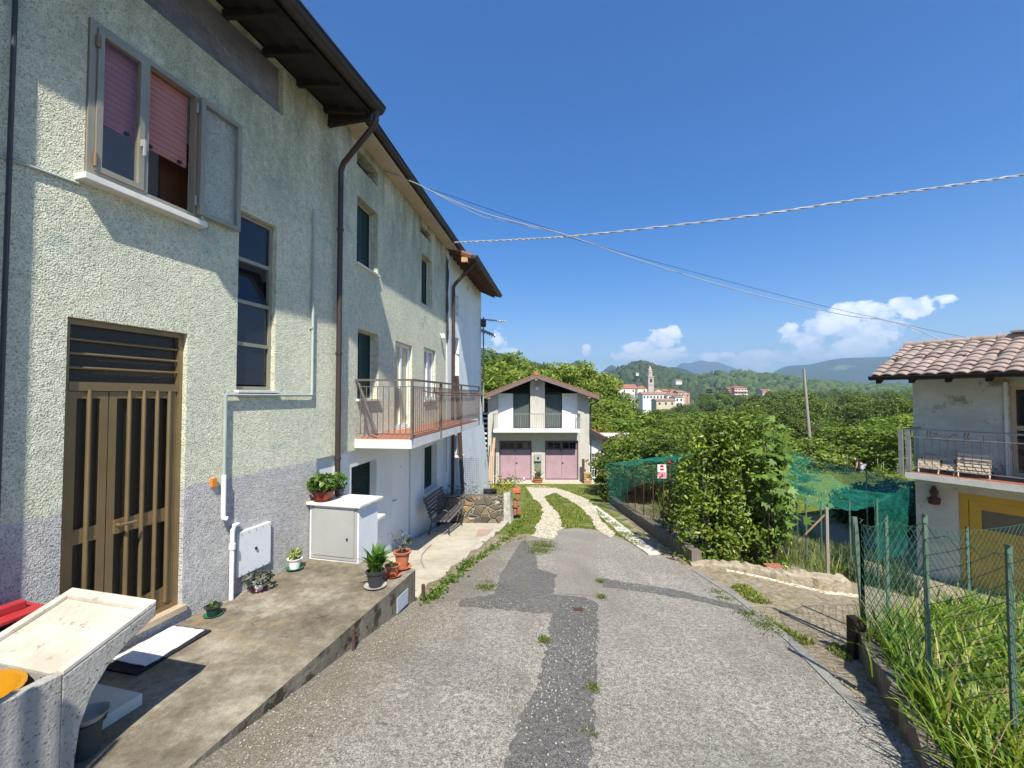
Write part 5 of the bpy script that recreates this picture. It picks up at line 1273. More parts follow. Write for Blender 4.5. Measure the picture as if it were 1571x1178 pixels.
# ------------------------------------------------------------------ potted plants
def pot(label, loc, r, h, mt, saucer=None, plant='rosette', pmat=None, pr=.12, phh=.12, n=60, L=.06, W=.03, rect=False, cat='potted plant', group=None, rimw=.012):
    t = thing('potted_plant', label, cat, tuple(loc), group)
    x, y, z = loc; zo = .014 if saucer else 0
    if rect:
        mb = MB()
        def ring(rr, zz): return [F1.P(0, 0, 0) * 0 + Vector((x, y, zz)) + Vector((F1.d[0] * a * rr * .8 + F1.n[0] * b * rr * 1.25, F1.d[1] * a * rr * .8 + F1.n[1] * b * rr * 1.25, 0)) for a, b in ((-1, -1), (1, -1), (1, 1), (-1, 1))]
        mb.hexa(ring(r * .8, z + zo) + ring(r, z + h)); obj('pot', mb, mt, t, bevel=.006)
        obj('rim', MB().hexa(ring(r * 1.06, z + h) + ring(r * 1.06, z + h + .014)), mt, t, bevel=.004)
    else:
        obj('pot', MB().lathe((x, y, z + zo), [(.0, .0), (r * .72, .0), (r * .95, h * .86), (r + rimw * .4, h * .86), (r + rimw, h), (r - .008, h), (r * .9, h * .85), (0, h * .84)], 24), mt, t, smooth=True)
    obj('soil', MB().lathe((x, y, z + h * .86 + zo), [(0, 0), (r * .9, 0), (r * .86, .012), (0, .016)], 16), M['soil'], t)
    if saucer: obj('saucer', MB().lathe((x, y, z), [(0, 0), (r * .95, .0), (r * 1.25, .022), (r * 1.28, .022), (r * 1.0, .010), (0, .010)], 24), saucer, t, smooth=True)
    top = np.array([x, y, z + h])
    if plant == 'blades':          # broad upright leaves
        u = rng.uniform(0, 2 * np.pi, n); rr = rng.uniform(0, r * .55, n)
        Pt = top + np.stack([np.cos(u) * rr, np.sin(u) * rr, np.full(n, -.02)], 1)
        V_, F_ = blade_geo(Pt, phh, W, .75); npmesh('leaves', V_, F_, pmat, t, tints(n, 3))
    elif plant == 'bush':
        k = rng.normal(size=(n, 3)); k /= np.linalg.norm(k, axis=1)[:, None]; k *= rng.uniform(.45, 1, (n, 1)) ** .5
        C = top + k * np.array([pr, pr, phh * .5]) + np.array([0, 0, phh * .45])
        V_, F_ = leaf_geo(C, L, W, .8, k, .4); npmesh('leaves', V_, F_, pmat, t, tints(n, 2))
        mb = MB()
        for j in range(7): mb.tube((x + random.uniform(-.02, .02), y + random.uniform(-.02, .02), z + h * .85), tuple(C[j]), .004, 5)
        obj('stem', mb, M['bark'], t)
    elif plant == 'sparse':
        mb = MB(); Cs = []
        for j in range(6):
            a = rng.uniform(0, 6.28); e = top + np.array([math.cos(a) * pr * rng.uniform(.3, 1), math.sin(a) * pr * rng.uniform(.3, 1), phh * rng.uniform(.6, 1)])
            mb.path([(x, y, z + h * .85), tuple((top + e) / 2 + np.array([0, 0, .03])), tuple(e)], .003, 5)
            for q in range(n // 6): w = rng.uniform(.45, 1.05); Cs.append(top * (1 - w) + e * w + rng.normal(size=3) * .018)
        obj('stem', mb, M['bark'], t); V_, F_ = leaf_geo(np.array(Cs), L, W, .4); npmesh('leaves', V_, F_, pmat, t, tints(len(Cs), 2))
    return t
gz = lambda px, py, z=-2.125: atz(px, py, z)
pot('small dark green pot of low succulents on green saucer near the doorstep', gz(327, 945), .066, .085, M['potgreen'], M['greenplastic'], 'bush', M['potleaf'], .055, .05, 50, .035, .02)
pot('white pot on red saucer with dusky dark foliage beneath the meter hatch', gz(397, 907), .052, .09, M['white'], M['red'], 'bush', M['darkpotleaf'], .15, .12, 130, .06, .028)
pot('white pot on green saucer with yellow-green seedling by the lilac wall', gz(452, 873), .078, .12, M['white'], M['greenplastic'], 'bush', M['paleleaf'], .085, .16, 70, .045, .028)
pot('black pot of broad glossy green leaves at the porch edge', gz(576, 900), .098, .165, M['charcoal'], M['greypaint'], 'blades', M['potleaf'], .2, .30, 75, .1, .062)
pot('small plain terracotta pot squeezed beside the black pot', gz(602, 884), .082, .12, M['terracotta'], M['terracotta'], 'blades', M['potleaf'], .05, .10, 8, .08, .02)
pot('larger terracotta pot with wide rim and straggly grey-green stems', gz(617, 871), .092, .19, M['terracotta'], M['terracotta'], 'sparse', M['greypotleaf'], .20, .27, 60, .04, .022, rimw=.022)
pot('red-brown planter of bright geranium leaves on the meter cabinet', F1.P(5.99, .16, -1.387), .095, .125, M['redplastic'], M['redplastic'], 'bush', M['potleaf'], .19, .24, 210, .075, .065, rect=True)
pot('dark pot with pale sprawling leaves at the back of the meter cabinet', F1.P(6.27, .20, -1.387), .07, .11, M['charcoal'], None, 'bush', M['potleaf'], .13, .26, 90, .06, .045)
q = FG.P(G(825, 735, .35)[0], .38, -5.185)
ag = thing('potted_agave', 'agave with sword leaves in a terracotta bowl between the lilac doors', 'potted plant', tuple(q))
obj('pot', MB().lathe(q, [(0, 0), (.22, 0), (.26, .02), (.30, .20), (.33, .22), (.33, .26), (.28, .26), (.25, .2), (0, .19)], 20), M['terracotta'], ag, smooth=True)
n = 22; Pt = np.array(q) + np.stack([rng.uniform(-.1, .1, n), rng.uniform(-.1, .1, n), np.full(n, .2)], 1)
V_, F_ = blade_geo(Pt, .72, .09, .8); npmesh('leaves', V_, F_, leafmat('agave_leaf', (.05, .09, .03), (.16, .2, .08), .1, .5), ag, tints(n, 3))

# ------------------------------------------------------------------ bench
be = thing('garden_bench', 'dark slatted iron bench on the patio against the white wall', 'bench', tuple(F2.P(10.5, .5, -3.2)))
for s, zb_ in ((9.95, zpa(9.85)), (11.15, zpa(11.0))):
    e = obj('leg_frame', MB().path([F2.P(s, .70, zb_), F2.P(s, .68, -2.80), F2.P(s, .30, -2.84), F2.P(s, .22, zb_)], .016, 6).path([F2.P(s, .30, -2.84), F2.P(s, .26, -2.7), F2.P(s, .13, -2.33)], .015, 6), M['charcoal'], be, smooth=True)
    obj('armrest', MB().path([F2.P(s, .68, -2.80), F2.P(s, .69, -2.62), F2.P(s, .62, -2.58), F2.P(s, .22, -2.56)], .014, 6), M['charcoal'], be, smooth=True)
st_ = obj('seat', (lambda q: [q.fbox(F2, 9.82, 11.28, .34 + k * .085, .395 + k * .085, -2.80 - .0, -2.775) for k in range(5)] and q)(MB()), pm('worn_bench_slat', (.17, .15, .135), (.07, .06, .055), 6, .6, .2, 40), be)
bk_ = MB()
for k in range(6):
    u = (k + .3) / 6; t = .275 - .15 * u; z = -2.74 + .43 * u
    bk_.hexa([F2.P(9.82, t, z), F2.P(11.28, t, z), F2.P(11.28, t + .016, z), F2.P(9.82, t + .016, z), F2.P(9.82, t - .015, z + .045), F2.P(11.28, t - .015, z + .045), F2.P(11.28, t + .001, z + .045), F2.P(9.82, t + .001, z + .045)])
obj('backrest', bk_, pm('dark_bench_slat', (.055, .05, .055), (.035, .03, .035), 6, .5, .2, 40), be)

# ------------------------------------------------------------------ odds and ends near the stone wall and garage
tag(obj('radio', MB().box(-.78, -.42, 11.75, 11.9, -2.70, -2.53).box(-.68, -.56, 11.74, 11.749, -2.65, -2.58), M['black'], bevel=.01), 'black box with pale square front on top of the stone wall', 'box')
M['brickdark'] = pm('weathered_clay_block', (.34, .15, .08), (.20, .09, .055), 9, .9, .6, 30, .02, spots=(.12, .08, .05), spot_scale=10, spot_at=.55)
t_ = thing('planter_stack', 'terracotta trough on stacked clay blocks beside the whitewashed wall end', 'planter', (.15, 12.2, -3.4))
obj('trough', MB().box(-.0, .24, 12.05, 12.4, -2.70, -2.58), M['terracotta'], t_, bevel=.015)
for k, (x, z) in enumerate(((.05, -3.30), (.19, -3.29), (.10, -3.09), (.17, -2.90))): obj('clay_block', MB().box(x - .065, x + .065, 12.02 + .05 * (k % 2), 12.4, z, z + .17), M['brickdark'], t_, bevel=.012)
n = 140; C = np.array([-.28, 11.85, -2.42]) + rng.normal(size=(n, 3)) * np.array([.16, .12, .09]); V_, F_ = leaf_geo(C, .09, .05, .6)
yp = thing('yellow_shrub', 'small yellow-leaved shrub growing above the stone wall', 'plant', (-.28, 11.85, -2.7)); npmesh('leaves', V_, F_, leafmat('yellow_leaf', (.25, .26, .02), (.5, .46, .05), .3), yp, tints(n, 2)); obj('stem', MB().tube((-.28, 11.85, -2.75), (-.28, 11.85, -2.4), .012, 5), M['bark'], yp)
n = 90; C = np.array([-.02, 12.3, -2.42]) + rng.normal(size=(n, 3)) * np.array([.14, .1, .07]); V_, F_ = leaf_geo(C, .08, .04, .6)
tag(npmesh('trailing_plant', V_, F_, M['weed'], None, tints(n, 2)), 'low green plant in the terracotta trough by the wall end', 'plant')
n = 160; C = np.array([-1.35, 12.0, -2.6]) + rng.normal(size=(n, 3)) * np.array([.35, .15, .10]); V_, F_ = leaf_geo(C, .10, .03, .6)
tag(npmesh('dry_plant', V_, F_, M['greypotleaf'], None, tints(n, 2)), 'straggly grey-green plants along the top of the stone wall', 'plant')
# wire mesh panels leaning above the wall
def grid_panel(name, A, B_, C_, D, nu, nv, r, label, cat='wire mesh', group=None, mt='galv'):
    A, B_, C_, D = [np.array(q, float) for q in (A, B_, C_, D)]; P0, P1 = [], []
    f = lambda u, v: (A * (1 - u) + B_ * u) * (1 - v) + (D * (1 - u) + C_ * u) * v
    for i in range(nu + 1): P0.append(f(i / nu, 0)); P1.append(f(i / nu, 1))
    for j in range(nv + 1): P0.append(f(0, j / nv)); P1.append(f(1, j / nv))
    V_, F_ = wires(P0, P1, r); return tag(npmesh(name, V_, F_, M[mt], None), label, cat, group)
grid_panel('wire_mesh_panel', (-1.6, 11.75, -2.75), (-.95, 11.85, -2.75), (-.92, 11.95, -1.72), (-1.55, 11.9, -1.70), 13, 20, .004, 'wire mesh panel standing behind the stone wall before the end house')
grid_panel('wire_mesh_panel', (-.62, 12.6, -2.9), (-.32, 12.6, -2.9), (-.32, 12.65, -1.75), (-.62, 12.65, -1.75), 6, 16, .004, 'narrow wire mesh panel in front of the left lilac door')
tag(obj('leaning_plank', MB().hexa([(-1.35, 24.5, -5.1), (-1.15, 24.5, -5.1), (-1.15, 24.56, -5.1), (-1.35, 24.56, -5.1), (-1.12, 25.6, -2.45), (-.98, 25.6, -2.45), (-.98, 25.66, -2.45), (-1.12, 25.66, -2.45)]), M['tanwood']), 'tan plank leaning against the left corner of the garage', 'plank')
tag(obj('leaning_plank', MB().hexa([(-1.5, 24.3, -5.1), (-1.4, 24.3, -5.1), (-1.4, 24.36, -5.1), (-1.5, 24.36, -5.1), (-1.35, 25.5, -2.9), (-1.27, 25.5, -2.9), (-1.27, 25.56, -2.9), (-1.35, 25.56, -2.9)]), M['brownwood']), 'thin darker plank leaning beside the tan plank at the garage', 'plank')
tag(obj('stake', MB().tube((-.52, 12.9, -3.0), (-.50, 12.9, -1.55), .022, 6), M['rust']), 'rusty upright stake behind the stone wall', 'stake')
q = FG.P(G(895, 742, .5)[0], .5, -5.2)
tag(obj('timber_post', MB().box(q.x - .07, q.x + .07, q.y - .07, q.y + .07, -5.2, -3.75).tube((q.x + .1, q.y - .07, -3.9), (q.x + .3, q.y - .05, -3.78), .04, 6), M['brownwood']), 'short brown timber post at the right corner of the garage', 'post')
q = FG.P(G(901, 742, .6)[0], .6, -5.2)
cr_ = thing('crate', 'weathered crate with orange slats and white bags by the garage corner', 'crate', tuple(q))
obj('crate_body', (lambda b: [b.box(q.x - .22, q.x + .22, q.y - .15, q.y + .15, -5.19 + .14 * k, -5.09 + .14 * k) for k in range(5)] and b)(MB()), M['tanwood'], cr_)
obj('bag', MB().lathe((q.x, q.y, -5.1), [(0, 0), (.13, .05), (.15, .2), (.08, .33), (0, .35)], 10), M['white'], cr_, smooth=True)
q = FG.P(G(804, 737, .4)[0], .4, -5.18)
cn = thing('small_cone', 'tiny red and white cone before the left lilac door', 'cone', tuple(q))
obj('cone_body', MB().lathe(q, [(0, 0), (.13, 0), (.13, .03), (.09, .03), (.03, .33), (0, .33)], 12), M['white'], cn, smooth=True)
obj('stripe', MB().lathe(q, [(.072, .12), (.078, .12), (.06, .2), (.056, .2)], 12), M['red'], cn, smooth=True)
# hose along the patio, house number plate on the slab end, stop-cock pipe
q = [atz(x, y, zpa(atz(x, y, -2.8).y) + .0) for x, y in ((651, 872), (646, 860), (647, 850), (656, 838), (662, 832))]
tag(obj('hose', MB().path([(p.x, p.y, zpa(p.y) + .014) for p in q], .008, 6), M['oldpole'], smooth=True), 'thin grey hose curling over the pale patio', 'hose')
tag(obj('wall_plate', MB().hexa([(float(xl(4.86)) + .012, 4.86, -2.42), (float(xl(5.12)) + .012, 5.12, -2.42), (float(xl(5.12)) + .02, 5.12, -2.42), (float(xl(4.86)) + .02, 4.86, -2.42), (float(xl(4.86)) + .012, 4.86, -2.25), (float(xl(5.12)) + .012, 5.12, -2.25), (float(xl(5.12)) + .02, 5.12, -2.25), (float(xl(4.86)) + .02, 4.86, -2.25)]), pm('grey_blue_plate', (.42, .46, .52), (.36, .4, .45))), 'small grey-blue plate fixed to the porch slab side', 'plate')
tag(obj('standpipe', MB().tube((-1.10, 5.40, -2.95), (-1.10, 5.40, -2.33), .022, 8).lathe((-1.10, 5.40, -2.62), [(.03, 0), (.045, .01), (.045, .12), (.03, .13)], 10), M['rust'], smooth=True), 'rusty standpipe at the end of the porch slab', 'pipe')
q = atz(543, 972, -2.35)
tag(obj('iron_stake', MB().box(float(xl(4.0)) + .03, float(xl(4.0)) + .055, 3.99, 4.015, -2.6, -2.13), M['rust']), 'short rusty iron stake against the porch slab side', 'stake')
q = road_pt(887, 935, .012)
tag(obj('manhole', MB().hexa([(q.x + a_, q.y + b_, q.z - .132 * b_ + c_) for c_ in (-.05, .006) for a_, b_ in ((-.055, -.05), (.055, -.05), (.055, .05), (-.055, .05))]), M['rust']), 'small rusty valve cover in the dark asphalt patch', 'cover')

# ------------------------------------------------------------------ cables and poles
def cable(pts, r, mt, label, cat='cable', twist=0):
    P_ = [atY(x, y, Y) for x, y, Y in pts]
    out = []
    for k in range(len(P_) - 1):          # Catmull-Rom
        p0, p1, p2, p3 = P_[max(k - 1, 0)], P_[k], P_[k + 1], P_[min(k + 2, len(P_) - 1)]
        for j in range(10):
            u = j / 10; out.append(.5 * ((2 * p1) + (p2 - p0) * u + (2 * p0 - 5 * p1 + 4 * p2 - p3) * u * u + (3 * p1 - p0 - 3 * p2 + p3) * u ** 3))
    out.append(P_[-1])
    mb = MB()
    if twist:
        for ph in (0, math.pi):
            fine = []
            for k in range(len(out) - 1):
                for j in range(6): fine.append(out[k].lerp(out[k + 1], j / 6))
            mb.path([p + Vector((0, math.cos(i * .55 + ph) * r, math.sin(i * .55 + ph) * r)) for i, p in enumerate(fine)], r * .95, 5)
    else: mb.path(out, r, 5)
    return tag(obj('cable', mb, M[mt], smooth=True), label, cat)
cable([(690, 371, 11.6), (703, 371.5, 11.2), (800, 367, 10.8), (900, 360, 10.3), (1130, 334, 9.3), (1350, 300.5, 8.6), (1571, 268, 8), (1760, 236, 7.4)], .013, 'cable', 'thick twisted pale cable crossing the sky to the right', twist=1)
cable([(578, 258, 7.75), (640, 282, 8.0), (663, 294, 8.1), (740, 326, 8.5), (800, 343, 8.9), (860, 358, 9.3), (980, 399, 9.9), (1100, 436, 10.6), (1200, 462, 11.2), (1300, 484, 11.9), (1350, 490, 12.0), (1400, 503, 11.8), (1448, 524, 11.5)], .011, 'cable', 'pale cable from the attic vent to the grey house roof')
cable([(655, 290, 8.1), (690, 308, 8.2), (740, 332, 8.5), (765, 337, 8.7), (830, 352, 9.1)], .006, 'cable', 'thin slack strand below the pale cable near the eaves')
cable([(660, 290, 8.1), (700, 303, 8.3), (780, 331, 8.8), (850, 353, 9.2)], .005, 'darkcable', 'thin dark strand above the pale cable near the eaves')
cable([(860, 360, 9.3), (960, 389, 9.8), (1100, 427, 10.6), (1250, 466, 11.6), (1350, 489, 12), (1430, 507, 12), (1490, 519, 11.9)], .005, 'darkcable', 'thin dark wire running beside the pale cable to the ridge')
b0 = atY(1245, 705, 28); t0_ = atY(1233, 566, 28)
tag(obj('utility_pole', MB().path([b0 + (b0 - t0_) * .25, b0, t0_], .1, 10, radii=[.12, .11, .075]), M['oldpole'], smooth=True), 'tall leaning weathered grey pole among the garden trees', 'pole')

# ------------------------------------------------------------------ grass bed, its wall and fence (right foreground)
rw = [(1.25, .9), (1.70, 1.55), (2.27, 2.44), (2.62, 3.05), (3.06, 3.92)]
def bedz(x, y): return -2.02 - .17 * max(0, x - 2.6) - .02 * (y - 2.5)
mb = MB(); N_ = len(rw)
W_ = thing('retaining_wall', 'low mossy concrete wall holding the tall grass bed', 'wall', (2.4, 2.6, -2.4))
fine = []
for (x0, y0), (x1, y1) in zip(rw[:-1], rw[1:]):
    for j in range(8): fine.append((x0 + (x1 - x0) * j / 8, y0 + (y1 - y0) * j / 8))
fine.append(rw[-1]); fine.append((3.42, 4.02))
rr = random.Random(5)
for k, (x, y) in enumerate(fine):
    x1, y1 = fine[min(k + 1, len(fine) - 1)]; x0, y0 = fine[max(k - 1, 0)]
    dx, dy = x1 - x0, y1 - y0; l = math.hypot(dx, dy); nx_, ny_ = dy / l, -dx / l
    zt_ = bedz(x, y) + .045 + rr.uniform(-.03, .02); a = rr.uniform(-.03, .03)
    mb.v += [(x + a, y, zt_ - .8), (x + a, y, zt_ - .18), (x + a + rr.uniform(-.01, .01), y, zt_), (x + nx_ * .12 + a, y + ny_ * .12, zt_ + rr.uniform(-.008, .008)), (x + nx_ * .13, y + ny_ * .13, zt_ - .8)]
for k in range(len(fine) - 1):
    for j in range(4): mb.f.append((k * 5 + j, k * 5 + j + 1, k * 5 + 6 + j, k * 5 + 5 + j))
mb.f.append(tuple(range(5))); e0 = (len(fine) - 1) * 5; mb.f.append(tuple(range(e0, e0 + 5)))
obj('wall_body', mb, pm('mossy_old_concrete', (.19, .165, .13), (.07, .06, .04), 4, .95, .8, 30, .025, spots=(.36, .34, .30), spot_scale=9, spot_at=.60), W_)
q = Vector((3.04, 3.90, 0))
tag(obj('timber_stump', MB().box(3.0, 3.08, 3.84, 3.92, -2.6, -1.96).box(3.09, 3.13, 3.86, 3.92, -2.6, -2.0), M['darkwood']), 'short dark timber stump at the end of the retaining wall', 'stump')
# soil sheet of the bed
mb = MB(); nu, nv = 14, 14
for j in range(nv + 1):
    y = .6 + (5.6 - .6) * j / nv
    xa = float(np.interp(y, [r_[1] for r_ in rw] + [5.6], [r_[0] for r_ in rw] + [6.2])) + .11
    for i in range(nu + 1):
        x = xa + (8.5 - xa) * i / nu; mb.v.append((x, y, bedz(x, y) - .02))
mb.f = [(j * (nu + 1) + i, j * (nu + 1) + i + 1, (j + 1) * (nu + 1) + i + 1, (j + 1) * (nu + 1) + i) for j in range(nv) for i in range(nu)]
tag(obj('garden_soil', mb, M['soil']), kind='structure')
def inbed(N):
    out = []
    while len(out) < N:
        y = rng.uniform(.9, 5.0); xa = np.interp(y, [r_[1] for r_ in rw] + [5.2], [r_[0] for r_ in rw] + [5.6]) + .10
        x = xa + .06 + rng.exponential(1.0) if rng.random() < .5 else rng.uniform(xa + .06, 6.5)
        if x > 6.8: continue
        out.append((x, y, bedz(x, y) - .02))
    return np.array(out)
Pb = inbed(6400); dens = vnoise(Pb[:, 0], Pb[:, 1], 1.7, 3)
hgt = .17 + .34 * dens; V_, F_ = blade_geo(Pb, hgt, .017, .85)
tag(npmesh('tall_grass', V_, F_, M['blade'], None, tints(len(Pb), 3)), kind='stuff')
Pb = inbed(500); V_, F_ = blade_geo(Pb, .48, .02, .95); tag(npmesh('seeding_grass', V_, F_, M['blade'], None, tints(len(Pb), 3, .3, 1)), kind='stuff')
Pb = inbed(520); V_, F_ = blade_geo(Pb, .50, .007, .8); tag(npmesh('dry_stalks', V_, F_, leafmat('dry_stalk', (.22, .16, .07), (.48, .38, .20), .2, .7), None, tints(len(Pb), 3)), kind='stuff')
Pb = inbed(26); Cw = np.repeat(Pb, 26, 0) + rng.normal(size=(26 * 26, 3)) * np.array([.09, .09, .07]) + np.array([0, 0, .20]); V_, F_ = leaf_geo(Cw, .07, .04, .7); tag(npmesh('broadleaf_weeds', V_, F_, M['weed'], None, tints(len(Cw), 2)), kind='stuff')
# grass leaning over the wall
ed = np.array([fine[i] for i in rng.integers(0, len(fine) - 2, 240)]) + rng.normal(size=(240, 2)) * .06 + np.array([.16, 0])
Pe = np.column_stack([ed, [bedz(x, y) for x, y in ed]]); V_, F_ = blade_geo(Pe, .30, .012, 1.0, (-.4, -.2, 0)); tag(npmesh('overhanging_grass', V_, F_, M['blade'], None, tints(len(Pe), 3)), kind='stuff')

def chainlink(fn, L_, Hh_, cell, r):
    nu, nv = int(L_ / cell), int(Hh_ / cell); P0, P1 = [], []
    for i in range(nu):
        for j in range(nv + 1):
            if (i + j) % 2: continue
            a = fn(i / nu, j / nv)
            if j < nv: P0.append(a); P1.append(fn((i + 1) / nu, (j + 1) / nv))
            if j > 0: P0.append(a); P1.append(fn((i + 1) / nu, (j - 1) / nv))
    return wires(P0, P1, r)
def fence(name, label, posts, tops, cell=.05, r=.0019, mt='greenwire', pmt='greenpost', sag=.04, plain=False, pr=.03, group=None, mesh_lo=.03, mesh_hi=.96):
    """posts: base points, tops: heights; diamond mesh between them"""
    t = thing(name, label, 'fence', tuple(posts[0]), group)
    for p, h in zip(posts, tops):
        mb = MB()
        if plain: mb.tube((p[0], p[1], p[2] - .2), (p[0], p[1], p[2] + h), pr * .5, 8)
        else:
            w = pr; mb.hexa([(p[0] - w * .5, p[1] - w * .2, p[2] - .2), (p[0] + w * .5, p[1] - w * .2, p[2] - .2), (p[0] + w * .5, p[1], p[2] - .2), (p[0] - w * .5, p[1], p[2] - .2), (p[0] - w * .5, p[1] - w * .2, p[2] + h - .03), (p[0] + w * .5, p[1] - w * .2, p[2] + h), (p[0] + w * .5, p[1], p[2] + h), (p[0] - w * .5, p[1], p[2] + h - .03)])
            mb.hexa([(p[0] + w * .30, p[1] + .001, p[2] - .2), (p[0] + w * .5, p[1] + .001, p[2] - .2), (p[0] + w * .5, p[1] + w, p[2] - .2), (p[0] + w * .30, p[1] + w, p[2] - .2), (p[0] + w * .30, p[1] + .001, p[2] + h), (p[0] + w * .5, p[1] + .001, p[2] + h), (p[0] + w * .5, p[1] + w, p[2] + h), (p[0] + w * .30, p[1] + w, p[2] + h)])
        obj('post', mb, M[pmt], t)
    for (p, h), (q, g_) in zip(zip(posts[:-1], tops[:-1]), zip(posts[1:], tops[1:])):
        p_, q_ = np.array(p, float), np.array(q, float); L_ = np.linalg.norm(p_ - q_)
        def fn(u, v):
            b_ = p_ * (1 - u) + q_ * u; hh_ = (h * (1 - u) + g_ * u) * mesh_hi - sag * math.sin(math.pi * u) * v
            return b_ + np.array([0, 0, mesh_lo + (hh_ - mesh_lo) * v]) + np.array([-.012, -.012, 0]) * 1.0
        V_, F_ = chainlink(fn, L_, (h + g_) / 2, cell, r); ms_ = npmesh('wire_mesh', V_, F_, M[mt], t)
        V_, F_ = wires([fn(k / 12, 1.0) for k in range(12)], [fn((k + 1) / 12, 1.0) for k in range(12)], r * 1.3); npmesh('tension_wire', V_, F_, M[mt], t)
    return t
fA, fB, fC, fD = (3.20, 3.98, -2.10), (2.72, 2.86, -2.03), (2.80, 2.45, -2.02), (3.30, 1.35, -2.05)
hA, hB, hC, hD = (608 - 795) / 660 * 3.98 + 2.10, (608 - 788) / 660 * 2.86 + 2.03, (608 - 834) / 660 * 2.45 + 2.02, 1.15
fence('wire_fence', 'green chain-link fence with angle posts beside the road above the grass bed', [fA, fB, fC, fD], [hA, hB, hC, hD], .055, .0022)
fE, fF, fG2 = (3.62, 4.20, -2.16), (5.05, 4.82, -2.45), (7.2, 5.7, -2.7)
fence('wire_fence', 'green chain-link fence along the far side of the grass bed before the garage', [fA[:2] + (-2.1,), fE, fF, fG2], [.97, (608 - 789) / 660 * 4.20 + 2.16, (608 - 806) / 660 * 4.82 + 2.45, 1.2], .055, .0022)
fl = Vector((3.28, 4.06, -2.15)); tag(obj('leaning_post', MB().hexa([fl + Vector(v) for v in ((-.02, 0, 0), (.02, 0, 0), (.02, .02, 0), (-.02, .02, 0), (-.09, 0, 1.02), (-.05, 0, 1.02), (-.05, .02, 1.02), (-.09, .02, 1.02))]), M['greenpost']), 'green angle post leaning beside the fence corner', 'post')

gt = thing('shade_slats', 'unseen added slatted gate at the near end of the porch beside the wash trough', 'screen', tuple(F1.P(1.2, 1.55, -2.1)))  # unseen slats added outside the frame to shade the trough side
for t, e, zt_ in ((1.20, 1.40, .30), (1.425, 1.60, .36), (1.637, 1.665, .42), (1.70, 1.73, .44), (1.745, 1.775, .42)): obj('slat', MB().fbox(F1, 1.19, 1.215, t, e, -2.1, zt_), M['oldpole'], gt)
obj('rail', MB().fbox(F1, 1.216, 1.25, 1.22, 1.92, -1.8, -1.72), M['oldpole'], gt)
# ------------------------------------------------------------------ netted garden: low walls, rods, netting
gl_ = [road_pt(1052, 866), road_pt(1015, 838), road_pt(975, 806), road_pt(945, 783), road_pt(928, 768), road_pt(918, 752)]
gl_ = [Vector((p.x + .10, p.y, 0)) for p in gl_]
mb = MB()
for a_, b_ in zip(gl_[:-1], gl_[1:]):
    za, zb_ = -1.8 - .132 * a_.y, -1.8 - .132 * b_.y
    mb.hexa([(a_.x, a_.y, za - .4), (b_.x, b_.y, zb_ - .4), (b_.x + .16, b_.y, zb_ - .6), (a_.x + .16, a_.y, za - .6), (a_.x, a_.y, za + .22), (b_.x, b_.y, zb_ + .25), (b_.x + .16, b_.y, zb_ + .25), (a_.x + .16, a_.y, za + .22)])
tag(obj('garden_wall', mb, pm('dark_garden_wall', (.20, .18, .145), (.09, .078, .058), 3, .95, .6, 30, .02)), 'low dark wall edging the netted garden along the drive', 'wall')
def gpt(px, py):
    """ground point under a pixel on the real terrain"""
    d = ray(px, py); k = 2.0
    while k < 400:
        p = d * k
        if p.z < float(H(p.x, p.y)): return p
        k += .02 + k * .002
    return d * 400
cw = [(1062, 869), (1110, 874), (1160, 884), (1215, 897), (1262, 908), (1315, 914)]
cw = [gpt(x, y) for x, y in cw]
mb = MB(); rr = random.Random(3); sec = []
for k, (a_, b_) in enumerate(zip(cw[:-1], cw[1:])):
    for j in range(7): p = a_.lerp(b_, j / 7); sec.append((p, .04 + .034 * (k + j / 7) + rr.uniform(-.018, .018), rr.uniform(-.02, .02)))
for p, h_, e_ in sec: mb.v += [(p.x, p.y + e_ - .02, p.z - .3), (p.x, p.y + e_, p.z + h_ - .02), (p.x, p.y + .05 + e_, p.z + h_), (p.x + .02, p.y + .2 + e_, p.z + h_ + rr.uniform(-.02, .02)), (p.x + .02, p.y + .22, p.z - .3)]
for k in range(len(sec) - 1):
    for j in range(4): mb.f.append((k * 5 + j, k * 5 + j + 1, k * 5 + 6 + j, k * 5 + 5 + j))
mb.f += [tuple(range(5)), tuple(range((len(sec) - 1) * 5, len(sec) * 5))]
tag(obj('garden_wall', mb, pm('pale_broken_concrete', (.44, .375, .28), (.26, .21, .145), 5, .95, .8, 16, .04, spots=(.2, .15, .09), spot_scale=5, spot_at=.6)), 'pale crumbling low concrete wall edging the netted garden beside the track', 'wall')
mb = MB()
for k, (a_, b_) in enumerate(zip(cw[1:-1], cw[2:])): mb.hexa([(a_.x, a_.y - .16, a_.z - .2), (b_.x, b_.y - .18, b_.z - .2), (b_.x, b_.y - .02, b_.z - .2), (a_.x, a_.y - .02, a_.z - .2), (a_.x, a_.y - .14, a_.z + .015), (b_.x, b_.y - .16, b_.z + .02), (b_.x, b_.y - .02, b_.z + .03), (a_.x, a_.y - .02, a_.z + .025)])
tag(obj('kerb', mb, M['gravel']), kind='structure')
q = gpt(1188, 884); tag(obj('brick', MB().box(q.x - .12, q.x + .12, q.y - .02, q.y + .10, q.z + .02, q.z + .16), pm('red_brick', (.36, .13, .08), (.28, .1, .07), 8, .9, .5, 40), bevel=.006), 'single red brick lying on the pale garden wall', 'brick')
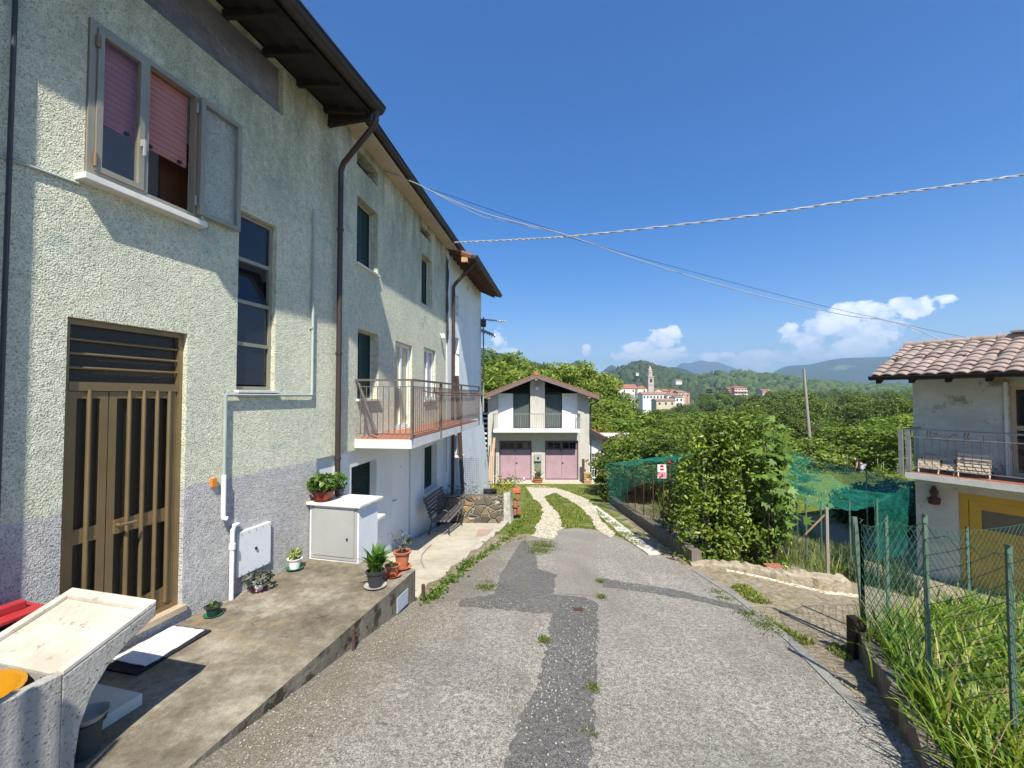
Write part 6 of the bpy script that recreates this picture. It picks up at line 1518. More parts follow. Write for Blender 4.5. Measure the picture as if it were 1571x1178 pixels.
q = gpt(1316, 890); tag(obj('rock', MB().hexa([(q.x - .3, q.y, q.z - .3), (q.x + .5, q.y - .1, q.z - .3), (q.x + .5, q.y + .4, q.z - .3), (q.x - .3, q.y + .3, q.z - .3), (q.x - .22, q.y + .02, q.z + .12), (q.x + .45, q.y - .06, q.z + .34), (q.x + .4, q.y + .35, q.z + .30), (q.x - .2, q.y + .25, q.z + .10)]), pm('buff_rock', (.48, .38, .24), (.3, .23, .14), 4, .95, .9, 14, .05), bevel=.03), 'big buff stone block at the end of the pale garden wall', 'stone')
m, nt, b, out = newmat('green_garden_net'); g = NG(nt)
tc = g.n('ShaderNodeTexCoord').outputs['UV']
b.inputs['Base Color'].default_value = (.03, .34, .24, 1); b.inputs['Roughness'].default_value = .6
tl_ = g.n('ShaderNodeBsdfTranslucent'); tl_.inputs[0].default_value = (.03, .40, .28, 1)
m1 = g.n('ShaderNodeMixShader'); m1.inputs[0].default_value = .5; g.l(b.outputs[0], m1.inputs[1]); g.l(tl_.outputs[0], m1.inputs[2])
tp = g.n('ShaderNodeBsdfTransparent'); m2 = g.n('ShaderNodeMixShader')
pz_ = g.n('ShaderNodeTexCoord').outputs['Object']
g.l(g.maprange(g.noise(g.scale(pz_, (1, 1, 2.5)), 2.6, 5, .65), .35, .65, .16, .50), m2.inputs[0]); g.l(tp.outputs[0], m2.inputs[1]); g.l(m1.outputs[0], m2.inputs[2]); g.l(m2.outputs[0], out.inputs['Surface'])
M['net'] = m
def netsheet(parent, grid, sag=.1, seed=1, n=14, name='net_panel'):
    """grid: rows of 3D points; smoothly interpolated with sag and wrinkles"""
    Gd = np.array([[list(p) for p in row] for row in grid], float); nr, nc = Gd.shape[:2]
    mb = MB(); NR, NC_ = n * (nr - 1), n * (nc - 1)
    for j in range(NR + 1):
        for i in range(NC_ + 1):
            v, u = j / n, i / n; a, c = min(int(v), nr - 2), min(int(u), nc - 2); fv, fu = v - a, u - c
            p = (Gd[a, c] * (1 - fu) + Gd[a, c + 1] * fu) * (1 - fv) + (Gd[a + 1, c] * (1 - fu) + Gd[a + 1, c + 1] * fu) * fv
            s_ = math.sin(math.pi * fv) * math.sin(math.pi * fu)
            w = .03 * math.sin(i * 1.3 + seed + j * .4) * math.cos(j * .9 + seed)
            mb.v.append((p[0] + w * .5, p[1] + w, p[2] - sag * s_ + w))
    mb.f = [(j * (NC_ + 1) + i, j * (NC_ + 1) + i + 1, (j + 1) * (NC_ + 1) + i + 1, (j + 1) * (NC_ + 1) + i) for j in range(NR) for i in range(NC_)]
    return obj(name, mb, M['net'], parent, smooth=True)
A = lambda x, y, Y: atY(x, y, Y)
nL = thing('garden_net', 'green garden netting slung on rods along the drive side of the garden', 'netting', (3.6, 12, -3.6))
netsheet(nL, [[A(926, 712, 14.5), A(975, 706, 12.0), A(1045, 695, 9.2)], [A(932, 738, 14.5), A(980, 733, 12.0), A(1045, 722, 9.2)], [A(938, 768, 14.4), A(985, 742, 11.9), A(1045, 732, 9.1)]], .12, 2, 12)
netsheet(nL, [[A(926, 712, 14.5), A(975, 706, 12.0), A(1045, 695, 9.2)], [A(965, 707, 17), A(1010, 702, 15), A(1090, 690, 12)]], .15, 5, 12)
netsheet(nL, [[A(930, 735, 14.6), A(965, 738, 12.8)], [A(936, 780, 14.6), A(960, 768, 12.8)]], .1, 9, 12)
nR = thing('garden_net', 'green garden netting stretched over posts beside the fig tree', 'netting', (6, 9, -4))
netsheet(nR, [[A(1185, 752, 7.9), A(1268, 783, 7.6), A(1345, 770, 8.2)], [A(1190, 712, 10.5), A(1270, 748, 10.3), A(1375, 758, 10.5)], [A(1188, 686, 12.8), A(1275, 712, 12.8), A(1400, 738, 13)]], .22, 1, 14)
netsheet(nR, [[A(1340, 768, 8.2), A(1395, 745, 9.8)], [A(1345, 860, 8.0), A(1392, 850, 9.6)]], .1, 4, 14)
netsheet(nR, [[A(1290, 716, 13.2), A(1402, 738, 13.2)], [A(1295, 742, 13.2), A(1402, 800, 13.0)]], .1, 7, 12)
gp_ = []
for k, (x, yt, yb, Y) in enumerate(((1268, 782, 868, 7.65), (1236, 766, 838, 8.4), (1329, 722, 790, 12.8), (1259, 772, 830, 8.9), (1303, 770, 850, 8.6), (1345, 768, 850, 8.2), (1222, 735, 790, 11))):
    t_ = A(x, yt - 3, Y); zb_ = float(H(t_.x, t_.y)) - .2
    obj('post', MB().tube((t_.x, t_.y, zb_), t_, .028 if k == 0 else .018, 6), M['oldpole'] if k in (0, 2) else M['greenpost'], nR)
obj('slack_line', MB().path([A(1188, 686, 12.8), A(1240, 700, 12.8), A(1327, 722, 12.8), A(1340, 738, 12.6)], .012, 5), M['greenwire'], nR)
q0, q1 = A(1225, 830, 8.2), A(1267, 788, 8.0); tag(obj('garden_cane', MB().tube(q0, q1, .016, 6), M['tanwood']), 'slanting tan cane propped against the netting post', 'cane')
q0, q1 = A(1185, 860, 7.4), A(1200, 845, 7.4); tag(obj('garden_cane', MB().tube(q0, q1, .012, 6), M['tanwood']), 'short tan stick lying beside the black bag', 'cane')
q = gpt(1204, 862)
bagm = MB(); bagm.lathe((q.x, q.y + .1, q.z - .02), [(0, 0), (.10, .02), (.13, .14), (.11, .26), (.06, .33), (.07, .38), (.0, .37)], 12); bg = obj('bin_bag', bagm, M['black'], smooth=True); tag(bg, 'black plastic bag with pale knotted top beside the pale garden wall', 'bag')
obj('knot', MB().lathe((q.x, q.y + .1, q.z + .35), [(0, 0), (.05, .01), (.06, .05), (.02, .08), (0, .08)], 9), M['white'], None) if False else None
# rods and rusty mesh along the drive side
fr_ = thing('rod_fence', 'row of rusty rods with thin wire on the dark garden wall', 'fence', (3.3, 10, -3.2))
for k, x in enumerate((945, 955, 966, 978, 992, 1006, 1019, 1031)):
    p = road_pt(x, float(np.interp(x, [918, 1052], [752, 866]))); zb_ = -1.8 - .132 * p.y
    h_ = 1.15 + .1 * (k % 3); obj('rod', MB().tube((p.x + .16, p.y, zb_ + .2), (p.x + .16 + .02 * (k % 2), p.y, zb_ + .22 + h_), .012, 5), M['rust'], fr_)
a_, b_ = road_pt(1040, 856), road_pt(936, 776)
pa, pb = np.array([a_.x + .17, a_.y, -1.8 - .132 * a_.y + .22]), np.array([b_.x + .17, b_.y, -1.8 - .132 * b_.y + .25])
V_, F_ = chainlink(lambda u, v: pa * (1 - u) + pb * u + np.array([0, 0, .95 * v]), np.linalg.norm(pa - pb), .95, .09, .002); npmesh('wire_mesh', V_, F_, M['rust'], fr_)
# sign on its post
p = road_pt(1016, 836); sx, sy = p.x + .16, p.y
sg = thing('warning_sign', 'small white sign with red striped tapering shape and pink band on a dark post', 'sign', (sx, sy, -3))
def SP(px, py): return atY(px, py, sy - .03)
tl0, br0 = SP(1008.5, 712.5), SP(1022, 733.5)
obj('post', MB().tube((sx, sy, -1.8 - .132 * sy), (sx, sy, SP(1015, 704).z), .022, 6), M['rust'], sg)
pl_ = obj('panel', MB().box(tl0.x, br0.x, sy - .04, sy - .03, br0.z, tl0.z), M['white'], sg)
w_ = br0.x - tl0.x; h_ = tl0.z - br0.z; cx = (tl0.x + br0.x) / 2
def trap(z0, z1, wa, wb): return [(cx - wa, sy - .041, br0.z + h_ * z0), (cx + wa, sy - .041, br0.z + h_ * z0), (cx + wb, sy - .041, br0.z + h_ * z1), (cx - wb, sy - .041, br0.z + h_ * z1)]
mb = MB()
for z0, z1 in ((.80, .97), (.58, .72)): mb.prism(trap(z0, z1, w_ * (.30 - .12 * z0), w_ * (.30 - .12 * z1)), (0, -.002, 0))
obj('red_stripe', mb, M['red'], pl_)
obj('pink_band', MB().prism(trap(.06, .46, w_ * .46, w_ * .44), (0, -.002, 0)), pm('faded_pink_print', (.72, .25, .30), (.62, .18, .24), 40, .6, 0), pl_)
obj('dark_mark', MB().box(cx - w_ * .04, cx + w_ * .10, sy - .046, sy - .0435, br0.z + h_ * .10, br0.z + h_ * .32), M['rust'], pl_)
obj('lamp_cap', MB().lathe((sx, sy, SP(1015, 710).z), [(0, 0), (.035, .0), (.03, .05), (0, .06)], 8), M['red'], sg)

# ------------------------------------------------------------------ evergreen bush and fig tree at the corner
def lumpy(N, c, rad, seed, shell=.55, lump=.25):
    k = rng.normal(size=(N, 3)); k /= np.linalg.norm(k, axis=1)[:, None]
    l = 1 + lump * (vnoise(k[:, 0] * 3 + 9, k[:, 1] * 3 + k[:, 2] * 5 + 9, 1.0, seed) - .5) * 2
    s = np.sign(k) * np.abs(k) ** .72; s /= np.abs(s).max(1)[:, None] ** .35
    r_ = rng.uniform(shell, 1, N) ** .6 * l
    return np.array(c) + s * r_[:, None] * np.array(rad), k
bu = thing('laurel_bush', 'big dense glossy green bush at the corner of the netted garden', 'bush', (3.75, 7.75, -3.0))
Cs, Ks = [], []
for c, rad, N in (((3.42, 7.55, -1.55), (.50, .48, .98), 4200), ((3.95, 7.70, -1.35), (.55, .5, .95), 4200), ((4.35, 7.85, -1.75), (.42, .45, 1.05), 2600), ((3.30, 7.45, -2.45), (.50, .42, .50), 2200), ((3.95, 7.5, -2.5), (.62, .42, .46), 2600),
                  ((3.18, 7.6, -1.05), (.30, .3, .36), 900), ((3.72, 7.6, -.70), (.30, .3, .30), 900), ((4.15, 7.7, -.58), (.26, .3, .26), 700), ((3.0, 7.5, -1.75), (.25, .3, .4), 700)):
    C, k = lumpy(N, c, rad, len(Cs) + 1, .45, .42); Cs.append(C); Ks.append(k)
C = np.concatenate(Cs); K_ = np.concatenate(Ks)
keep = vnoise(C[:, 0] + C[:, 1] * .5, C[:, 2], 3.4, 5) + .25 * rng.random(len(C)) > .40
C, K_ = C[keep], K_[keep]
sprigs = C[rng.integers(0, len(C), 260)]; sprigs = sprigs[sprigs[:, 2] > -1.3]
C2 = np.concatenate([sprigs + np.array([0, 0, .05 * j]) + rng.normal(size=sprigs.shape) * .03 for j in range(1, 5)]); C = np.concatenate([C, C2]); K_ = np.concatenate([K_, np.tile([[0, 0, 1.0]], (len(C2), 1))])
V_, F_ = leaf_geo(C, .088, .036, .55, K_, .45, .22); npmesh('leaves', V_, F_, M['laurel'], bu, tints(len(C), 2))
n = 420; sh = np.array([[rng.uniform(3.0, 4.75), rng.uniform(7.3, 8), rng.uniform(-1.2, -.50)] for _ in range(n)])
mb = MB()
for j in range(26):
    x0, y0 = rng.uniform(3.2, 4.6), rng.uniform(7.4, 8.0)
    mb.path([(x0 * .7 + 3.85 * .3, y0, -3.05), (x0, y0, -2.0), (x0 + rng.uniform(-.15, .15), y0 + rng.uniform(-.1, .1), rng.uniform(-1.0, -.5))], .012, 5, radii=[.022, .014, .005])
obj('trunk', mb, M['bark'], bu)
fg = thing('fig_tree', 'young fig tree with large lobed leaves beside the dense bush', 'tree', (4.4, 7.25, -3.2))
mb = MB(); tips = []
fb = np.array([4.35, 7.3, -3.2])
for j in range(13):
    a = rng.uniform(-2.6, .6); e = fb + np.array([math.cos(a) * rng.uniform(.0, .5) + .08, math.sin(a) * rng.uniform(.1, .4), rng.uniform(1.0, 2.85)])
    m_ = fb * .5 + e * .5 + np.array([rng.uniform(-.1, .1), rng.uniform(-.1, .1), .1]); mb.path([tuple(fb), tuple(m_), tuple(e)], .02, 6, radii=[.02, .012, .005])
    for u in np.linspace(.45, 1.0, 9): tips.append(m_ * (1 - u) + e * u)
obj('trunk', mb, M['bark'], fg)
lob = []   # lobed leaf outline (palmate), unit length
for ang, l in ((-100, .32), (-72, .62), (-52, .40), (-33, .86), (-16, .50), (0, 1.0), (16, .50), (33, .86), (52, .40), (72, .62), (100, .32)):
    lob.append((l * math.cos(R(ang)), l * math.sin(R(ang)) * .95))
N = len(tips) * 3; Vf, Ff = [], []
for t_ in list(tips) * 3:
    a, nn = rot_frames(1, .6, np.array([[.1, -1, .25]]), .5); a, nn = a[0], nn[0]; a[2] -= .35; a /= np.linalg.norm(a); b_ = np.cross(nn, a); b_ /= np.linalg.norm(b_); nn = np.cross(a, b_)
    s_ = rng.uniform(.10, .19); o_ = np.array(t_) + rng.normal(size=3) * .07; i0 = len(Vf)
    Vf.append(o_)
    for u, v in lob: Vf.append(o_ + (a * u + b_ * v + nn * (-.12 * u * u - .10 * v * v)) * s_)
    for q in range(1, len(lob)): Ff.append((i0, i0 + q, i0 + q + 1))
npmesh('leaves', np.array(Vf), np.array(Ff), M['fig'], fg, np.repeat(rng.uniform(.1, 1, N), len(lob) - 1))

# ------------------------------------------------------------------ weeds, short grass
def rpoly(N, poly, plane_up=.0, terrain=False):
    P_ = np.array(poly, float); lo, hi = P_.min(0), P_.max(0); out = []
    def inside(x, y):
        c = False; n_ = len(P_)
        for i in range(n_):
            x0, y0 = P_[i]; x1, y1 = P_[(i + 1) % n_]
            if (y0 > y) != (y1 > y) and x < (x1 - x0) * (y - y0) / (y1 - y0) + x0: c = not c
        return c
    while len(out) < N:
        x, y = rng.uniform(lo[0], hi[0]), rng.uniform(lo[1], hi[1])
        if inside(x, y): out.append((x, y))
    Q = np.array(out); z = H(Q[:, 0], Q[:, 1]) if terrain else (-1.8 - .132 * Q[:, 1] + plane_up)
    return np.column_stack([Q, z])
def clumpy(Pp, f, thr, seed=1): return Pp[vnoise(Pp[:, 0], Pp[:, 1], f, seed) > thr]
strips = [(P((775, 835), (790, 800), (805, 765), (806, 747), (818, 764), (830, 775), (832, 787), (824, 808), (816, 822)), 3600, .07),
          (P((864, 810), (861, 793), (848, 778), (835, 763), (852, 757), (872, 767), (892, 780), (902, 792), (915, 813)), 4200, .075),
          (P((946, 822), (920, 795), (914, 780), (925, 790), (965, 817), (990, 843), (978, 838)), 2200, .065),
          (P((745, 748), (905, 750), (918, 755), (900, 765), (873, 754), (850, 747.5), (825, 743.5), (806, 745)), 2600, .09)]
allP = np.concatenate([rpoly(n_, pl_, .0) for pl_, n_, h_ in strips]); hh = np.concatenate([np.full(n_, h_) for pl_, n_, h_ in strips])
kp = vnoise(allP[:, 0], allP[:, 1], 2.2, 4) > .30; V_, F_ = blade_geo(allP[kp], hh[kp], .012, .9)
tag(npmesh('drive_grass', V_, F_, M['shortgrass'], None, tints(int(kp.sum()), 3)), kind='stuff')
# right side track edges and tufts on the tarmac
tr1 = rpoly(5200, P((1050, 870), (1110, 872), (1215, 950), (1310, 1000), (1300, 1052), (1205, 972), (1125, 906)), 0, True)
tr1 = clumpy(tr1, 2.6, .66, 6); V_, F_ = blade_geo(tr1, .055, .009, .9); tag(npmesh('verge_grass', V_, F_, M['shortgrass'], None, tints(len(tr1), 3)), kind='stuff')
tuft = []
for (x, y, s_, n_) in ((832, 838, .15, 800), (826, 846, .1, 300), (745, 900, .06, 330), (921, 893, .02, 60), (922, 917, .025, 90), (834, 983, .025, 80), (909, 1056, .02, 60), (903, 1130, .022, 70), (1180, 962, .08, 220), (1155, 945, .06, 160), (1105, 914, .06, 170)):
    p = road_pt(x, y); tuft.append(np.column_stack([p.x + rng.normal(size=n_) * s_, p.y + rng.normal(size=n_) * s_ * 1.6, np.zeros(n_)]))
tuft = np.concatenate(tuft); tuft[:, 2] = -1.8 - .132 * tuft[:, 1] + .006
tuft = tuft[vnoise(tuft[:, 0], tuft[:, 1], 9, 2) > .35]; V_, F_ = blade_geo(np.repeat(tuft, 3, 0) + rng.normal(size=(len(tuft) * 3, 3)) * np.array([.02, .03, 0]), .028, .007, 1.0); tag(npmesh('road_tufts', V_, F_, M['shortgrass'], None, tints(len(tuft) * 3, 3)), kind='stuff')
# leafy weeds along the left edge of the tarmac and at the patio edge
wl = []
for (x0, y0), (x1, y1), n_ in (((652, 928), (690, 893), 60), ((686, 896), (730, 858), 70), ((728, 862), (780, 826), 60), ((775, 832), (800, 800), 60)):
    a_, b_ = road_pt(x0, y0), road_pt(x1, y1)
    for k in range(n_): u = rng.random(); wl.append((a_.x * (1 - u) + b_.x * u + rng.normal() * .05, a_.y * (1 - u) + b_.y * u, rng.uniform(.0, .05)))
wl = np.array(wl); wl[:, 2] += -1.8 - .132 * wl[:, 1]
V_, F_ = leaf_geo(np.repeat(wl, 4, 0) + rng.normal(size=(len(wl) * 4, 3)) * np.array([.035, .035, .015]), .062, .026, .5); tag(npmesh('edge_weeds', V_, F_, M['weed'], None, tints(len(wl) * 4, 2)), kind='stuff')
# loose grit and small stones on the tarmac
def grit(N, pts):
    out = pts[rng.integers(0, len(pts), N)] + rng.normal(size=(N, 2)) * np.array([.22, .3]); r_ = rng.uniform(.003, .009, N) ** 1.0
    o6 = np.array([[1, 0, 0], [0, 1, 0], [-1, 0, 0], [0, -1, 0], [0, 0, .8], [0, 0, -.5]]); j = rng.uniform(.6, 1.4, (N, 6, 1))
    V = o6[None] * j * r_[:, None, None] + np.column_stack([out, -1.8 - .132 * out[:, 1] + .012])[:, None, :]
    i = np.arange(N)[:, None] * 6; F = np.concatenate([i + np.array([[a, b, 4]]) for a, b in ((0, 1), (1, 2), (2, 3), (3, 0))] + [i + np.array([[b, a, 5]]) for a, b in ((0, 1), (1, 2), (2, 3), (3, 0))])
    return V.reshape(-1, 3), F
gp0 = np.array([rp(x, y) for x, y in ((560, 1010), (480, 1090), (640, 970), (700, 950), (830, 1000), (815, 1040), (800, 1090), (910, 1000), (905, 1080), (760, 940), (1180, 985), (1260, 1060), (900, 940), (420, 1150), (980, 905))])
V_, F_ = grit(2600, gp0); tag(npmesh('loose_grit', V_, F_, pm('pale_grit', (.50, .46, .39), (.30, .27, .22), 60, .9, 0), None), kind='stuff')
# weedy ground in the netted garden
W1_ = rpoly(6200, [(3.2, 7.6), (6.2, 7.9), (9.0, 9.5), (9.3, 13.5), (4.2, 14.5), (3.5, 10)], 0, True)
d_ = vnoise(W1_[:, 0], W1_[:, 1], 1.3, 8); V_, F_ = blade_geo(W1_, .10 + .42 * d_ * (W1_[:, 0] > 4.6), .013, .9)
tag(npmesh('garden_weeds', V_, F_, leafmat('garden_weed_blade', (.09, .14, .035), (.22, .29, .06), .4, .55, (.36, .34, .14)), None, tints(len(W1_), 3)), kind='stuff')
W2_ = rpoly(5200, [(7, 15), (34, 20), (40, 34), (12, 34)], 0, True); V_, F_ = blade_geo(W2_, .16, .03, .9)
tag(npmesh('field_grass', V_, F_, M['blade'], None, tints(len(W2_), 3)), kind='stuff')
W3_ = rpoly(1500, [(6.1, 8.0), (7.7, 8.2), (9.5, 10.6), (8.8, 11.5), (7.0, 9.6)], 0, True); V_, F_ = blade_geo(W3_, .5, .016, .8)
tag(npmesh('tall_weeds', V_, F_, M['darkleaf'], None, tints(len(W3_), 3)), kind='stuff')
# moss on the verge
M['moss'] = leafmat('moss', (.08, .075, .02), (.18, .15, .04), .1, .9)

# ------------------------------------------------------------------ trees
def crown(N, rad, zc, nclump, cl, L, W, shell=.45, seed=0, lean=0, up=.5, flat=1.0):
    k = rng.normal(size=(nclump, 3)); k /= np.linalg.norm(k, axis=1)[:, None]
    r_ = rng.uniform(shell, 1.0, nclump) ** .7; ctr = k * r_[:, None] * np.array(rad) + np.array([0, 0, zc])
    ctr[:, 2] = np.maximum(ctr[:, 2], zc - rad[2] * .8)
    sz = cl * rng.uniform(.6, 1.35, nclump); pr_ = sz ** 2 / (sz ** 2).sum(); idx = rng.choice(nclump, N, p=pr_)
    d = rng.normal(size=(N, 3)); d /= np.linalg.norm(d, axis=1)[:, None]
    C = ctr[idx] + d * (rng.uniform(.35, 1, N) ** .5 * sz[idx])[:, None] * np.array([1, 1, .75 * flat])
    out = (C - np.array([0, 0, zc])) / np.array(rad); out /= np.linalg.norm(out, axis=1)[:, None] + 1e-6
    V, F = leaf_geo(C, L, W, up, out * .5 + d * .5, .4)
    cl_t = rng.uniform(-.18, .18, nclump)[idx]
    t = np.clip(rng.uniform(.1, .9, N) + cl_t, 0, 1)
    return V, F, np.tile(t, 2), ctr
def tree_proto(name, label, hgt, rad, N, L, W, mat, nclump=46, cl=.75, shell=.45, trunk=.10, trunk_h=.35, up=.5, cat='tree', group='trees in the valley'):
    t = thing(name, label, cat, (0, 0, 0), group)
    zc = hgt - rad[2]
    V, F, tt, ctr = crown(N, rad, zc, nclump, cl, L, W, shell, up=up)
    npmesh('crown', V, F, mat, t, tt)
    mb = MB(); top_ = zc + rad[2] * .3
    mb.path([(0, 0, -.5), (.04 * hgt * .2, 0, hgt * trunk_h * .6), (-.02 * hgt, .02 * hgt, top_)], trunk, 7, radii=[trunk * 1.3, trunk, trunk * .3])
    for j in range(min(14, nclump)):
        c = ctr[j]; s_ = np.array([0, 0, hgt * trunk_h * rng.uniform(.6, 1.2)]); mb.path([tuple(s_), tuple(s_ * .5 + c * .5 + np.array([0, 0, .1])), tuple(c)], trunk * .4, 5, radii=[trunk * .5, trunk * .3, trunk * .12])
    obj('trunk', mb, M['bark'], t)
    return t
ORCH, BRT, DRK, TALL, HAZ, SHR, CON = [None] * 7
HID = (0, -60, -12)
G1, G2, G3, G4 = 'leafy trees behind the netted garden', 'tall bright trees behind the garage', 'dark green trees in the valley', 'rounded shrubs behind the garden'
ORCH = tree_proto('orchard_tree', 'mid green leafy tree in the belt behind the netted garden', 4.2, (2.0, 2.0, 1.7), 4600, .21, .12, M['treeleaf'], 46, .62, group=G1)
BRT = tree_proto('bright_tree', 'bright yellow-green tree in the belt behind the netted garden', 4.4, (2.0, 2.0, 1.8), 4600, .20, .11, M['brightleaf'], 50, .58, group=G1)
TALL = tree_proto('acacia_tree', 'tall bright green tree rising behind the garage roof', 12.0, (4.2, 4.2, 4.6), 9000, .42, .22, M['brightleaf'], 70, 1.25, trunk=.2, group=G2)
DRK = tree_proto('valley_tree', 'dark green rounded tree in the valley before the village', 8.0, (3.6, 3.6, 3.2), 5200, .42, .24, M['treeleaf'], 50, 1.1, trunk=.18, group=G3)
HAZ = tree_proto('hazel_bush', 'large glossy round-leaved hazel bush by the utility pole', 5.0, (3.4, 2.8, 2.3), 6500, .24, .19, M['brightleaf'], 60, .8, trunk=.08, trunk_h=.2, cat='bush', group=G4)
used = set()
def plant(proto, px, topy, Y, wpx=None, label=None, group=None, hs=1.0):
    """stand a tree so that its top reaches a given row of the photograph's skyline"""
    base_h = {ORCH.name: 4.2, BRT.name: 4.4, TALL.name: 12.0, DRK.name: 8.0, HAZ.name: 5.0}[proto.name]
    tp_ = atY(px, topy, Y); zb_ = float(H(tp_.x, Y)); s_ = (tp_.z - zb_) / base_h
    if s_ < .12: return None
    sx = s_ if wpx is None else max(s_ * .6, wpx)
    loc = (tp_.x, Y, zb_ - .05); rz = random.uniform(0, 6.28)
    if proto.name not in used:
        used.add(proto.name); r = proto; r.location = loc; r.rotation_euler = (0, 0, rz); r.scale = (sx, sx, s_)
    else: r = dup(proto, loc, rz, (sx, sx, s_))
    if label: r['label'] = label
    if group: r['group'] = group
    elif group == '' and 'group' in r: del r['group']
    return r
rs = random.Random(21)
# belt directly behind the garden (14-26 m)
for px, ty, Y in ((960, 690, 20), (968, 672, 22), (980, 660, 21), (1000, 655, 19), (1030, 650, 20), (1060, 648, 18), (1085, 656, 16.5), (1110, 645, 19), (1140, 648, 17.5), (1165, 652, 19), (1195, 655, 20), (1020, 668, 16.5), (1215, 672, 23), (985, 683, 18), (1250, 690, 32), (1260, 676, 36)):
    plant(BRT if rs.random() < .6 else ORCH, px + rs.uniform(-4, 4), ty + rs.uniform(-3, 3), Y, rs.uniform(.75, 1.0))
# second belt
for k in range(26):
    px = 905 + k * 13.5 + rs.uniform(-5, 5); Y = rs.uniform(30, 44)
    plant(ORCH if rs.random() < .65 else BRT, px, (634 if px < 1150 else 640) + rs.uniform(-6, 10), Y, rs.uniform(.9, 1.25))
for k in range(26):
    px = 900 + k * 20 + rs.uniform(-8, 8); Y = rs.uniform(52, 80)
    ty = float(np.interp(px, [900, 960, 1060, 1120, 1180, 1300, 1420], [618, 634, 642, 634, 612, 628, 618])) + rs.uniform(-5, 8)
    plant(DRK, px, ty, Y, rs.uniform(.55, .95))
for k in range(34):
    px = 905 + k * 17 + rs.uniform(-8, 8); Y = rs.uniform(95, 170)
    ty = float(np.interp(px, [900, 935, 945, 1060, 1080, 1150, 1180, 1300, 1450], [602, 618, 632, 640, 630, 622, 600, 612, 606])) + rs.uniform(-4, 6)
    plant(DRK, px, ty, Y, rs.uniform(.8, 1.5))
for k in range(30):
    px = 1080 + k * 12 + rs.uniform(-6, 6); Y = rs.uniform(200, 330)
    plant(DRK, px, 604 + rs.uniform(-6, 6), Y, rs.uniform(.9, 1.8))
# tall trees behind the garage
for px, ty, Y in ((742, 536, 46), (765, 533, 50), (788, 545, 48), (812, 552, 55), (838, 556, 58), (862, 548, 52), (885, 552, 50), (905, 566, 54), (918, 585, 50), (752, 560, 40), (730, 548, 42), (926, 604, 46), (800, 566, 44), (905, 610, 38), (925, 632, 34)):
    plant(TALL, px, ty, Y, rs.uniform(.75, 1.1))
plant(HAZ, 1325, 648, 27, 1.0, 'large round-leaved hazel bush on the grass right of the utility pole'); plant(HAZ, 1385, 632, 34, 1.0, 'hazel bush partly hidden behind the grey house corner')
plant(HAZ, 1352, 690, 31, .55, 'low leafy bush in front of the large hazel bush'); plant(HAZ, 1290, 668, 36, .8, 'pale green bush between the pole and the large hazel bush')
def shrub(name, label, px, topy, Y, rad, N, L, W, mt):
    tp_ = atY(px, topy, Y); zb_ = float(H(tp_.x, Y)); hgt = tp_.z - zb_
    t = thing(name, label, 'bush', (tp_.x, Y, zb_)); V, F, tt, ctr = crown(N, (rad, rad * .8, hgt * .5), hgt * .5, 30, rad * .38, L, W, .3)
    V = V + np.array([tp_.x, Y, zb_]); npmesh('leaves', V, F, mt, t, tt)
    mb = MB()
    for j in range(6): mb.tube((tp_.x + .05 * j - .15, Y, zb_ - .2), tuple(ctr[j] + np.array([tp_.x, Y, zb_])), .02, 5)
    obj('trunk', mb, M['bark'], t)
shrub('red_shrub', 'dusky reddish shrub at the foot of the utility pole', 1252, 655, 30, 1.0, 2200, .2, .1, leafmat('reddish_leaf', (.06, .05, .03), (.12, .10, .06), .3))
shrub('climber_bush', 'reddish-green bush covering the corner of the orange-roofed shed', 943, 664, 22.0, .75, 2600, .15, .09, leafmat('rusty_green_leaf', (.07, .085, .02), (.18, .16, .04), .35, .5, (.25, .14, .05)))
shrub('dark_shrub', 'dark green shrub in the shade beside the grey house', 1385, 742, 13.8, 1.2, 3600, .16, .10, M['darkleaf'])
shrub('dark_shrub', 'dark shaded shrub behind the green netting near the grey house', 1352, 748, 14.5, 1.3, 3200, .16, .10, M['darkleaf'])
shrub('vine', 'loose dark climbing plant on the rods near the shed', 930, 712, 16.0, .3, 1300, .12, .08, M['treeleaf'])
shrub('garden_shrub', 'leafy green shrub inside the netted garden left of the dense bush', 1040, 706, 10.5, .5, 1700, .12, .07, M['treeleaf'])
# young plants around the vegetable field
for k, (x, y) in enumerate(((1300, 728), (1356, 742), (1378, 745), (1347, 735))):
    p = gpt(x, y); C = np.array(p) + np.array([0, 0, .45]) + rng.normal(size=(160, 3)) * np.array([.14, .14, .25]); V_, F_ = leaf_geo(C, .12, .06, .5)
    yt = thing('bean_plant', 'young staked bean plant on the far vegetable plot', 'plant', tuple(p), 'staked bean plants'); npmesh('leaves', V_, F_, M['brightleaf'], yt, tints(160, 2)); obj('stake', MB().tube(p, p + Vector((0, 0, 1.1)), .02, 5), M['oldpole'], yt)

# ------------------------------------------------------------------ gardener bending over
PY = 25.0
def PP(px, py): return atY(px, py, PY)
pe_ = thing('person', 'person in dark T-shirt and pale trousers bending over the vegetable plot', 'person', tuple(gpt(1316, 726)))
def skinned(name, verts, edges, radii, mt, parent, sub=2, root=0):
    me = bpy.data.meshes.new(name); b = np.array(BASE[parent.name]); me.from_pydata([tuple(np.array(v) - b) for v in verts], edges, [])
    o = finish(name, me, mt, parent); md = o.modifiers.new('skin', 'SKIN')
    for v, r_ in zip(me.skin_vertices[0].data, radii): v.radius = (r_, r_); v.use_root = False
    me.skin_vertices[0].data[root].use_root = True
    o.modifiers.new('sub', 'SUBSURF').render_levels = sub; o.modifiers['sub'].levels = sub
    return o
hip = PP(1321, 712.5); gz_ = float(H(hip.x, PY)); sc_m = PY / FPX
ft = Vector((hip.x - .02, PY - .12, gz_)); ft2 = Vector((hip.x + .12, PY + .16, gz_))
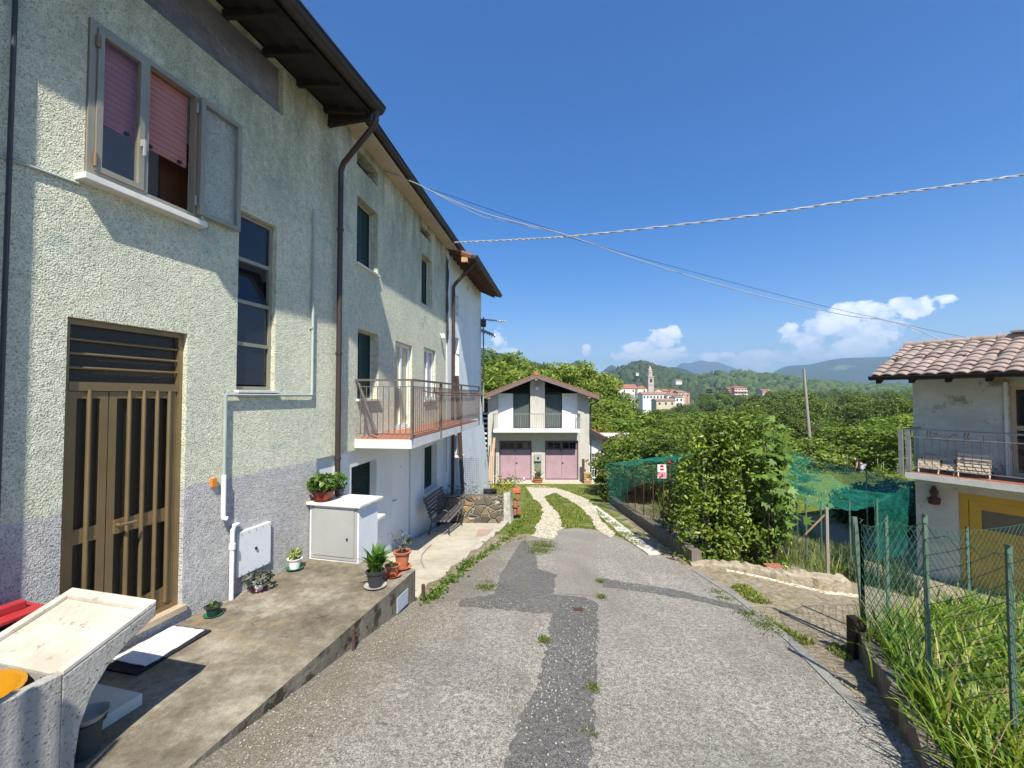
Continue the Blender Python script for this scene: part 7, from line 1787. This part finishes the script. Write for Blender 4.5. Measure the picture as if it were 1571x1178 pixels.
chest = hip + Vector((-.36, .02, .27)); sh_ = hip + Vector((-.50, .0, .31)); neck = sh_ + Vector((-.09, 0, .03)); head = neck + Vector((-.15, 0, .03)); tophead = head + Vector((-.11, 0, -.02))
hl, hr = sh_ + Vector((.06, -.20, -.03)), sh_ + Vector((.02, .20, -.03)); el, er = hl + Vector((-.0, -.04, -.28)), hr + Vector((-.03, .04, -.28)); wl_, wr_ = el + Vector((-.06, .03, -.25)), er + Vector((-.06, -.03, -.25))
k1, k2 = Vector((hip.x - .10, PY - .13, (hip.z + gz_) / 2 + .02)), Vector((hip.x + .02, PY + .15, (hip.z + gz_) / 2))
vs = [hip, hip.lerp(chest, .5), chest, sh_, neck, head, tophead, hl, el, wl_, hr, er, wr_, hip + Vector((0, -.1, -.04)), k1, ft + Vector((0, 0, .08)), ft + Vector((-.17, 0, .03)), hip + Vector((0, .1, -.04)), k2, ft2 + Vector((0, 0, .08)), ft2 + Vector((-.17, 0, .03))]
es = [(0, 1), (1, 2), (2, 3), (3, 4), (4, 5), (5, 6), (3, 7), (7, 8), (8, 9), (3, 10), (10, 11), (11, 12), (0, 13), (13, 14), (14, 15), (15, 16), (0, 17), (17, 18), (18, 19), (19, 20)]
skinned('body', vs, es, [.14, .15, .16, .13, .06, .095, .07, .07, .05, .035, .07, .05, .035, .10, .07, .05, .04, .10, .07, .05, .04], M['skin'], pe_)
skinned('tshirt', [hip + Vector((-.02, 0, .03)), hip.lerp(chest, .5), chest, sh_, hl, hl.lerp(el, .55), hr, hr.lerp(er, .55)], [(0, 1), (1, 2), (2, 3), (3, 4), (4, 5), (3, 6), (6, 7)], [.155, .168, .175, .145, .085, .072, .085, .072], M['navy'], pe_)
skinned('trousers', [hip, hip + Vector((0, -.1, -.05)), k1, ft + Vector((0, 0, .10)), hip + Vector((0, .1, -.05)), k2, ft2 + Vector((0, 0, .10))], [(0, 1), (1, 2), (2, 3), (0, 4), (4, 5), (5, 6)], [.165, .125, .09, .07, .125, .09, .07], M['trouser'], pe_)
obj('hair', MB().lathe((head.x - .04, head.y, head.z - .01), [(0, -.02), (.085, .0), (.10, .05), (.07, .10), (0, .115)], 12), M['hair'], pe_, smooth=True)
for w_, s_ in ((wl_, -1), (wr_, 1)):
    v = [w_]; e = []
    for f_, (dy, l) in enumerate(((-.03, .075), (-.01, .085), (.012, .08), (.03, .065), (.045, .05))):
        a = w_ + Vector((-.015, dy * .6, -.05)); bq_ = a + Vector((-.01, dy * .3, -l * .5)); c = bq_ + Vector((.015, 0, -l * .45)); i = len(v); v += [a, bq_, c]; e += [(0, i), (i, i + 1), (i + 1, i + 2)]
    skinned('hand', v, e, [.03] + [.013, .010, .008] * 5, M['skin'], pe_, 1)
for k in range(16):
    px = 1000 + k * 5.5 + rs.uniform(-3, 3); plant(DRK, px, float(np.interp(px, [1000, 1030, 1045, 1090], [632, 628, 620, 622])) + rs.uniform(-2, 3), rs.uniform(180, 255), rs.uniform(.7, 1.2))
# ------------------------------------------------------------------ village
M['vwhite'] = pm('village_white_wall', (.74, .71, .64), (.64, .61, .55), .3, .9, 0)
M['vcream'] = pm('village_cream_wall', (.58, .49, .36), (.48, .4, .3), .3, .9, 0)
M['vpink'] = pm('village_pink_wall', (.55, .30, .24), (.48, .26, .2), .3, .9, 0)
M['vroof'] = pm('village_tile_roof', (.36, .14, .085), (.24, .11, .08), .25, .9, .5, .8, .3)
M['vroof2'] = pm('village_faded_roof', (.33, .20, .14), (.24, .155, .12), .25, .9, .5, .8, .3)
M['vwin'] = pm('village_window', (.03, .03, .03), None, 1, .4, 0)
def vhouse(name, label, cat, px0, px1, ey, by, Y, depth, ridge_px, wall, roof, nwin=(3, 1), axis='x', side=0, group=None, over=.4, win=True):
    """house facing the camera: eaves row ey, base row by, roof rising ridge_px rows; axis x = ridge along the front"""
    a, b_ = atY(px0, ey, Y), atY(px1, ey, Y); x0, x1, ze = a.x, b_.x, a.z; zb = atY(px0, by, Y).z - 1.5 if Y > 500 else min(atY(px0, by, Y).z, float(H((x0 + x1) / 2, Y))) - 2.5
    zr = atY(px0, ey - ridge_px, Y).z; t = thing(name, label, cat, ((x0 + x1) / 2, Y, zb), group)
    obj('wall', MB().box(x0, x1, Y, Y + depth, zb, ze), wall, t)
    if axis == 'x':
        yc = Y + depth / 2
        mb = MB().prism([(x0 - over, Y - over, ze - .1), (x0 - over, yc, zr), (x0 - over, Y + depth + over, ze - .1), (x0 - over, Y + depth + over, ze + .15), (x0 - over, yc, zr + .3), (x0 - over, Y - over, ze + .15)], (x1 - x0 + 2 * over, 0, 0))
        [obj('gable', MB().prism([(x, Y, ze), (x, yc, zr - .05), (x, Y + depth, ze)], (.05 if x == x0 else -.05, 0, 0)), wall, t) for x in (x0, x1)]
    elif axis == 'hip':
        yc = Y + depth / 2; d = min(depth / 2, (x1 - x0) / 2 - .3); i = 0; mb = MB()
        A_, B_, C_, D_ = (x0 - over, Y - over, ze), (x1 + over, Y - over, ze), (x1 + over, Y + depth + over, ze), (x0 - over, Y + depth + over, ze); E_, F_ = (x0 + d, yc, zr), (x1 - d, yc, zr)
        for q in ((A_, B_, F_, E_), (B_, C_, F_), (C_, D_, E_, F_), (D_, A_, E_), (A_, D_, C_, B_)): mb.poly(q)
    else:
        xc = (x0 + x1) / 2
        mb = MB().prism([(x0 - over, Y - over, ze - .1), (xc, Y - over, zr), (x1 + over, Y - over, ze - .1), (x1 + over, Y - over, ze + .2), (xc, Y - over, zr + .35), (x0 - over, Y - over, ze + .2)], (0, depth + 2 * over, 0))
        obj('gable', MB().prism([(x0, Y, ze), (x1, Y, ze), (xc, Y, zr - .05)], (0, .05, 0)), wall, t)
    obj('roof', mb, roof, t)
    if win:
        nx_, nz_ = nwin
        for j in range(nz_):
            for i in range(nx_):
                x = x0 + (x1 - x0) * (i + .5) / nx_; z = ze - (j + .62) * 3.0; w = min(.55, (x1 - x0) / nx_ * .28)
                obj('window', MB().box(x - w, x + w, Y - .05, Y - .005, z - .75, z + .75), M['vwin'], t)
    return t
YC = 330
ch = vhouse('church', 'long white church with red tiled roof left of the bell tower', 'church', 938, 978, 596, 618, YC, 16, 6.5, M['vwhite'], M['vroof'], (3, 1), 'x')
vhouse('church_transept', 'pale yellow church wing with red hipped roof beside the bell tower', 'church wing', 978, 999, 596, 620, YC - 4, 14, 5, pm('pale_yellow_wall', (.72, .66, .48), (.62, .57, .42), .3, .9, 0), M['vroof'], (1, 1), 'hip')
tw = thing('bell_tower', 'tall slim stone bell tower with spire in the village', 'bell tower', (atY(998.5, 600, YC).x, YC - 6, -14))
ta, tb = atY(994.5, 578, YC - 6), atY(1003, 578, YC - 6); tx0, tx1 = ta.x, tb.x; tw_ = tx1 - tx0; zt = ta.z; xc, yc = (tx0 + tx1) / 2, YC - 6 + tw_ / 2
M['stone'] = pm('bell_tower_stone', (.48, .42, .37), (.38, .33, .29), .5, .9, 0)
obj('shaft', MB().box(tx0, tx1, YC - 6, YC - 6 + tw_, -14, zt - 6), M['stone'], tw)
obj('belfry', MB().box(tx0 + .05, tx1 - .05, YC - 5.95, YC - 6 + tw_ - .05, zt - 5.7, zt), M['stone'], tw)
obj('cornice', MB().box(tx0 - .35, tx1 + .35, YC - 6.35, YC - 6 + tw_ + .35, zt, zt + .6).box(tx0 - .3, tx1 + .3, YC - 6.3, YC - 6 + tw_ + .3, zt - 6, zt - 5.7), M['stone'], tw)
obj('bell_opening', MB().box(xc - .8, xc + .8, YC - 6.05, YC - 5.94, zt - 4.2, zt - 1.4), M['vwin'], tw)
zs = atY(998, 562, YC).z
obj('drum', MB().lathe((xc, yc, zt + .6), [(1.75, 0), (1.75, 2.6), (2.0, 2.7), (2.0, 3.0), (1.5, 3.1), (1.4, 4.6), (1.6, 4.7), (1.1, 5.2), (.55, 7), (.12, zs - zt - .4), (0, zs - zt)], 8), M['stone'], tw)
obj('cross', MB().box(xc - .06, xc + .06, yc - .06, yc + .06, zs, zs + 3).box(xc - .5, xc - .06, yc - .06, yc + .06, zs + 1.8, zs + 1.95).box(xc + .06, xc + .5, yc - .06, yc + .06, zs + 1.8, zs + 1.95), M['rust'], tw)
vh = [('village_house', 'long low white village house with faded roof right of the church', 986, 1022, 605, 616, 300, 12, 3.2, 'vwhite', 'vroof2', (7, 1), 'x'),
      ('village_house', 'village house with bright red hipped roof above a white terrace', 1024, 1046, 606, 620, 296, 12, 4.0, 'vwhite', 'vroof', (3, 1), 'hip'),
      ('village_house', 'buff village outbuilding with grey roof below the white house', 1007, 1036, 614.5, 626, 270, 10, 2.5, 'vcream', 'vroof2', (3, 1), 'x'),
      ('village_house', 'white balconied village block at the right end of the terrace', 1036, 1048, 609, 624, 280, 8, 1.0, 'vwhite', 'vroof2', (2, 2), 'x'),
      ('village_house', 'yellow gabled village house just right of the bell tower', 1004, 1017, 600, 610, 345, 10, 4, 'vcream', 'vroof', (3, 1), 'y'),
      ('village_house', 'small red-roofed village house behind the long white house', 1016, 1026, 600, 608, 350, 10, 3, 'vpink', 'vroof', (2, 1), 'x'),
      ('village_house', 'faded roofed village house behind the red hipped roof', 1028, 1040, 599.5, 608, 360, 10, 3, 'vcream', 'vroof', (2, 1), 'hip'),
      ('village_house', 'pale village house at the right edge of the village cluster', 1040, 1050, 602, 610, 350, 10, 2.5, 'vcream', 'vroof2', (2, 1), 'x'),
      ('village_house', 'small brick-red village house between two pale roofs', 1047, 1058, 603, 611, 370, 10, 2.4, 'vpink', 'vroof', (2, 1), 'y'),
      ('village_house', 'lone white house on the wooded slope above the village', 1037, 1046, 583.5, 588, 560, 12, 1.2, 'vwhite', 'vroof2', (3, 1), 'x'),
      ('village_house', 'tiny white house high on the rounded hill left of the tower', 976, 980, 572, 575, 800, 10, 1.0, 'vwhite', 'vroof2', (1, 1), 'x'),
      ('villa', 'small white villa among trees on the slope left of the church', 912, 933, 601, 614, 190, 9, 4.2, 'vwhite', 'vroof', (3, 2), 'x'),
      ('village_house', 'pale house with faded roof right of the pink apartment block', 1170, 1185, 599.5, 604, 420, 12, 2.2, 'vcream', 'vroof', (4, 1), 'x'),
      ('village_house', 'long white house with flat red roof left of the utility pole', 1207, 1222, 604, 609, 400, 12, 2, 'vwhite', 'vroof', (4, 1), 'x'),
      ('village_house', 'white house immediately left of the utility pole', 1224, 1233, 604, 609, 390, 10, 2, 'vwhite', 'vroof2', (2, 1), 'x'),
      ('village_house', 'brick-red house beside the long white house near the pole', 1196, 1207, 603, 607, 410, 10, 2.2, 'vpink', 'vroof', (2, 1), 'x'),
      ('village_house', 'long white house on the far slope left of the grey house', 1355, 1376, 613, 619, 420, 14, 2.2, 'vwhite', 'vroof', (5, 1), 'x'),
      ('village_house', 'lower farmhouse with bright orange roof among the trees', 1320, 1340, 634, 640, 120, 8, 4, 'vcream', 'orange_tile', (2, 1), 'x'),
      ('village_house', 'grey low-roofed barn on the far slope near the orange roof', 1270, 1292, 612, 616, 380, 14, 2, 'vcream', 'vroof2', (3, 1), 'x')]
for v in vh: vhouse(v[0], v[1], 'house', v[2], v[3], v[4], v[5], v[6], v[7], v[8], M[v[9]], M[v[10]], v[11], v[12])
# pink apartment block with white balconies
ap = vhouse('apartment_block', 'pink apartment block with stacked white balconies and red roof', 'apartment block', 1127, 1146, 594.5, 612, 380, 14, 3.0, M['vpink'], M['vroof'], (4, 3), 'hip')
a_, b_ = atY(1127, 594.5, 379), atY(1146, 594.5, 379)
for k in range(3): obj('balcony', MB().box(a_.x - .3, b_.x + .3, 378.3, 379.9, a_.z - 3.4 - 3 * k, a_.z - 2.5 - 3 * k), M['vwhite'], ap)
vhouse('apartment_wing', 'lower pink wing attached to the left of the apartment block', 'house', 1118, 1128, 597, 612, 384, 12, 2.2, M['vpink'], M['vroof'], (2, 2), 'x')
# sports ground with tall poles and netting
for k, (x, yt) in enumerate(((1054, 606), (1097, 600), (1101, 600), (1058, 618), (1083, 618), (1070, 618))):
    t_ = atY(x, yt, 250); zb_ = float(H(t_.x, 250)); tag(obj('floodlight_pole' if yt < 610 else 'net_pole', MB().tube((t_.x, 250, zb_), t_, .22, 6), M['galv']), 'slim pale pole at the sports ground below the village', 'pole', 'poles at the sports ground')
q0, q1 = atY(1056, 617, 250), atY(1100, 617, 250)
grid_panel('sports_netting', (q0.x, 250, q0.z - 4.5), (q1.x, 250, q1.z - 4.5), (q1.x, 250, q1.z), (q0.x, 250, q0.z), 40, 6, .04, 'tall ball-catching net at the sports ground below the village', 'netting')
q0, q1 = atY(1045, 628, 245), atY(1125, 628, 245); zb_ = float(H((q0.x + q1.x) / 2, 245))
tag(obj('sports_wall', MB().box(q0.x, q1.x, 245, 246, q0.z - 3, q0.z - .3), M['vcream']), 'long low grey wall bounding the sports ground', 'wall')
q0 = atY(1102, 633, 215); tag(obj('small_chapel', MB().box(q0.x - 1.4, q0.x + 1.4, 215, 218, q0.z - 5, q0.z + 1.6).prism([(q0.x - 1.7, 214.8, q0.z + 1.61), (q0.x + 1.7, 214.8, q0.z + 1.61), (q0.x, 214.8, q0.z + 3.4)], (0, 3.4, 0)), M['vpink']), 'tiny brick hut with pointed roof by the sports ground', 'hut')
# blue cedars near the sports ground
def cedar(px, topy, Y, r_, label):
    tp_ = atY(px, topy, Y); zb_ = float(H(tp_.x, Y)); hgt = max(6, tp_.z - zb_); t = thing('cedar', label, 'tree', (tp_.x, Y, zb_), 'blue-grey cedars by the sports ground')
    N = 3000; u = rng.uniform(0, 1, N) ** .8; lay = np.floor(u * 11) / 11 + rng.normal(size=N) * .012; a = rng.uniform(0, 6.28, N); rad = r_ * (1 - lay * .85) * rng.uniform(.1, 1, N) ** .6
    C = np.column_stack([np.cos(a) * rad, np.sin(a) * rad, hgt * (.08 + .92 * lay) - rad * .12]) + np.array([tp_.x, Y, zb_]); V_, F_ = leaf_geo(C, .9, .35, .9); npmesh('crown', V_, F_, M['needle'], t, tints(N, 2)); obj('trunk', MB().tube((tp_.x, Y, zb_ - 1), (tp_.x, Y, zb_ + hgt * .95), .4, 6, .1), M['bark'], t)
cedar(1088, 594, 285, 7.5, 'left blue-grey layered cedar beside the sports ground'); cedar(1103, 592, 280, 8.5, 'broad blue-grey layered cedar left of the pink apartment block'); cedar(1117, 600, 270, 7, 'lower blue-grey cedar in front of the pink apartment block')

# ------------------------------------------------------------------ hills and mountains (real relief at their own distances)
def forest_mat(name, c0, c1, c2, s1, s2, meadow=None, mth=.62, ms=.006, bump=6):
    m, nt, b, out = newmat(name); g = NG(nt); p = g.pos()
    n1 = g.noise(p, s1, 5, .7); n2 = g.noise(p, s2, 3, .7)
    c = g.ramp(g.math('ADD', g.math('MULTIPLY', n1, .5), g.math('MULTIPLY', n2, .5)), [(.36, c0), (.5, c1), (.64, c2)])
    if meadow: c = g.mix(g.maprange(g.noise(p, ms, 3, .5), mth, mth + .03), c, meadow)
    g.l(c, b.inputs['Base Color']); b.inputs['Roughness'].default_value = 1; b.inputs['Specular IOR Level'].default_value = .05
    g.l(g.bump(n2, 1, bump), b.inputs['Normal']); return m
M['hill_near'] = forest_mat('wooded_hill', (.014, .030, .010), (.035, .062, .016), (.07, .10, .028), .03, .16, (.15, .17, .06), .63, .010, 5)
M['hill_mid'] = forest_mat('forested_mountain', (.016, .034, .014), (.03, .055, .018), (.055, .08, .028), .010, .06, (.12, .15, .055), .68, .004, 12)
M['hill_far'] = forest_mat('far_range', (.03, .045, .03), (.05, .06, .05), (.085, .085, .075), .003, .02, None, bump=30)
def hill(name, prof, Y, depth, zb, mt, rough=.12, ncol=150, nrow=30, seed=1, backd=None):
    px = np.array([p[0] for p in prof], float); py = np.array([p[1] for p in prof], float)
    xs = np.linspace(px[0], px[-1], ncol); ys = np.interp(xs, px, py)
    kern = np.ones(5) / 5; ysm = np.convolve(np.pad(ys, 2, 'edge'), kern, 'valid')
    ridge = np.array([atY(x, y, Y) for x, y in zip(xs, ysm)]); X = ridge[:, 0]; Zr = np.maximum(ridge[:, 2], zb + .5)
    rows = np.concatenate([np.linspace(-1, 0, nrow), np.linspace(0, 1, 8)[1:]]); V = []
    for r_ in rows:
        y = Y + (r_ * depth if r_ < 0 else r_ * (backd or depth * .6)); u = 1 - abs(r_); s_ = u ** 1.15
        n_ = (vnoise(X / 1.0, np.full_like(X, y), 1.0 / (depth * .18), seed) - .5) * 2 * rough + (vnoise(X, np.full_like(X, y), 1.0 / (depth * .05), seed + 3) - .5) * rough * .6
        z = zb + (Zr - zb) * np.clip(s_ + n_ * u * (1 - u) * 2.2, 0, 1.02); V.append(np.column_stack([X, np.full_like(X, y), z]))
    V = np.concatenate(V); nr = len(rows); i = (np.arange(nr - 1)[:, None] * ncol + np.arange(ncol - 1)[None, :]).ravel()
    o = npmesh(name, V, np.stack([i, i + 1, i + 1 + ncol, i + ncol], -1), mt, None, base=(float(X.mean()), Y, zb), smooth=True); return tag(o, kind='structure')
hill('hill_village', [(860, 606), (900, 598), (925, 586), (945, 574), (960, 567), (980, 560), (992, 562), (1010, 569), (1030, 577), (1055, 583), (1075, 587), (1100, 600), (1130, 612)], 980, 420, -16, M['hill_near'], .10, seed=2)
hill('hill_ridge', [(1020, 600), (1045, 588), (1065, 582), (1090, 578), (1120, 576.5), (1145, 577), (1165, 580), (1180, 579), (1205, 583), (1215, 586), (1250, 592), (1330, 598), (1420, 600), (1500, 606)], 800, 330, -16, M['hill_near'], .10, seed=5)
hill('hill_east', [(1150, 606), (1230, 598), (1300, 594), (1380, 596), (1450, 592), (1560, 596), (1700, 600)], 1100, 380, -16, M['hill_near'], .1, seed=11)
hill('hill_west', [(560, 500), (640, 520), (700, 528), (735, 532), (760, 541), (785, 543), (800, 550), (830, 558), (850, 563), (880, 572), (905, 585), (940, 600)], 1500, 700, -10, M['hill_mid'], .12, seed=7)
hill('mountain_middle', [(1000, 590), (1010, 568), (1020, 563.5), (1035, 563), (1050, 566), (1065, 573), (1080, 580), (1100, 590)], 2300, 700, -20, M['hill_mid'], .1, seed=8)
hill('mountain_cone', [(870, 560), (888, 552), (900, 560), (915, 571), (920, 573), (932, 563), (938, 559.5), (944, 562), (955, 572), (975, 588)], 3200, 900, -20, M['hill_mid'], .08, seed=9)
hill('mountain_east', [(1150, 590), (1175, 580), (1186, 571), (1200, 563), (1215, 560.5), (1240, 560), (1260, 555), (1285, 550), (1310, 548.5), (1345, 548), (1378, 546), (1420, 545), (1480, 540), (1560, 545), (1700, 560)], 3600, 1500, -20, M['hill_mid'], .12, seed=10)
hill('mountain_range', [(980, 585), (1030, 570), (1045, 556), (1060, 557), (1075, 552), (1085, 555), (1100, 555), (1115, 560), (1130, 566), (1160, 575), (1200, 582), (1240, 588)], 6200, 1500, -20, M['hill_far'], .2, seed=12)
# woods on the nearer slopes: tree tops as one mass
ico = bmesh.new(); bmesh.ops.create_icosphere(ico, subdivisions=2, radius=1); IV = np.array([v.co[:] for v in ico.verts]); IF = np.array([[v.index for v in f.verts] for f in ico.faces]); ico.free()
def woods(name, N, fn, mt, r0, r1):
    Vs, Fs, Ts = [], [], []
    for k in range(N):
        p = fn();
        if p is None: continue
        r_ = rng.uniform(r0, r1); j = 1 + rng.normal(size=(len(IV), 1)) * .17; v = IV * j * np.array([r_, r_, r_ * rng.uniform(.9, 1.5)]) + np.array(p) + np.array([0, 0, r_ * .6])
        Fs.append(IF + sum(len(a) for a in Vs) if False else IF + k0[0]); k0[0] += len(IV); Vs.append(v); Ts.append(np.full(len(IF), rng.uniform(0, 1)) * .7 + rng.uniform(0, .3, len(IF)))
    return tag(npmesh(name, np.concatenate(Vs), np.concatenate(Fs), mt, None, np.concatenate(Ts)), kind='stuff')
k0 = [0]
dg = bpy.context.evaluated_depsgraph_get()
from mathutils.bvhtree import BVHTree
def surf(o):
    me = o.data; return BVHTree.FromPolygons([o.location + v.co for v in me.vertices], [tuple(p.vertices) for p in me.polygons])
hv = {n_: surf(bpy.data.objects[n_]) for n_ in ('hill_village', 'hill_ridge', 'hill_east')}
def onhill(n_, pxr, yr):
    def f():
        y = rng.uniform(*yr); x = (rng.uniform(*pxr) - CX) / FPX * y; q = hv[n_].ray_cast(Vector((x, y, 500)), Vector((0, 0, -1)))
        if q[0] is None: return None
        z0 = float(H(x, y)); return None if q[0].z < z0 else q[0]
    return f
M['woodleaf'] = leafmat('far_wood_crown', (.016, .034, .010), (.055, .088, .024), 0.0, .9)
woods('woods_village', 1500, onhill('hill_village', (890, 1110), (620, 1000)), M['woodleaf'], 4, 8)
k0 = [0]; woods('woods_ridge', 1800, onhill('hill_ridge', (1040, 1480), (540, 815)), M['woodleaf'], 3.5, 7)
k0 = [0]; woods('woods_east', 1200, onhill('hill_east', (1180, 1480), (760, 1110)), M['woodleaf'], 4.5, 9)
def onground():
    y = rng.uniform(380, 640); x = (rng.uniform(1040, 1480) - CX) / FPX * y
    if 1045 < x / y * FPX + CX < 1065 and y < 400: return None
    return (x, y, float(H(x, y)) - 2)
k0 = [0]; woods('woods_valley', 900, onground, M['woodleaf'], 2.5, 5.0)

# ------------------------------------------------------------------ air
hz, nt, b, out = newmat('air_haze'); nt.nodes.remove(b); g = NG(nt)
pv = g.n('ShaderNodeVolumePrincipled'); pv.inputs['Color'].default_value = (.50, .74, 1.0, 1); pv.inputs['Density'].default_value = HAZE; pv.inputs['Anisotropy'].default_value = .2
g.l(pv.outputs[0], out.inputs['Volume'])
if HAZE > 0:
    ho = obj('haze', MB().box(-4000, 6500, -900, 7400, -60, 620), hz); tag(ho, kind='stuff')

# ------------------------------------------------------------------ sky with cumulus, sun
w = bpy.data.worlds.new("World"); scn.world = w; w.use_nodes = True; nt = w.node_tree; nt.nodes.clear(); g = NG(nt)
wo = g.n('ShaderNodeOutputWorld'); bgn = g.n('ShaderNodeBackground')
sk = g.n('ShaderNodeTexSky'); sk.sky_type = 'NISHITA'; sk.sun_disc = False; sk.altitude = 300; sk.air_density = 1.0; sk.dust_density = .25; sk.ozone_density = 1.6
sk.sun_elevation = R(SUN_EL); sk.sun_rotation = R(180 - SUN_AZ)
tcg = g.n('ShaderNodeTexCoord').outputs['Generated']; d = g.sep(tcg)
az = g.math('ARCTAN2', d[0], d[1]); el = g.math('ARCSINE', d[2])
nz = g.n('ShaderNodeTexNoise'); nz.inputs['Scale'].default_value = 16; nz.inputs['Detail'].default_value = 8; nz.inputs['Roughness'].default_value = .62
g.l(g.scale(tcg, (1, 1, 1.35)), nz.inputs['Vector']); nf = nz.outputs['Fac']
def dirof(px, py): dd = ray(px, py).normalized(); return math.atan2(dd.x, dd.y), math.asin(dd.z)
def blob(px, py, wx, wy, amp=1.0):
    a, e = dirof(px, py); a2, _ = dirof(px + wx, py); _, e2 = dirof(px, py - wy)
    u = g.math('DIVIDE', g.math('SUBTRACT', az, a), abs(a2 - a)); v = g.math('DIVIDE', g.math('SUBTRACT', el, e), abs(e2 - e))
    r2 = g.math('ADD', g.math('MULTIPLY', u, u), g.math('MULTIPLY', v, v)); return g.math('MULTIPLY', g.math('SUBTRACT', 1.0, r2), amp)
blobs = [(1395, 468, 62, 20), (1450, 458, 36, 9), (1340, 478, 40, 20), (1298, 486, 36, 20), (1270, 500, 46, 22), (1208, 510, 22, 22), (1240, 528, 48, 26), (1330, 515, 70, 32), (1225, 548, 60, 18), (1010, 520, 30, 18), (1030, 512, 16, 12), (985, 533, 28, 12), (1000, 545, 60, 12), (768, 526, 16, 20), (750, 540, 46, 13), (900, 541, 8, 12), (1160, 552, 60, 14), (1090, 548, 50, 9), (640, 520, 50, 20)]
mx_ = None
for q in blobs:
    bb = blob(*q); mx_ = bb if mx_ is None else g.math('MAXIMUM', mx_, bb)
fld = g.math('ADD', g.math('MULTIPLY', mx_, .55), g.math('MULTIPLY', g.math('SUBTRACT', nf, .5), 3.1))
cm = g.maprange(fld, .03, .24, 0, 1, True)
nz2 = g.noise(g.scale(tcg, (1, 1, 1.35)), 34, 6, .6)
lit = g.maprange(g.math('ADD', g.math('MULTIPLY', fld, .35), g.math('MULTIPLY', nz2, .9)), .35, .75, 0, 1, True)
elf = g.maprange(el, .03, .15, 0, 1)
ccol = g.mix(g.math('MULTIPLY', lit, g.math('ADD', .45, g.math('MULTIPLY', elf, .55))), (3.9, 4.9, 6.4), (8.2, 8.2, 8.2))
# thin veil low down
veil = g.math('MULTIPLY', g.maprange(el, .20, .01, 0, .30, True), g.maprange(g.noise(g.scale(tcg, (1, 1, 4)), 5, 5, .6), .36, .66, .25, 1))
hsv = g.n('ShaderNodeHueSaturation'); hsv.inputs['Saturation'].default_value = SKY_SAT; hsv.inputs['Value'].default_value = SKY_VAL; hsv.inputs['Hue'].default_value = .513; g.l(sk.outputs[0], hsv.inputs['Color'])
c = g.mix(veil, hsv.outputs[0], (4.6, 6.0, 7.8)); c = g.mix(g.math('MULTIPLY', cm, .93), c, ccol)
g.l(c, bgn.inputs['Color']); bgn.inputs['Strength'].default_value = SKY; g.l(bgn.outputs[0], wo.inputs['Surface'])
sd = bpy.data.lights.new('sun', 'SUN'); sd.energy = SUN; sd.angle = R(.53); sd.color = (1, .945, .83)
so = bpy.data.objects.new('sun', sd); col.objects.link(so)
# light travels forward and to the left (azimuth SUN_AZ left of the view axis), downwards
dv = Vector((-math.sin(R(SUN_AZ)) * math.cos(R(SUN_EL)), math.cos(R(SUN_AZ)) * math.cos(R(SUN_EL)), -math.sin(R(SUN_EL))))
so.rotation_euler = dv.to_track_quat('-Z', 'Y').to_euler(); so.location = (20, -40, 40)

# ------------------------------------------------------------------ render settings
scn.view_settings.view_transform = 'Standard'; scn.view_settings.look = 'None'; scn.view_settings.gamma = 1; scn.view_settings.exposure = EXPO
scn.render.engine = 'CYCLES'
cy = scn.cycles
cy.max_bounces = 6; cy.diffuse_bounces = 3; cy.glossy_bounces = 2; cy.transmission_bounces = 4; cy.transparent_max_bounces = 10; cy.volume_bounces = 0
cy.use_denoising = True
try: cy.denoiser = 'OPENIMAGEDENOISE'; cy.denoising_input_passes = 'RGB_ALBEDO_NORMAL'
except Exception: pass
cy.use_adaptive_sampling = True; cy.adaptive_threshold = .015
cy.sample_clamp_indirect = 8
for o in list(bpy.data.objects):       # prototypes that were never placed
    pass
